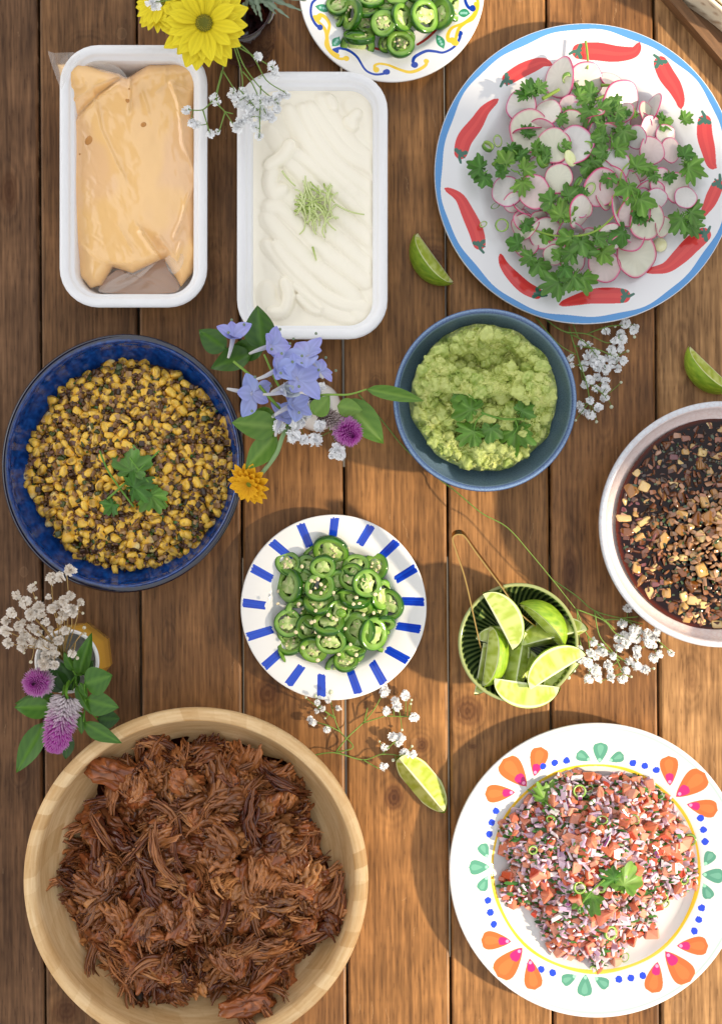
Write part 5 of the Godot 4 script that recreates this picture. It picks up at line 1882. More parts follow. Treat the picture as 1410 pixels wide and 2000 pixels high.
# ---------------------------------------------------------------- jalapeño slices
func pepper_ring(sd: int) -> Array:   # [wall, membrane]; one unit in radius
	var r := RandomNumberGenerator.new()
	r.seed = 900 + sd
	var hollow := [0.63, 0.60, 0.66, 0.54, 0.61, 0.68][sd % 6] as float
	var th := 0.24
	var wall := MB.new()
	var rings := []
	var ph := r.randf() * TAU
	var skin := L(40, 88, 20)
	var flesh := L(112, 156, 58)
	# from the inner edge's underside, out over the skin, back to the inner edge on top and down
	var prof := [[hollow, -th, 1], [0.93, -th, 0], [0.98, -th * 0.8, 2], [1.0, 0, 2], [0.98, th * 0.8, 2], [0.93, th, 0], [0.86, th, 1], [hollow + 0.03, th * 0.98, 3], [hollow, th * 0.8, 3], [hollow, -th, 1]]
	for q: Array in prof:
		var ring := PackedInt32Array()
		for k in 40:
			var a := TAU * k / 40
			var lob := 1.0 + 0.02 * sin(a * 3 + ph) + 0.03 * sin(a * 2 + ph * 2)
			var rad: float = q[0] * lob
			if q[0] < 0.8:
				rad *= 1.0 + 0.045 * sin(a * 3 + ph + 1.0) + 0.02 * sin(a * 11 + ph)
			var c: Color = [L(84, 132, 38), flesh, skin, L(140, 178, 84)][q[2]]
			ring.append(wall.p(Vector3(cos(a) * rad, q[1], -sin(a) * rad), c * (0.94 + 0.1 * sin(a * 5 + sd))))
		rings.append(ring)
	ring_mesh(wall, rings)
	var mem := MB.new()
	var arms := 3 if sd % 3 else 4
	if sd % 6 == 2:
		arms = 2
	var mid := PackedInt32Array()
	rings = [PackedInt32Array(), PackedInt32Array(), PackedInt32Array(), PackedInt32Array()]
	for k in 48:
		var a := TAU * k / 48
		var armf := pow(maxf(0.0, 0.5 + 0.5 * cos(arms * (a - ph))), 1.7)
		var rad := lerpf(0.46 + 0.06 * sin(a * 4 + sd), hollow + 0.08, armf) * (0.96 + 0.06 * sin(a * 9.0 + sd))
		for j in 4:
			var f: float = [0.92, 1.0, 0.94, 0.02][j]
			rings[j].append(mem.p(Vector3(cos(a) * rad * f, [-th * 0.85, 0.0, th * 0.82, th * 0.7][j], -sin(a) * rad * f), L(200, 214, 144).lerp(L(146, 182, 88), armf * 0.8 + (0.2 if j < 2 else 0.0))))
	ring_mesh(mem, rings)
	return [wall.mesh(), mem.mesh()]

var ring_kinds := []
var seed_mesh: Mesh

func slice_at(px: float, py: float, rx: float, ry: float, h: float, lean: float, label: String, group: String, plateside: bool, sd: int) -> Node3D:
	if ring_kinds.is_empty():
		for k in 6:
			ring_kinds.append(pepper_ring(k))
		var mb := MB.new()
		ball(mb, Transform3D(Basis.from_scale(Vector3(1, 0.42, 0.85)), Vector3.ZERO), 6, 9, 0.12, 1.0, Vector3.ZERO, L(226, 206, 160), L(238, 226, 190))
		seed_mesh = mb.mesh()
	# a ring seen at a slant reads narrower one way: tilt it by that much
	var big := maxf(rx, ry)
	var tilt := acos(clampf(minf(rx, ry) / big, 0.3, 1.0)) * 0.9
	var along := Vector3(1, 0, 0) if rx >= ry else Vector3(0, 0, 1)
	var b := Basis(along, tilt * (1 if sd % 2 else -1)) * Basis(Vector3(0, 0, 1), lean) * Basis(Vector3.UP, rr(0, TAU))
	var at := P(px, py, h)
	var o := thing("jalapeno_slice", label, "jalapeno slice", at, group)
	o.basis = b
	var r := big * S * 1.04
	var kd: Array = ring_kinds[sd % 6]
	var sc := Transform3D(Basis.from_scale(Vector3(r, r * 0.8, r)), Vector3.ZERO)
	part("wall", kd[0], M.pepper, o, sc)
	if sd % 9 != 3:
		part("membrane", kd[1], M.membrane, o, sc)
	if sd % 3 != 1:
		for k in 4 + sd % 5:
			var a := rr(0, TAU)
			part("seed", seed_mesh, M.seed, o, Transform3D(tumble().scaled_local(Vector3.ONE * rr(0.0012, 0.0017)), Vector3(cos(a) * r * rr(0.2, 0.5), r * 0.17, sin(a) * r * rr(0.2, 0.5))))
	return o

func make_jalapenos() -> void:
	M.pepper = mat(0.13, 0.5)
	M.membrane = mat(0.35, 0.45)
	M.seed = mat(0.45, 0.4)
	var c := Vector2(653, 1185)
	var marks := ["the lime bowl", "the loose lime wedge", "the flowers below the plate", "the wooden bowl", "the blue corn bowl", "the yellow daisy", "the white flower vase", "the guacamole bowl"]
	var z := func(x: float, y: float) -> Vector2: return Vector2(520 + x / 4.862, 1020 + y / 4.862)
	# zoomed photograph: x, y, half width, half height, layer
	var list := [240, 372, 150, 122, 0, 390, 420, 110, 110, 0, 340, 560, 120, 120, 0, 310, 830, 125, 110, 0, 390, 1000, 110, 120, 0, 225, 1050, 120, 110, 0, 230, 1160, 118, 92, 0, 680, 560, 120, 110, 0, 690, 850, 112, 118, 1, 1040, 415, 112, 125, 0, 1095, 690, 100, 140, 0, 1165, 785, 134, 145, 0, 1120, 1130, 100, 110, 0, 700, 1378, 132, 124, 0, 755, 1310, 120, 96, 1, 810, 1240, 118, 92, 1, 850, 1180, 110, 90, 1,
		470, 340, 110, 120, 0, 500, 760, 142, 100, 1, 890, 815, 122, 88, 1, 840, 725, 146, 62, 1, 1110, 960, 118, 52, 1, 590, 960, 146, 100, 2, 610, 272, 166, 124, 1, 205, 392, 116, 112, 1, 225, 600, 92, 160, 1, 205, 960, 130, 126, 1, 450, 1208, 132, 114, 1, 850, 415, 126, 92, 1, 820, 522, 112, 132, 2, 508, 615, 142, 128, 2, 540, 420, 120, 98, 3, 955, 580, 128, 136, 3, 880, 1015, 128, 160, 2, 1012, 1060, 112, 152, 3, 612, 1120, 138, 128, 3, 640, 1000, 110, 90, 1, 760, 950, 100, 90, 0, 620, 720, 110, 100, 0, 960, 900, 110, 100, 0]
	for i in range(0, list.size(), 5):
		var q: Vector2 = z.call(list[i], list[i + 1])
		var d := clampf(1.0 - q.distance_to(c) / 140.0, 0, 1)
		var layer: int = list[i + 4]
		var h := 0.0085 + 0.0048 * layer + 0.012 * d
		var txt := "%s jalapeno slice on stripes, %s, %s" % [["buried", "half covered", "uncovered", "topmost"][layer], ("wide" if list[i + 2] > 125 else "narrow") + (" and slanted" if absf(list[i + 2] - list[i + 3]) > 40 else ""), where(q, c, 130.0, marks)]
		told_apart(slice_at(q.x, q.y, list[i + 2] / 4.862, list[i + 3] / 4.862, h, rr(-0.08, 0.08), txt, "jalapeno slices on the striped plate", true, int(i / 5)), txt, q, c)
	for k in 22:
		var a := rr(0, TAU)
		var q := c + Vector2.from_angle(a) * sqrt(rng.randf()) * 92.0
		var txt := "buried jalapeno slice on stripes, deep, " + where(q, c, 130.0, marks)
		told_apart(slice_at(q.x, q.y, rr(21, 27), rr(19, 26), 0.0075 + 0.009 * clampf(1.0 - q.distance_to(c) / 110.0, 0, 1), rr(-0.2, 0.2), txt, "jalapeno slices on the striped plate", true, k), txt, q, c)
	for e: Array in [[150, 1270, 70, 20, 0.016, 1.05], [712, 862, 50, 44, 0.033, 0.2]]:
		var q: Vector2 = z.call(e[0], e[1])
		var mb := MB.new()
		ball(mb, Transform3D(Basis.from_scale(Vector3(e[2] / 4.862 * S, 0.004, e[3] / 4.862 * S)), Vector3.ZERO), 8, 14, 0.06, 1.0, Vector3.ONE, L(92, 140, 40), L(130, 170, 64))
		one("jalapeno_end", mb.mesh(), M.pepper, "sliver of jalapeno lying apart on a blue stripe of the striped plate" if e[2] > 60 else "round jalapeno tip on top of the slices on the striped plate", "jalapeno piece", Transform3D(Basis(Vector3.UP, -e[5]), P(q.x, q.y, e[4])))
	var seeds := [430, 555, 490, 540, 520, 590, 420, 660, 520, 672, 640, 668, 572, 220, 638, 195, 545, 170, 830, 778, 885, 772, 855, 715, 770, 240, 460, 940, 430, 950, 345, 1000, 590, 880, 635, 910, 500, 1085, 475, 1040, 600, 1110, 920, 1060, 925, 878, 1035, 685, 1278, 820, 1148, 485, 875, 1340, 282, 1045, 350, 1190, 310, 775, 340, 420, 580, 1440, 490, 1310, 750, 1010, 855, 1260, 800, 1160, 110, 895, 120, 655, 110, 773, 470, 840, 665, 925, 1020, 860, 560, 95, 690, 1255]
	for i in range(0, seeds.size(), 2):
		var q: Vector2 = z.call(seeds[i], seeds[i + 1])
		var d := clampf(1.0 - q.distance_to(c) / 140.0, 0, 1)
		var off := q.distance_to(c) > 112
		var tl := "cream seed %s, %s" % ["loose on the striped plate" if off else "on the jalapeno slices", where(q, c, 130.0, marks)]
		told_apart(one("jalapeno_seed", seed_mesh, M.seed, tl, "seed", Transform3D(basis_up(Vector3(rr(-0.4, 0.4), 1, rr(-0.4, 0.4)), rr(0, 6)).scaled_local(Vector3.ONE * rr(0.0018, 0.0023)), P(q.x, q.y, 0.0095 if off else 0.0265 + 0.012 * d)), "loose jalapeno seeds on the striped plate"), tl, q, c)
	# the plate at the top edge
	c = Vector2(765, 5)
	marks = ["the chilli plate", "the yellow scroll", "the cream tub", "the blue scroll", "the glass vase", "the thistle", "the top edge", "the tray"]
	list = [310, 110, 92, 98, 0, 350, 40, 80, 70, 1, 448, 100, 46, 108, 2, 550, 70, 84, 56, 1, 545, 150, 70, 70, 0, 500, 250, 108, 58, 2, 485, 315, 112, 68, 1, 690, 110, 96, 94, 1, 665, 160, 86, 88, 3, 790, 120, 60, 92, 2, 800, 270, 80, 70, 0, 780, 305, 98, 92, 2, 690, 300, 60, 62, 0, 945, 110, 96, 110, 2, 1060, 100, 76, 104, 1, 1165, 60, 72, 86, 1, 860, 40, 70, 80, 0, 690, 30, 84, 60, 0, 1080, 0, 80, 70, 0, 580, -10, 90, 70, 1, 760, -60, 90, 80, 2, 900, -60, 90, 80, 1, 470, -40, 80, 80, 0]
	for i in range(0, list.size(), 5):
		var q := Vector2(560 + list[i] / 3.525, list[i + 1] / 3.525)
		var layer: int = list[i + 4]
		var d := clampf(1.0 - q.distance_to(Vector2(765, -10)) / 120.0, 0, 1)
		var txt := "%s jalapeno slice on scrolls, %s, %s" % [["buried", "half covered", "uncovered", "topmost"][layer], ("wide" if list[i + 2] > 85 else "narrow") + (" and slanted" if absf(list[i + 2] - list[i + 3]) > 20 else ""), where(q, c, 120.0, marks)]
		told_apart(slice_at(q.x, q.y, list[i + 2] / 3.525, list[i + 3] / 3.525, 0.0085 + 0.0048 * layer + 0.010 * d, rr(-0.1, 0.1), txt, "jalapeno slices on the scroll plate", false, int(i / 5) + 1), txt, q, c)

# ---------------------------------------------------------------- lime wedges
func lime_wedge(angle: float, sd: int) -> Array:   # [rind, flesh]: the long axis along x, the core on top, the peel below; one unit from end to end's half
	var rind := MB.new()
	var rings := []
	var na := 14
	var nl := 20
	var B := 0.80
	for i in na + 1:
		var a := -angle / 2 + angle * i / na
		var r := PackedInt32Array()
		for k in nl + 1:
			var t := -PI / 2 + PI * k / nl
			var nip := 0.05 * pow(absf(sin(t)), 14.0)
			var rad := B * cos(t) * (1.0 + 0.012 * nz.get_noise_2d(a * 300 + sd * 30, t * 300))
			var q := Vector3(sin(t) * (1.0 + nip), -cos(a) * rad, sin(a) * rad)
			var n2 := nz.get_noise_2d(a * 500 + sd * 70, t * 500)
			r.append(rind.p(q, L(98, 144, 24).lerp(L(172, 198, 62), clampf(0.45 + n2 * 0.7 + 0.35 * pow(absf(sin(t)), 6.0), 0, 1))))
		rings.append(r)
	for i in na:
		for k in nl:
			rind.q(rings[i][k], rings[i + 1][k], rings[i + 1][k + 1], rings[i][k + 1])
	var flesh := MB.new()
	for s: float in [-1.0, 1.0]:
		var a := angle / 2 * s
		var rows := []
		for j in 13:
			var f: float = [0.0, 0.05, 0.10, 0.2, 0.32, 0.44, 0.56, 0.68, 0.78, 0.86, 0.90, 0.945, 1.0][j]
			var r := PackedInt32Array()
			for k in 31:
				var t := -PI / 2 + PI * k / 30
				var rad := B * cos(t) * f
				var q := Vector3(sin(t) * (1.0 if f > 0.9 else lerpf(0.86, 1.0, f / 0.9)), -cos(a) * rad, sin(a) * rad)
				var ray := nz.get_noise_2d(t * 900.0 + sd * 40 + s * 20, f * 90)
				q += Vector3(0, sin(absf(a)), s * cos(a)) * (0.016 * ray if f > 0.1 and f < 0.88 else 0.0)
				var c := L(170, 188, 70).lerp(L(204, 216, 124), clampf(0.5 + 2.0 * ray, 0, 1))
				if f > 0.93:
					c = L(176, 198, 84) if f == 1.0 else L(226, 232, 180)
				elif f > 0.88:
					c = L(222, 228, 172)
				elif f < 0.07:
					c = L(224, 230, 184)
				elif absf(t) > 1.25:
					c = c.lerp(L(226, 230, 186), 0.6)
				r.append(flesh.p(q, c))
			rows.append(r)
		for j in 12:
			for k in 30:
				if s > 0:
					flesh.q(rows[j][k], rows[j][k + 1], rows[j + 1][k + 1], rows[j + 1][k])
				else:
					flesh.q(rows[j][k], rows[j + 1][k], rows[j + 1][k + 1], rows[j][k + 1])
	return [rind.mesh(), flesh.mesh()]

var wedge_kinds := []

func wedge(px: float, py: float, len_px: float, heading: float, roll: float, h: float, label: String, kind: int, pitch := 0.0, group := "") -> void:
	if wedge_kinds.is_empty():
		for k in 4:
			wedge_kinds.append(lime_wedge([1.25, 1.5, 1.1, 1.35][k], k))
		M.rind = mat(0.28, 0.5, {heightmap_enabled = true, heightmap_texture = M.fine, heightmap_scale = 0.018, uv1_triplanar = true, uv1_scale = Vector3(6, 6, 6)})
		M.pulp = mat(0.18, 0.5, {backlight_enabled = true, backlight = Color(0.30, 0.34, 0.10)})
	var o := thing("lime_wedge", label, "lime wedge", P(px, py, h), group)
	o.basis = Basis(Vector3.UP, -deg_to_rad(heading)) * Basis(Vector3.BACK, deg_to_rad(pitch)) * Basis(Vector3.RIGHT, deg_to_rad(roll))
	var s := len_px * 0.525 * S * (1.0 - h / D)
	var xf := Transform3D(Basis.from_scale(Vector3.ONE * s), Vector3(0, s * 0.36, 0))
	part("rind", wedge_kinds[kind][0], M.rind, o, xf)
	part("flesh", wedge_kinds[kind][1], M.pulp, o, xf)

func make_limes() -> void:
	wedge(834, 514, 112, 54, -108, 0.011, "lime wedge on the planks between the cream tub and the chilli plate", 3)
	wedge(1376, 732, 112, 44, -104, 0.011, "dark lime wedge peel up beside the crackle bowl", 1)
	wedge(823, 1528, 128, 50, 4, 0.007, "lime wedge lying flesh up beside the wooden bowl", 0)
	var g := "lime wedges in the green bowl"
	wedge(968, 1284, 112, 98, 112, 0.044, "lime wedge showing bright peel, under one tong arm in the green bowl", 3, 6, g)
	wedge(945, 1306, 96, 100, 40, 0.028, "lime wedge mostly hidden under the bright peeled wedge in the green bowl", 2, 0, g)
	wedge(1000, 1290, 110, 110, -20, 0.032, "lime wedge deep in the middle of the green bowl behind the upright one", 2, 0, g)
	wedge(1010, 1292, 112, 100, -6, 0.038, "upright lime wedge with its ridge up in the middle of the green bowl", 0, 4, g)
	wedge(987, 1206, 116, 62, 56, 0.050, "lime wedge with its flesh up between the two tong arms in the green bowl", 1, 4, g)
	wedge(1070, 1212, 112, 46, 118, 0.048, "lime wedge with its peel up beside the tip of the tongs", 1, -4, g)
	wedge(1078, 1238, 124, -14, 14, 0.038, "lime wedge lying level below the peel up wedge in the green bowl", 2, 0, g)
	wedge(1078, 1296, 120, -32, 58, 0.054, "big lime wedge with its flesh up beside the baby's breath", 1, 0, g)
	wedge(1030, 1310, 110, 60, 30, 0.026, "lime wedge at the bottom of the green bowl under the upright one", 3, 0, g)
	wedge(985, 1250, 104, 20, 60, 0.028, "lime wedge at the bottom of the green bowl below the tong arms", 1, 0, g)
	wedge(1090, 1322, 84, -50, 50, 0.036, "small lime wedge half hidden under the big flesh up wedge", 3, 0, g)
	wedge(1024, 1348, 122, 8, -46, 0.046, "lime wedge hanging over the lower rim of the green bowl", 0, -3, g)

func make_tongs() -> void:
	var gold := StandardMaterial3D.new()
	gold.albedo_color = sr(196, 158, 92)
	gold.metallic = 1.0
	gold.roughness = 0.24
	var h0 := 0.030
	var pts := curve([P(940, 1272, h0), P(924, 1200, 0.05), P(908, 1130, 0.064), P(890, 1075, 0.076), P(884, 1054, 0.081), P(888, 1046, 0.083), P(898, 1044, 0.084), P(908, 1049, 0.082), P(930, 1080, 0.077), P(978, 1145, 0.063), P(1014, 1196, 0.05), P(1046, 1224, 0.042)], 8)
	var mb := MB.new()
	var n := pts.size()
	var rows := []
	var lean := Vector3(0.02, 0.90, 0.42)
	for i in n:
		var d := (pts[mini(i + 1, n - 1)] - pts[maxi(i - 1, 0)]).normalized()
		var up := (lean - d * lean.dot(d)).normalized()
		var side := d.cross(up).normalized()
		var w := 0.0042
		var t := 0.0006
		var r := PackedInt32Array()
		for q: Vector2 in [Vector2(-t, -w), Vector2(t, -w), Vector2(t, w), Vector2(-t, w)]:
			r.append(mb.p(pts[i] - pts[0] + side * q.x + up * (q.y - w), Color.WHITE))
		rows.append(r)
	ring_mesh(mb, rows)
	mb.q(rows[0][3], rows[0][2], rows[0][1], rows[0][0])
	mb.q(rows[-1][0], rows[-1][1], rows[-1][2], rows[-1][3])
	one("tongs", hard(mb), gold, "thin gold spring tongs leaning in the lime bowl", "tongs", Transform3D(Basis(), pts[0]))

# ---------------------------------------------------------------- the tray of tortillas
func make_tray() -> void:
	var a := P(1312, -6, 0.03)
	var b := P(1432, 132, 0.03)
	var dir := (b - a).normalized()
	var right := Vector3(-dir.z, 0, dir.x) * -1.0
	if right.x < 0:
		right = -right
	var o := thing("wooden_tray", "brown wooden tray cut off by the corner above the chilli plate", "tray", Vector3(a.x, 0, a.z))
	o.basis = Basis(right, Vector3.UP, dir) if right.cross(Vector3.UP).dot(dir) > 0 else Basis(-right, Vector3.UP, dir)
	var s := 1.0 if o.basis.x.dot(right) > 0 else -1.0
	var wood := StandardMaterial3D.new()
	wood.albedo_color = sr(138, 100, 66)
	wood.albedo_texture = noise_tex(128, 0.05, [sr(190, 190, 190), sr(255, 255, 255)])
	wood.uv1_triplanar = true
	wood.uv1_scale = Vector3(30, 30, 4)
	wood.roughness = 0.55
	for e: Array in [["side_rail", 0.0045, 0.0095, 0.09, 0.009, 0.019, 0.40], ["base", 0.11, 0.003, 0.09, 0.21, 0.006, 0.40]]:
		var bm := BoxMesh.new()
		bm.size = Vector3(e[4], e[5], e[6])
		part(e[0], bm, wood, o, Transform3D(Basis(), Vector3(e[1] * s, e[2], -e[3] + 0.05)))
	var m := mat(0.7, 0.3)
	for k in 9:
		var mb := MB.new()
		var rows := []
		for i in 25:
			var r := PackedInt32Array()
			var ang := PI * (i / 24.0)
			for j in 13:
				var f := j / 12.0
				# half a disc, folded: rim along the arc, standing on its fold
				var rad := 0.070 * f
				var spot := nz.get_noise_2d(cos(ang) * rad * 9000 + k * 500, sin(ang) * rad * 9000)
				var c := L(232, 218, 190).lerp(L(150, 104, 62), clampf(spot * 3.0 - 0.9, 0, 0.8))
				r.append(mb.p(Vector3((0.006 + 0.004 * sin(ang * 2.5 + k * 0.6)) * sin(f * 2.0), sin(ang) * rad * 0.8, cos(ang) * rad), c))
			rows.append(r)
		for i in 24:
			for j in 12:
				mb.q(rows[i][j], rows[i + 1][j], rows[i + 1][j + 1], rows[i][j + 1])
		var thick := MB.new()
		thick.add(mb, Transform3D())
		var back := MB.new()
		back.add(mb, Transform3D(Basis(), Vector3(0.0030, 0, 0)))
		for t in range(0, back.ix.size(), 3):
			var sw := back.ix[t]
			back.ix[t] = back.ix[t + 1]
			back.ix[t + 1] = sw
		thick.add(back, Transform3D())
		var n := 25 * 13
		for i in 24:
			var u := i * 13 + 12
			thick.q(u, u + 13, u + 13 + n, u + n)
		var tilt := Basis(o.basis.z, s * (0.10 - 0.05 * sin(k * 2.1)))
		one("folded_tortilla", thick.mesh(), m, "white corn tortilla with toasted spots folded on the wooden tray, %s from the rail" % ["first", "second", "third", "fourth", "fifth", "sixth", "seventh", "eighth", "ninth"][k], "tortilla", Transform3D(tilt * o.basis * Basis(Vector3.UP, 0.10), Vector3(a.x, 0.0065, a.z) + right * (0.0115 + 0.0062 * k) + dir * (0.008 + 0.004 * sin(k * 1.7))), "folded tortillas on the tray")

# ---------------------------------------------------------------- flowers
var gyp_kinds := []

func gyp_flower(sd: int, c0: Color, c1: Color) -> MB:   # a ruffled double bloom, one unit in radius
	var r := RandomNumberGenerator.new()
	r.seed = sd + 40
	var mb := MB.new()
	for i in 26:
		var d := Vector3(r.randfn(0, 1), r.randfn(0.5, 0.6), r.randfn(0, 1)).normalized()
		var b := basis_along(d, Vector3(r.randf_range(-1, 1), r.randf_range(-1, 1), r.randf_range(-1, 1)))
		var w := r.randf_range(0.32, 0.56)
		var l := r.randf_range(0.65, 1.05)
		var c := c0.lerp(c1, r.randf())
		var ids := PackedInt32Array()
		for q: Vector3 in [Vector3(0, 0, 0.1), Vector3(-w, 0.05, l * 0.7), Vector3(-w * 0.5, -0.08, l), Vector3(0, 0.06, l * 0.86), Vector3(w * 0.5, -0.08, l * 0.98), Vector3(w, 0.05, l * 0.68)]:
			ids.append(mb.p(b * (q + Vector3(0, r.randf_range(-0.08, 0.08), 0)), c))
		for k in range(1, 5):
			mb.t(ids[0], ids[k + 1], ids[k])
	return mb

func gyp(i: int, dried := false) -> Mesh:
	if gyp_kinds.is_empty():
		for k in 5:
			gyp_kinds.append(gyp_flower(k, L(252, 253, 254), L(255, 255, 255)).mesh())
		for k in 5:
			gyp_kinds.append(gyp_flower(k + 9, L(226, 214, 198), L(248, 242, 234)).mesh())
	return gyp_kinds[i % 5 + (5 if dried else 0)]

# blooms: [x, y, radius] in photograph pixels; stems: lists of points (x, y, h)
func spray(called: String, label: String, category: String, stems: Array, blooms: Array, h: Callable, dried := false, thin := 0.0006) -> Node3D:
	var org: Vector3 = P(stems[0][0][0], stems[0][0][1], stems[0][0][2])
	var o := thing(called, label, category, org)
	var st := MB.new()
	var c0 := L(176, 146, 92) if dried else L(112, 140, 66)
	var nodes := PackedVector3Array()
	for s: Array in stems:
		var pts := []
		for q: Array in s:
			pts.append(P(q[0], q[1], q[2]) - org)
		var cv := curve(pts, 5)
		nodes.append_array(cv)
		tube(st, cv, thin * 1.25, thin * 0.8, 5, c0, c0 * 1.1)
	var fm := mat(0.75, 0.2, {backlight_enabled = true, backlight = Color(0.5, 0.5, 0.5)})
	for b: Array in blooms:
		var y: float = h.call(b[0], b[1])
		var at := P(b[0], b[1], y) - org
		var best := nodes[0]
		for n in nodes:
			if n.distance_squared_to(at) < best.distance_squared_to(at):
				best = n
		if best.distance_to(at) > 0.001:
			tube(st, curve([best, best.lerp(at, 0.5) + Vector3(rr(-1, 1), rr(0, 1), rr(-1, 1)) * 0.0015, at], 3), thin * 0.7, thin * 0.6, 4, c0, c0)
		if b[2] > 5.5:
			part("bloom", gyp(rng.randi(), dried), fm, o, Transform3D((Basis(Vector3.UP, rr(0, 6)) * Basis(Vector3.RIGHT, rr(-0.6, 0.6))).scaled_local(Vector3.ONE * b[2] * S * 1.12), at))
		else:
			var mb := MB.new()
			ball(mb, Transform3D(Basis.from_scale(Vector3.ONE * b[2] * S), Vector3.ZERO), 5, 7, 0.1, 1.0, Vector3.ZERO, L(196, 206, 168) if not dried else L(200, 180, 140), L(228, 230, 214))
			part("bud", mb.mesh(), fm, o, Transform3D(Basis(), at))
	part("stems", st.mesh(), M.stem, o)
	return o

func pack(list: Array) -> Array:
	var out := []
	for i in range(0, list.size(), 3):
		out.append([list[i], list[i + 1], list[i + 2]])
	return out

func petal(length: float, width: float, cup: float, ribs: float, c0: Color, c1: Color, notch := 0.0, blunt := 0.55) -> MB:   # from the origin along +z
	var mb := MB.new()
	var rows := []
	for i in 9:
		var f := i / 8.0
		var w := width * 0.5 * pow(sin(PI * clampf(pow(f, blunt) * 0.93 + 0.03, 0, 1)), 0.75)
		var r := PackedInt32Array()
		for k in 9:
			var s := (k - 4) / 4.0
			var zz := f * length * (1.0 - notch * f * absf(s) * absf(s)) - (notch * 0.4 * length * f if k == 4 else 0.0) * f
			r.append(mb.p(Vector3(s * w, absf(s) * w * cup + ribs * length * cos(s * 9.4) - 0.22 * length * f * f, zz), c0.lerp(c1, f) * (1.0 + ribs * 6.0 * cos(s * 9.4))))
		rows.append(r)
	for i in 8:
		for k in 8:
			mb.q(rows[i][k], rows[i + 1][k], rows[i + 1][k + 1], rows[i][k + 1])
	return mb

func daisy(o: Node3D, at: Vector3, face: Vector3, r: float, petals: int, layers: int, c0: Color, c1: Color, eye: Color, lift := 0.15, eye_r := 0.22) -> void:
	var b := basis_up(face)
	var kinds := []
	for k in 4:
		kinds.append(petal(1.0, [0.44, 0.48, 0.40, 0.46][k], 0.22, 0.012, c0 * 0.92, c1, 0.05, 1.35).mesh())
	for l in layers:
		var n := petals
		for k in n:
			var a := TAU * (k + 0.5 * l) / n + rr(-0.07, 0.07)
			var dir := Vector3(cos(a), lift + 0.28 * l + rr(-0.10, 0.12), sin(a))
			var len_ := r * (1.0 - 0.16 * l) * rr(0.9, 1.06)
			part("petal", kinds[rng.randi() % 4], M.petal, o, Transform3D(b * basis_along(dir, Vector3(rr(-0.2, 0.2), 1, rr(-0.2, 0.2))).scaled_local(Vector3.ONE * len_), at + b * (Vector3(cos(a), 0, sin(a)) * r * 0.10 + Vector3(0, 0.0008 * l, 0))))
	var mb := MB.new()
	ball(mb, Transform3D(Basis.from_scale(Vector3(1, 0.45, 1)), Vector3.ZERO), 8, 18, 0.03, 1.0, Vector3.ONE, eye, eye * 1.15)
	for k in 90:
		var f := sqrt((k + 0.5) / 90.0)
		var a := k * 2.39996
		var up := Vector3(cos(a) * f, 0.46 * sqrt(1.0 - f * f * 0.9), sin(a) * f)
		ball(mb, Transform3D(Basis.from_scale(Vector3.ONE * (0.075 if f > 0.55 else 0.06)), up), 3, 5, 0.0, 1.0, Vector3.ZERO, eye.lerp(L(196, 168, 40), 0.75 if f > 0.55 else 0.1), eye * 1.1)
	part("flower_centre", mb.mesh(), M.plain, o, Transform3D(b.scaled_local(Vector3.ONE * r * eye_r), at + b.y * r * 0.06))

func celosia(o: Node3D, a: Vector3, b: Vector3, ra: float, rb: float, pale: Color, deep: Color, n: int, sd: int) -> void:   # a plume from its pale foot a to its deep coloured tip b
	var r := RandomNumberGenerator.new()
	r.seed = sd
	var mb := MB.new()
	var d := (b - a)
	var bs := basis_along(d)
	var ln := d.length()
	for i in n:
		var f := pow((i + 0.5) / n, 0.92)
		var ang := i * 2.39996
		var rad := lerpf(ra, rb, f) * sqrt(clampf(1.0 - pow(maxf(0.0, f - 0.45) / 0.55, 2.6), 0.02, 1.0))
		var base := a + bs * Vector3(cos(ang) * rad * 0.45, sin(ang) * rad * 0.45, f * ln * 0.92)
		var out := (bs * Vector3(cos(ang), sin(ang), 0.35 + 1.6 * pow(f, 3.0) + r.randf_range(-0.25, 0.25))).normalized()
		var tip := base + out * rad * r.randf_range(0.55, 0.78)
		var side := out.cross(Vector3(r.randf(), r.randf(), r.randf())).normalized() * rad * 0.085
		var side2 := out.cross(side).normalized() * rad * 0.085
		var c := pale.lerp(deep, smoothstep(0.12, 0.62, f + r.randf_range(-0.1, 0.1)))
		var i0 := mb.p(base + side, c * 0.75)
		var i1 := mb.p(base - side * 0.5 + side2, c * 0.75)
		var i2 := mb.p(base - side * 0.5 - side2, c * 0.75)
		var mid0 := mb.p(base.lerp(tip, 0.5) + side * 1.1, c)
		var mid1 := mb.p(base.lerp(tip, 0.5) - side * 0.5 + side2 * 1.1, c)
		var mid2 := mb.p(base.lerp(tip, 0.5) - side * 0.5 - side2 * 1.1, c)
		var i3 := mb.p(tip, c.lerp(L(246, 230, 244), 0.35))
		mb.q(i0, i1, mid1, mid0)
		mb.q(i1, i2, mid2, mid1)
		mb.q(i2, i0, mid0, mid2)
		mb.t(mid0, mid1, i3)
		mb.t(mid1, mid2, i3)
		mb.t(mid2, mid0, i3)
	part("flower_plume", mb.mesh(), M.petal, o)

# one leaf between two photograph points
func leaf_between(o: Node3D, org: Vector3, base: Array, tip: Array, width_px: float, fold: float, dark: Color, light: Color, droop := 0.12, roll := 0.0) -> void:
	var a := P(base[0], base[1], base[2])
	var b := P(tip[0], tip[1], tip[2])
	var ln := a.distance_to(b)
	var bs := basis_along(b - a) * Basis(Vector3.BACK, roll)
	part("leaf", leaf(ln * 1.02, width_px * S, fold, droop, 0.012, dark, light).mesh(), M.leaf, o, Transform3D(bs, a - org))

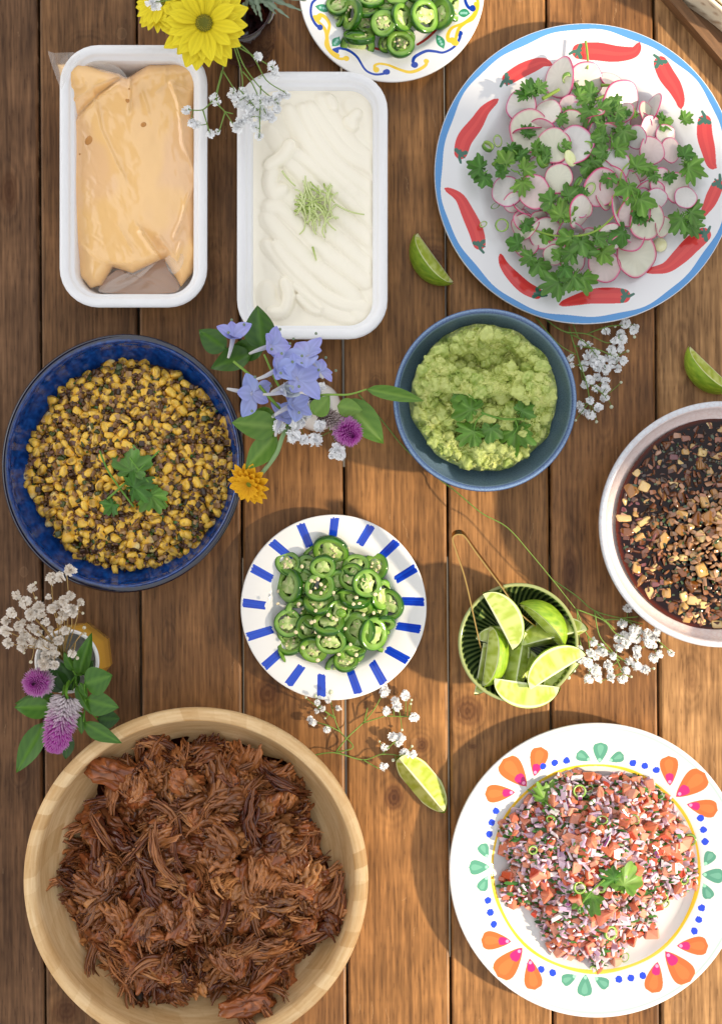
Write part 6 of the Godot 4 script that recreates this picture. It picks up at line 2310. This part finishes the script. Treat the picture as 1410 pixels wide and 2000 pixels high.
func vase_lathe(prof: Array, seg: int, c: Color) -> MB:
	var pts := PackedVector2Array()
	for q: Array in prof:
		pts.append(Vector2(q[0], q[1]))
	return lathe(pts, seg, func(_i: int, _a: float, _q: Vector2) -> Color: return c)

func make_bud_vase() -> void:
	var base := P(618, 793, 0.05) * Vector3(1, 0, 1)
	one("bud_vase", vase_lathe([[0, 0.001], [0.012, 0.001], [0.014, 0], [0.017, 0.003], [0.0215, 0.02], [0.0232, 0.038], [0.0215, 0.056], [0.0165, 0.070], [0.0115, 0.080], [0.0095, 0.090], [0.0095, 0.100], [0.0105, 0.104], [0.0098, 0.1052], [0.0085, 0.104], [0.0078, 0.098], [0.0078, 0.085], [0.012, 0.07], [0.018, 0.04], [0.0, 0.01]], 64, L(238, 236, 232)).mesh(), M.glaze, "small round white bud vase under the bunch of blue delphinium", "vase", Transform3D(Basis(), base))
	var mouth := base + Vector3(0, 0.1, 0)
	var z := func(x: float, y: float, h: float) -> Vector3: return P(380 + x / 2.9375, 580 + y / 2.9375, h)
	var zz := func(x: float, y: float) -> Vector2: return Vector2(380 + x / 2.9375, 580 + y / 2.9375)
	# --- delphinium
	var o := thing("delphinium_stem", "pale violet blue delphinium stem with spurred florets leaning out of the bud vase", "delphinium", mouth)
	var st := MB.new()
	tube(st, curve([Vector3(0, -0.05, 0), z.call(560, 690, 0.125) - mouth, z.call(430, 575, 0.145) - mouth, z.call(330, 460, 0.150) - mouth, z.call(225, 370, 0.145) - mouth], 6), 0.0018, 0.0011, 7, L(110, 146, 58), L(130, 164, 70))
	part("stem", st.mesh(), M.stem, o)
	var lil := L(164, 168, 220)
	var blu := L(150, 166, 224)
	# floret: centre x, y, heading of the spur away (deg), scale, open
	for e: Array in [[222, 235, 100, 1.0, 0.55, 0.15], [440, 280, 160, 1.05, 0.7, 0.15], [650, 340, 60, 1.35, 0.9, 0.14], [470, 420, 150, 1.0, 0.6, 0.165], [590, 470, 150, 1.3, 0.8, 0.155], [330, 555, 190, 1.15, 0.9, 0.15], [500, 548, 170, 0.85, 0.25, 0.165], [560, 620, 150, 1.1, 0.7, 0.15], [500, 690, 110, 1.0, 0.8, 0.14], [720, 430, 140, 0.9, 0.9, 0.135]]:
		var ctr: Vector3 = z.call(e[0], e[1], e[5])
		var a := deg_to_rad(e[2])
		var spur := Vector3(cos(a), 0.25, sin(a))
		var face := (-spur * 0.6 + Vector3(0, 0.75, 0)).normalized()
		var sc: float = 0.0185 * e[3]
		var b := basis_up(face, rr(0, 1))
		var pal: bool = e[4] < 0.3
		for k in 5:
			var ang := TAU * k / 5 + rr(-0.1, 0.1)
			var c0 := L(196, 198, 226) if pal else lil.lerp(blu, rng.randf())
			var c1 := L(176, 186, 190) if pal else blu.lerp(L(160, 156, 226), rng.randf())
			part("petal", petal(1.0, 0.78, 0.26, 0.014, c0.lerp(L(214, 218, 238), 0.35), c1, 0.06, 1.05).mesh(), M.petal, o, Transform3D(b * basis_along(Vector3(cos(ang) * e[4], 1.05 - e[4] * 0.62, sin(ang) * e[4]) + Vector3(rr(-0.2, 0.2), rr(-0.25, 0.25), rr(-0.2, 0.2)), -Vector3(cos(ang), -0.4, sin(ang))).scaled_local(Vector3.ONE * sc * rr(0.72, 1.12)), ctr - mouth))
			if not pal and k % 2 == 0:
				var md := MB.new()
				ball(md, Transform3D(Basis.from_scale(Vector3(0.0014, 0.0008, 0.0014)), Vector3.ZERO), 4, 7, 0.2, 1.0, Vector3.ZERO, L(120, 140, 110), L(150, 160, 140))
				var tipv := b * Vector3(cos(ang) * e[4], 1.05 - e[4] * 0.62, sin(ang) * e[4]).normalized() * sc * 0.86
				part("petal_tip", md.mesh(), M.petal, o, Transform3D(Basis(), ctr - mouth + tipv))
		var ms := MB.new()
		tube(ms, curve([ctr - mouth, ctr - mouth + spur * sc * 0.6 + Vector3(0, 0.001, 0), ctr - mouth + spur * sc * 1.0 + Vector3(rr(-1, 1), -1, rr(-1, 1)) * 0.002], 5), 0.0024 * e[3], 0.0010, 8, L(180, 182, 206), L(206, 204, 198))
		part("spur", ms.mesh(), M.petal, o)
	# --- broad leaves
	var g1 := L(84, 124, 42)
	var g2 := L(132, 166, 72)
	var d1 := L(50, 86, 28)
	o = thing("leafy_stem", "leafy green twig behind the delphinium with broad leaves reaching the cream tub", "leafy twig", mouth)
	st = MB.new()
	tube(st, curve([Vector3(0, -0.05, 0), z.call(520, 560, 0.115) - mouth, z.call(400, 330, 0.13) - mouth], 6), 0.0014, 0.0009, 6, g1, g2)
	part("stem", st.mesh(), M.stem, o)
	for e: Array in [[[185, 300, 0.13], [22, 190, 0.13], 44, 0.35], [[390, 300, 0.13], [358, 50, 0.135], 56, 0.35], [[330, 330, 0.125], [88, 402, 0.12], 46, 0.4], [[400, 300, 0.125], [180, 310, 0.12], 40, 0.3]]:
		var a: Vector2 = zz.call(e[0][0], e[0][1])
		var b: Vector2 = zz.call(e[1][0], e[1][1])
		leaf_between(o, mouth, [a.x, a.y, e[0][2]], [b.x, b.y, e[1][2]], e[2], e[3], d1, g1, 0.1, rr(-0.3, 0.3))
	o = thing("leafy_stem", "leafy green twig growing from the bud vase over the rim of the corn bowl", "leafy twig", mouth)
	st = MB.new()
	tube(st, curve([Vector3(0, -0.05, 0), z.call(560, 720, 0.11) - mouth, z.call(470, 760, 0.115) - mouth], 6), 0.0014, 0.0009, 6, g1, g2)
	part("stem", st.mesh(), M.stem, o)
	for e: Array in [[[480, 745, 0.115], [216, 722, 0.12], 52, 0.25], [[470, 790, 0.112], [292, 992, 0.105], 44, 0.3], [[470, 800, 0.105], [398, 945, 0.10], 22, 0.4], [[470, 690, 0.11], [300, 700, 0.112], 40, 0.3]]:
		var a: Vector2 = zz.call(e[0][0], e[0][1])
		var b: Vector2 = zz.call(e[1][0], e[1][1])
		leaf_between(o, mouth, [a.x, a.y, e[0][2]], [b.x, b.y, e[1][2]], e[2], e[3], g1, g2, 0.08, rr(-0.25, 0.25))
	o = thing("leafy_stem", "leafy green twig reaching from the bud vase over the guacamole bowl", "leafy twig", mouth)
	st = MB.new()
	tube(st, curve([Vector3(0, -0.05, 0), z.call(720, 565, 0.12) - mouth, z.call(880, 560, 0.125) - mouth, z.call(985, 530, 0.122) - mouth], 6), 0.0013, 0.0007, 6, g2, g2)
	part("stem", st.mesh(), M.stem, o)
	for e: Array in [[[680, 675, 0.122], [775, 570, 0.128], 36, 0.3], [[818, 625, 0.125], [965, 650, 0.122], 34, -0.4], [[850, 590, 0.115], [1102, 845, 0.09], 54, 0.4], [[985, 530, 0.122], [1330, 590, 0.105], 27, 0.35]]:
		var a: Vector2 = zz.call(e[0][0], e[0][1])
		var b: Vector2 = zz.call(e[1][0], e[1][1])
		var pale: bool = e[0][0] < 840
		leaf_between(o, mouth, [a.x, a.y, e[0][2]], [b.x, b.y, e[1][2]], e[2], e[3], g1 if not pale else L(110, 146, 62), g2, 0.1, rr(-0.2, 0.2))
	# --- golden daisy
	o = thing("golden_daisy", "golden yellow daisy hanging over the edge of the blue corn bowl", "daisy", mouth)
	st = MB.new()
	tube(st, curve([Vector3(0, -0.05, 0), z.call(530, 760, 0.115) - mouth, z.call(470, 900, 0.112) - mouth, z.call(375, 1025, 0.098) - mouth, z.call(335, 1065, 0.092) - mouth], 6), 0.0022, 0.0018, 8, L(128, 156, 104), L(140, 166, 116))
	part("stem", st.mesh(), M.stem, o)
	daisy(o, z.call(318, 1070, 0.092) - mouth, Vector3(-0.45, 0.75, 0.5), 0.0195, 14, 3, L(214, 150, 20), L(236, 178, 34), L(118, 128, 30), 0.25, 0.18)
	# --- cockscomb and baby's breath
	o = thing("celosia_plume", "faded grey celosia plume with a bright magenta tip beside the bud vase", "celosia", mouth)
	st = MB.new()
	tube(st, curve([Vector3(0, -0.05, 0), z.call(700, 640, 0.112) - mouth], 6), 0.0016, 0.0014, 6, L(120, 90, 80), L(150, 120, 110))
	part("stem", st.mesh(), M.stem, o)
	celosia(o, z.call(725, 665, 0.108) - mouth, z.call(860, 750, 0.124) - mouth, 0.0085, 0.0095, L(142, 116, 104), L(196, 178, 174), 240, 3)
	celosia(o, z.call(850, 745, 0.112) - mouth, z.call(915, 805, 0.130) - mouth, 0.0125, 0.0125, L(210, 130, 200), L(192, 60, 178), 330, 4)
	var hb := func(_x: float, _y: float) -> float: return 0.118
	var pts := []
	for e: Array in [[700, 530, 52], [632, 610, 40], [640, 660, 46], [595, 715, 50], [565, 795, 48], [630, 822, 34], [690, 820, 46], [488, 745, 40], [820, 880, 50], [720, 740, 40], [785, 915, 18], [480, 320, 34], [600, 690, 30], [840, 910, 30]]:
		var q: Vector2 = zz.call(e[0], e[1])
		pts.append([q.x, q.y, e[2] / 2.9375 * 0.95])
	var v := Vector2(618, 795)
	spray("babys_breath", "white baby's breath blooms tucked round the bud vase", "baby's breath", [[[v.x, v.y, 0.06], [600, 790, 0.11], [585, 830, 0.114]], [[v.x, v.y, 0.06], [628, 810, 0.11], [650, 850, 0.112], [663, 882, 0.112]], [[v.x, v.y, 0.07], [618, 765, 0.112]], [[v.x, v.y, 0.07], [590, 800, 0.11], [560, 840, 0.11]]], pts, hb)

func make_yellow_vase() -> void:
	var rim := P(131, 1292, 0.085)
	var base := rim * Vector3(1, 0, 1)
	var prof := [[0.0, 0.001], [0.026, 0.001], [0.029, 0.0], [0.0325, 0.012], [0.0335, 0.03], [0.0325, 0.05], [0.0305, 0.07], [0.0292, 0.0825]]
	var mb := MB.new()
	var rings := []
	for q: Array in prof:
		var r := PackedInt32Array()
		for k in 8:
			var a := TAU * (k + 0.5) / 8 + 0.12
			r.append(mb.p(Vector3(cos(a) * q[0] * 1.0, q[1], -sin(a) * q[0] * 1.0), L(222, 168, 62)))
		rings.append(r)
	ring_mesh(mb, rings)
	var o := thing("yellow_vase", "faceted yellow ceramic vase with a white rim between the corn bowl and wooden bowl", "vase", base)
	part("faceted_body", hard(mb), M.glaze, o)
	part("white_rim", vase_lathe([[0.0290, 0.0800], [0.0300, 0.0826], [0.0298, 0.0846], [0.0285, 0.0853], [0.0270, 0.0846], [0.0262, 0.0820], [0.0258, 0.06], [0.025, 0.02], [0.0, 0.012]], 64, L(232, 230, 228)).mesh(), M.glaze, o)
	var org := base + Vector3(0, 0.085, 0)
	var zz := func(x: float, y: float) -> Vector2: return Vector2(x / 3.357, 1080 + y / 3.357)
	var g1 := L(60, 104, 30)
	var g2 := L(100, 146, 48)
	var d1 := L(36, 70, 24)
	var twigs := [
		["leafy green twig spreading from the yellow vase over the wooden bowl", [[[555, 860, 0.112], [738, 803, 0.110], 52, 0.35], [[565, 960, 0.108], [778, 1022, 0.105], 46, 0.25], [[550, 1108, 0.104], [796, 1258, 0.098], 32, 0.35], [[640, 1090, 0.088], [792, 1085, 0.08], 36, 0.3], [[530, 850, 0.108], [575, 955, 0.11], 14, 0.5]], [560, 1000]],
		["leafy green twig spreading from the yellow vase below the round pink plume", [[[345, 1005, 0.11], [88, 1022, 0.105], 42, 0.25], [[385, 940, 0.102], [92, 1000, 0.094], 34, 0.4], [[296, 1108, 0.102], [100, 1455, 0.09], 40, 0.45], [[455, 1180, 0.096], [430, 1362, 0.088], 26, 0.4], [[530, 1040, 0.10], [538, 1196, 0.094], 18, 0.4]], [400, 1050]],
		["upright narrow green leaves standing in the mouth of the yellow vase", [[[520, 800, 0.10], [596, 538, 0.12], 30, 0.7], [[490, 770, 0.10], [420, 655, 0.115], 18, 0.6], [[440, 890, 0.092], [285, 765, 0.095], 40, 0.35], [[480, 900, 0.09], [400, 720, 0.095], 44, 0.3], [[500, 870, 0.10], [590, 1055, 0.112], 17, 0.5], [[540, 800, 0.095], [612, 705, 0.10], 24, 0.4]], [500, 800]],
	]
	for t: Array in twigs:
		var tw := thing("leafy_stem", t[0], "leafy twig", org)
		var st := MB.new()
		var e: Vector2 = zz.call(t[2][0], t[2][1])
		tube(st, curve([Vector3(0, -0.07, 0), Vector3(0, -0.01, 0), P(e.x, e.y, 0.104) - org], 6), 0.0014, 0.0010, 6, g1, g2)
		for l: Array in t[1]:
			var a: Vector2 = zz.call(l[0][0], l[0][1])
			tube(st, curve([P(e.x, e.y, 0.104) - org, P(a.x, a.y, l[0][2]) - org], 3), 0.0009, 0.0007, 5, g1, g2)
		part("stem", st.mesh(), M.stem, tw)
		for l: Array in t[1]:
			var a: Vector2 = zz.call(l[0][0], l[0][1])
			var b: Vector2 = zz.call(l[1][0], l[1][1])
			leaf_between(tw, org, [a.x, a.y, l[0][2]], [b.x, b.y, l[1][2]], l[2], l[3], d1 if l[0][2] < 0.1 else g1, g1 if l[0][2] < 0.1 else g2, 0.1, rr(-0.25, 0.25))
	var q := func(x: float, y: float, h: float) -> Vector3:
		var v: Vector2 = zz.call(x, y)
		return P(v.x, v.y, h) - org
	var o1 := thing("celosia_plume", "round pink celosia plume seen end on beside the yellow vase", "celosia", org)
	var s1 := MB.new()
	tube(s1, curve([Vector3(0, -0.07, 0), q.call(330, 850, 0.105), q.call(270, 842, 0.11)], 5), 0.0014, 0.0014, 6, g2, g2)
	part("stem", s1.mesh(), M.stem, o1)
	celosia(o1, q.call(285, 838, 0.105), q.call(212, 862, 0.135), 0.0125, 0.0130, L(214, 190, 206), L(186, 62, 170), 420, 8)
	var o2 := thing("celosia_plume", "long celosia plume fading from white to magenta hanging below the yellow vase", "celosia", org)
	s1 = MB.new()
	tube(s1, curve([Vector3(0, -0.07, 0), q.call(440, 880, 0.105), q.call(445, 960, 0.112)], 5), 0.0016, 0.0016, 6, g2, g2)
	part("stem", s1.mesh(), M.stem, o2)
	celosia(o2, q.call(445, 945, 0.112), q.call(345, 1335, 0.112), 0.0145, 0.0140, L(220, 208, 210), L(186, 52, 170), 760, 9)
	# dried baby's breath
	var raw := [110, 275, 30, 215, 230, 30, 170, 325, 40, 80, 390, 34, 40, 445, 30, 45, 510, 42, 125, 480, 34, 155, 455, 22, 345, 170, 40, 400, 160, 36, 465, 115, 40, 255, 365, 44, 345, 365, 34, 420, 310, 34, 465, 280, 30, 530, 325, 26, 480, 360, 30, 480, 395, 30, 205, 405, 40, 270, 400, 34, 380, 340, 30, 430, 360, 30, 160, 525, 30, 250, 510, 34, 335, 500, 22, 425, 510, 30, 150, 570, 36, 150, 615, 34, 55, 590, 34, 225, 590, 34, 285, 600, 34, 330, 630, 44, 350, 660, 44, 295, 730, 46, 355, 735, 34, 475, 660, 28, 385, 575, 34, 270, 590, 34, 210, 490, 30, 415, 410, 34, 300, 680, 36, 235, 195, 10, 240, 295, 10, 455, 495, 10, 555, 490, 12, 560, 530, 10, 205, 715, 12, 510, 690, 12, 160, 655, 9, 130, 300, 10, 545, 395, 10, 320, 290, 20, 395, 440, 26, 300, 450, 28, 200, 560, 24]
	var pts := []
	for i in range(0, raw.size(), 3):
		var w: Vector2 = zz.call(raw[i], raw[i + 1])
		pts.append([w.x, w.y, raw[i + 2] / 3.357])
	var stems := []
	for e: Array in [[110, 280], [210, 235], [80, 395], [45, 510], [340, 180], [440, 130], [250, 370], [420, 310], [525, 330], [470, 390], [205, 410], [350, 370], [160, 520], [250, 510], [150, 600], [60, 590], [300, 620], [545, 520], [410, 430]]:
		var w: Vector2 = zz.call(e[0], e[1])
		stems.append([[125, 1290, 0.06], [lerpf(128, w.x, 0.35) + rr(-3, 3), lerpf(1278, w.y, 0.35), 0.105], [lerpf(128, w.x, 0.7) + rr(-5, 5), lerpf(1278, w.y, 0.7) + rr(-4, 4), 0.125], [w.x, w.y, 0.135]])
	var hd := func(x: float, y: float) -> float: return 0.118 + 0.024 * clampf(Vector2(x, y).distance_to(Vector2(130, 1285)) / 130.0, 0, 1) + rr(-0.006, 0.006)
	spray("dried_babys_breath", "dried cream baby's breath with tan stems fanning from the yellow vase", "baby's breath", stems, pts, hd, true, 0.0005)

func make_glass_vase() -> void:
	var rim := P(463, 6, 0.11)
	var base := rim * Vector3(1, 0, 1)
	var glass := StandardMaterial3D.new()
	glass.albedo_color = Color(0.34, 0.22, 0.24, 0.12)
	glass.refraction_enabled = true
	glass.refraction_scale = 0.05
	glass.transparency = BaseMaterial3D.TRANSPARENCY_ALPHA
	glass.roughness = 0.06
	var prof := PackedVector2Array([Vector2(0, 0), Vector2(0.026, 0), Vector2(0.0285, 0.003), Vector2(0.030, 0.03), Vector2(0.0315, 0.07), Vector2(0.0325, 0.10), Vector2(0.0325, 0.108), Vector2(0.0318, 0.110), Vector2(0.0308, 0.1095), Vector2(0.0300, 0.106), Vector2(0.0285, 0.07), Vector2(0.0268, 0.03), Vector2(0.024, 0.009), Vector2(0, 0.008)])
	one("glass_vase", lathe(prof, 144, func(_i: int, _a: float, _q: Vector2) -> Color: return Color.WHITE, 1.0, func(q: Vector2, a: float, i: int) -> Vector2:
		if i < 2 or i > 5: return q
		return Vector2(q.x + 0.0011 * absf(sin(a * 9 + i * 0.8)) + 0.0008 * absf(sin(a * 9 - i * 0.8)), q.y)).mesh(), glass, "purple brown pressed glass vase cut by the top edge behind the yellow daisies", "vase", Transform3D(Basis(), base))
	var org := base + Vector3(0, 0.11, 0)
	var st: MB
	for e: Array in [["big open lemon yellow daisy overlapping the corner of the cheese sauce tub", 400, 46, 0.150, Vector3(-0.06, 1, 0.12), 79.0, 21, 2, 0.12], ["second lemon yellow daisy at the top edge partly behind the big one", 318, 4, 0.138, Vector3(-0.5, 0.85, -0.15), 58.0, 18, 2, 0.2]]:
		var o := thing("lemon_daisy", e[0], "daisy", org)
		st = MB.new()
		tube(st, curve([Vector3(0, -0.09, 0), Vector3(-0.008, 0.0, 0.004), P(e[1], e[2], e[3] - 0.004) - org], 6), 0.0016, 0.0016, 7, L(110, 146, 62), L(110, 146, 62))
		part("stem", st.mesh(), M.stem, o)
		daisy(o, P(e[1], e[2], e[3]) - org, e[4], e[5] * S * (1.0 - e[3] / D), e[6], e[7], L(228, 204, 30), L(238, 220, 52), L(104, 104, 22), e[8], 0.22)
	# thistle foliage
	var o3 := thing("thistle_stem", "grey green spiky thistle foliage at the top edge beside the yellow daisy", "thistle", org)
	st = MB.new()
	tube(st, curve([Vector3(0, -0.09, 0), P(480, 10, 0.13) - org, P(505, -40, 0.15) - org], 6), 0.0018, 0.0016, 7, L(110, 122, 104), L(120, 132, 116))
	part("stem", st.mesh(), M.stem, o3)
	for e: Array in [[470, 4, 432, 12, 10], [480, 4, 476, 30, 12], [490, 0, 502, 30, 12], [500, -4, 512, 42, 12], [505, -6, 540, 28, 12], [510, -6, 566, 36, 13], [515, -8, 592, 22, 14], [515, -12, 600, 2, 16], [495, -6, 530, 10, 16], [470, -4, 450, -10, 14], [485, -2, 520, 4, 20], [505, -10, 560, -2, 20]]:
		var mb := MB.new()
		var a := P(e[0], e[1], 0.132 + rr(0, 0.01)) - org
		var b := P(e[2], e[3], 0.126 + rr(0, 0.008)) - org
		var ln := a.distance_to(b)
		var bs := basis_along(b - a)
		var rows := []
		for i in 12:
			var f := i / 11.0
			var w: float = e[4] * S * 0.5 * (1.0 - f * 0.8) * (1.0 if i % 3 else 0.55) * (1.0 if i < 11 else 0.02)
			var r := PackedInt32Array()
			for k in 3:
				r.append(mb.p(Vector3((k - 1) * w, absf(k - 1.0) * w * 0.5, f * ln + (0.25 * w if k != 1 else 0.0)), L(104, 124, 100).lerp(L(156, 170, 150), 0.7 if k == 1 else 0.1)))
			rows.append(r)
		for i in 11:
			for k in 2:
				mb.q(rows[i][k], rows[i + 1][k], rows[i + 1][k + 1], rows[i][k + 1])
		part("spiky_leaf", mb.mesh(), M.leaf, o3, Transform3D(bs, a))
	var mb := MB.new()
	ball(mb, Transform3D(Basis.from_scale(Vector3(0.009, 0.008, 0.009)), Vector3.ZERO), 10, 14, 0.3, 2.2, Vector3.ZERO, L(60, 66, 96), L(110, 116, 150))
	part("flower_head", mb.mesh(), M.plain, o3, Transform3D(Basis(), P(545, -22, 0.135) - org))
	# hanging baby's breath
	var zz := func(x: float, y: float) -> Vector2: return Vector2(240 + x / 3.7105, y / 3.7105)
	var raw := [978, 415, 38, 1085, 485, 44, 1105, 545, 34, 800, 680, 40, 870, 670, 42, 905, 700, 40, 950, 720, 44, 1010, 720, 46, 1060, 740, 46, 1110, 720, 44, 1150, 690, 34, 1190, 690, 30, 880, 770, 40, 930, 800, 48, 990, 790, 44, 1050, 830, 48, 860, 880, 44, 820, 920, 48, 900, 860, 40, 960, 920, 40, 990, 990, 34, 670, 720, 46, 460, 800, 36, 500, 890, 36, 540, 910, 34, 635, 970, 34, 692, 955, 22, 830, 740, 40, 1120, 790, 34, 990, 850, 34, 1080, 860, 36, 220, 30, 52, 1165, 670, 16, 990, 560, 12]
	var pts := []
	for i in range(0, raw.size(), 3):
		var w: Vector2 = zz.call(raw[i], raw[i + 1])
		pts.append([w.x, w.y, raw[i + 2] / 3.7105])
	var stems := []
	for e: Array in [[800, 320, 940, 400, 1085, 490], [800, 320, 860, 520, 870, 660], [820, 330, 880, 480, 1000, 640, 1110, 730], [830, 300, 950, 420, 1040, 580, 1160, 660], [720, 510, 670, 700], [730, 520, 810, 650], [725, 510, 680, 720, 740, 810, 800, 900], [740, 810, 800, 825], [740, 815, 700, 950], [650, 730, 580, 795, 480, 795], [580, 795, 630, 960], [870, 520, 940, 610, 1040, 830], [840, 640, 980, 800], [1000, 620, 990, 990]]:
		var s := []
		for i in range(0, e.size(), 2):
			var w: Vector2 = zz.call(e[i], e[i + 1])
			s.append([w.x, w.y, 0.118 - 0.010 * clampf((w.y - 80) / 180.0, 0, 1)])
		stems.append(s)
	stems.append([[463, 8, 0.07], [458, 40, 0.115], [455, 80, 0.119], [463, 92, 0.118]])
	stems.append([[463, 8, 0.07], [448, 60, 0.115], [440, 110, 0.116], [435, 138, 0.115]])
	stems.append([[463, 8, 0.07], [400, -10, 0.13], [310, 4, 0.158]])
	var hg := func(_x: float, y: float) -> float: return 0.156 if y < 30 else 0.117 - 0.012 * clampf((y - 80) / 180.0, 0, 1)
	spray("babys_breath", "white baby's breath hanging from the glass vase between the two tubs", "baby's breath", stems, pts, hg)

func make_sprays() -> void:
	# beside the guacamole bowl
	var z := func(x: float, y: float) -> Vector2: return Vector2(1000 + x / 3.439, 600 + y / 3.439)
	var raw := [630, 160, 34, 760, 110, 40, 815, 150, 36, 830, 130, 24, 725, 180, 36, 735, 220, 42, 690, 220, 36, 665, 285, 36, 730, 280, 32, 465, 250, 34, 515, 250, 28, 550, 310, 42, 500, 320, 36, 480, 390, 42, 540, 370, 34, 590, 360, 40, 575, 400, 44, 625, 420, 40, 640, 340, 36, 690, 340, 36, 745, 360, 36, 700, 410, 36, 670, 380, 34, 520, 490, 40, 490, 520, 34, 575, 470, 34, 620, 500, 40, 560, 550, 34, 625, 550, 36, 520, 625, 32, 620, 610, 36, 450, 660, 34, 470, 700, 32, 520, 720, 42, 580, 675, 36, 390, 345, 30, 400, 390, 22, 820, 200, 12, 775, 295, 12, 730, 505, 11, 665, 670, 15, 565, 770, 12, 690, 130, 10, 425, 760, 10]
	var pts := []
	for i in range(0, raw.size(), 3):
		var w: Vector2 = z.call(raw[i], raw[i + 1])
		pts.append([w.x, w.y, raw[i + 2] / 3.439 * 0.95])
	var stems := []
	for e: Array in [[200, 60, 340, 160, 500, 180, 640, 240, 720, 200], [380, 130, 410, 240, 440, 330, 470, 480], [160, 70, 300, 240, 430, 320], [340, 160, 480, 230, 600, 370], [500, 180, 640, 130, 760, 120], [440, 330, 500, 520, 520, 640], [470, 480, 580, 560, 620, 600], [410, 260, 560, 280, 700, 340], [400, 90, 440, 200]]:
		var s := []
		for i in range(0, e.size(), 2):
			var w: Vector2 = z.call(e[i], e[i + 1])
			s.append([w.x, w.y, 0.008 + 0.004 * (i % 3)])
		stems.append(s)
	var low := func(_x: float, _y: float) -> float: return rr(0.008, 0.014)
	spray("babys_breath", "white baby's breath lying on the planks between guacamole bowl and chilli plate", "baby's breath", stems, pts, low)
	# the long stem that runs down to the crackle bowl
	z = func(x: float, y: float) -> Vector2: return Vector2(870 + x / 3.065, 1020 + y / 3.065)
	raw = [1090, 515, 34, 1055, 605, 34, 885, 715, 30, 1030, 695, 32, 1130, 640, 36, 1160, 650, 26, 1065, 680, 30, 1110, 690, 36, 1030, 750, 32, 1080, 730, 32, 1140, 700, 30, 1145, 760, 30, 1210, 670, 34, 1215, 720, 36, 1255, 690, 36, 1260, 650, 30, 1200, 690, 30, 1240, 740, 26, 870, 780, 32, 810, 815, 34, 850, 840, 34, 900, 790, 36, 930, 750, 30, 945, 780, 30, 890, 880, 42, 850, 940, 34, 905, 920, 36, 970, 860, 36, 985, 890, 24, 1000, 800, 26, 990, 930, 34, 1055, 940, 34, 1075, 890, 32, 1100, 830, 32, 1145, 800, 32, 1145, 860, 34, 1195, 885, 34, 1240, 810, 34, 1275, 790, 28, 1345, 785, 26, 735, 930, 14, 770, 890, 10, 1245, 875, 10, 925, 955, 12, 1110, 925, 9, 1290, 745, 10, 1180, 880, 24, 800, 760, 24]
	pts = []
	for i in range(0, raw.size(), 3):
		var w: Vector2 = z.call(raw[i], raw[i + 1])
		pts.append([w.x, w.y, raw[i + 2] / 3.065 * 0.95])
	stems = [[[700, 770, 0.004], [745, 820, 0.005], [790, 875, 0.005], [850, 930, 0.008], [890, 960, 0.018], [940, 1002, 0.024], [990, 1030, 0.026], [1035, 1080, 0.026], [1078, 1132, 0.024], [1124, 1190, 0.018]]]
	for e: Array in [[640, 345, 780, 440, 890, 530, 1050, 575, 1180, 610], [780, 520, 940, 585, 1010, 660, 1070, 690], [780, 520, 850, 680, 960, 760, 1040, 830], [785, 530, 800, 700, 830, 790], [890, 530, 920, 680, 1000, 780, 1060, 900], [890, 530, 1010, 640], [940, 585, 1080, 590, 1220, 690, 1260, 790], [1050, 575, 1150, 565], [1210, 740, 1250, 700, 1340, 770], [850, 680, 870, 830], [1000, 780, 1100, 850, 1190, 880]]:
		var s := []
		for i in range(0, e.size(), 2):
			var w: Vector2 = z.call(e[i], e[i + 1])
			s.append([w.x, w.y, 0.022 - 0.010 * clampf((w.x - 1080) / 160.0, 0, 1)])
		stems.append(s)
	low = func(x: float, _y: float) -> float: return rr(0.010, 0.016) + (0.008 if x < 1160 else 0.0)
	spray("babys_breath", "long green stem of white baby's breath running down between the lime and crackle bowls", "baby's breath", stems, pts, low)
	# below the striped plate
	z = func(x: float, y: float) -> Vector2: return Vector2(440 + x / 3.2045, 980 + y / 3.2045)
	raw = [578, 1258, 22, 610, 1290, 26, 575, 1310, 20, 645, 1240, 24, 660, 1190, 16, 710, 1292, 22, 530, 1365, 26, 552, 1380, 26, 635, 1425, 26, 565, 1215, 14, 505, 1225, 9, 625, 1355, 8, 1000, 1180, 40, 990, 1200, 30, 1125, 1212, 38, 1065, 1250, 34, 1075, 1285, 36, 1008, 1310, 32, 1180, 1348, 36, 1165, 1240, 9, 1160, 1265, 9, 1045, 1470, 34, 1090, 1480, 42, 1085, 1510, 30, 995, 1540, 30, 1125, 1575, 36, 1175, 1580, 30, 990, 1660, 32, 1105, 1428, 10, 1050, 1618, 12, 1168, 1530, 10, 965, 1500, 8]
	pts = []
	for i in range(0, raw.size(), 3):
		var w: Vector2 = z.call(raw[i], raw[i + 1])
		pts.append([w.x, w.y, raw[i + 2] / 3.2045 * 0.95])
	stems = []
	for e: Array in [[540, 1590, 680, 1570, 860, 1615, 980, 1580, 1100, 1590], [690, 1570, 760, 1480, 860, 1385, 930, 1300, 970, 1230], [860, 1385, 1000, 1340], [690, 1568, 800, 1535, 720, 1440, 680, 1340, 660, 1240], [720, 1440, 640, 1400, 570, 1380], [860, 1615, 960, 1670], [870, 1370, 890, 1290], [690, 1360, 620, 1310], [1000, 1340, 1150, 1345], [980, 1580, 1050, 1510], [690, 1350, 590, 1290]]:
		var s := []
		for i in range(0, e.size(), 2):
			var w: Vector2 = z.call(e[i], e[i + 1])
			s.append([w.x, w.y, 0.006 + 0.002 * (i % 4)])
		stems.append(s)
	low = func(x: float, y: float) -> float: return 0.026 if Vector2(x, y).distance_to(Vector2(651, 1186)) < 190 else rr(0.006, 0.011)
	spray("babys_breath", "sparse baby's breath sprig on the planks between the wooden bowl and the striped plate", "baby's breath", stems, pts, low)
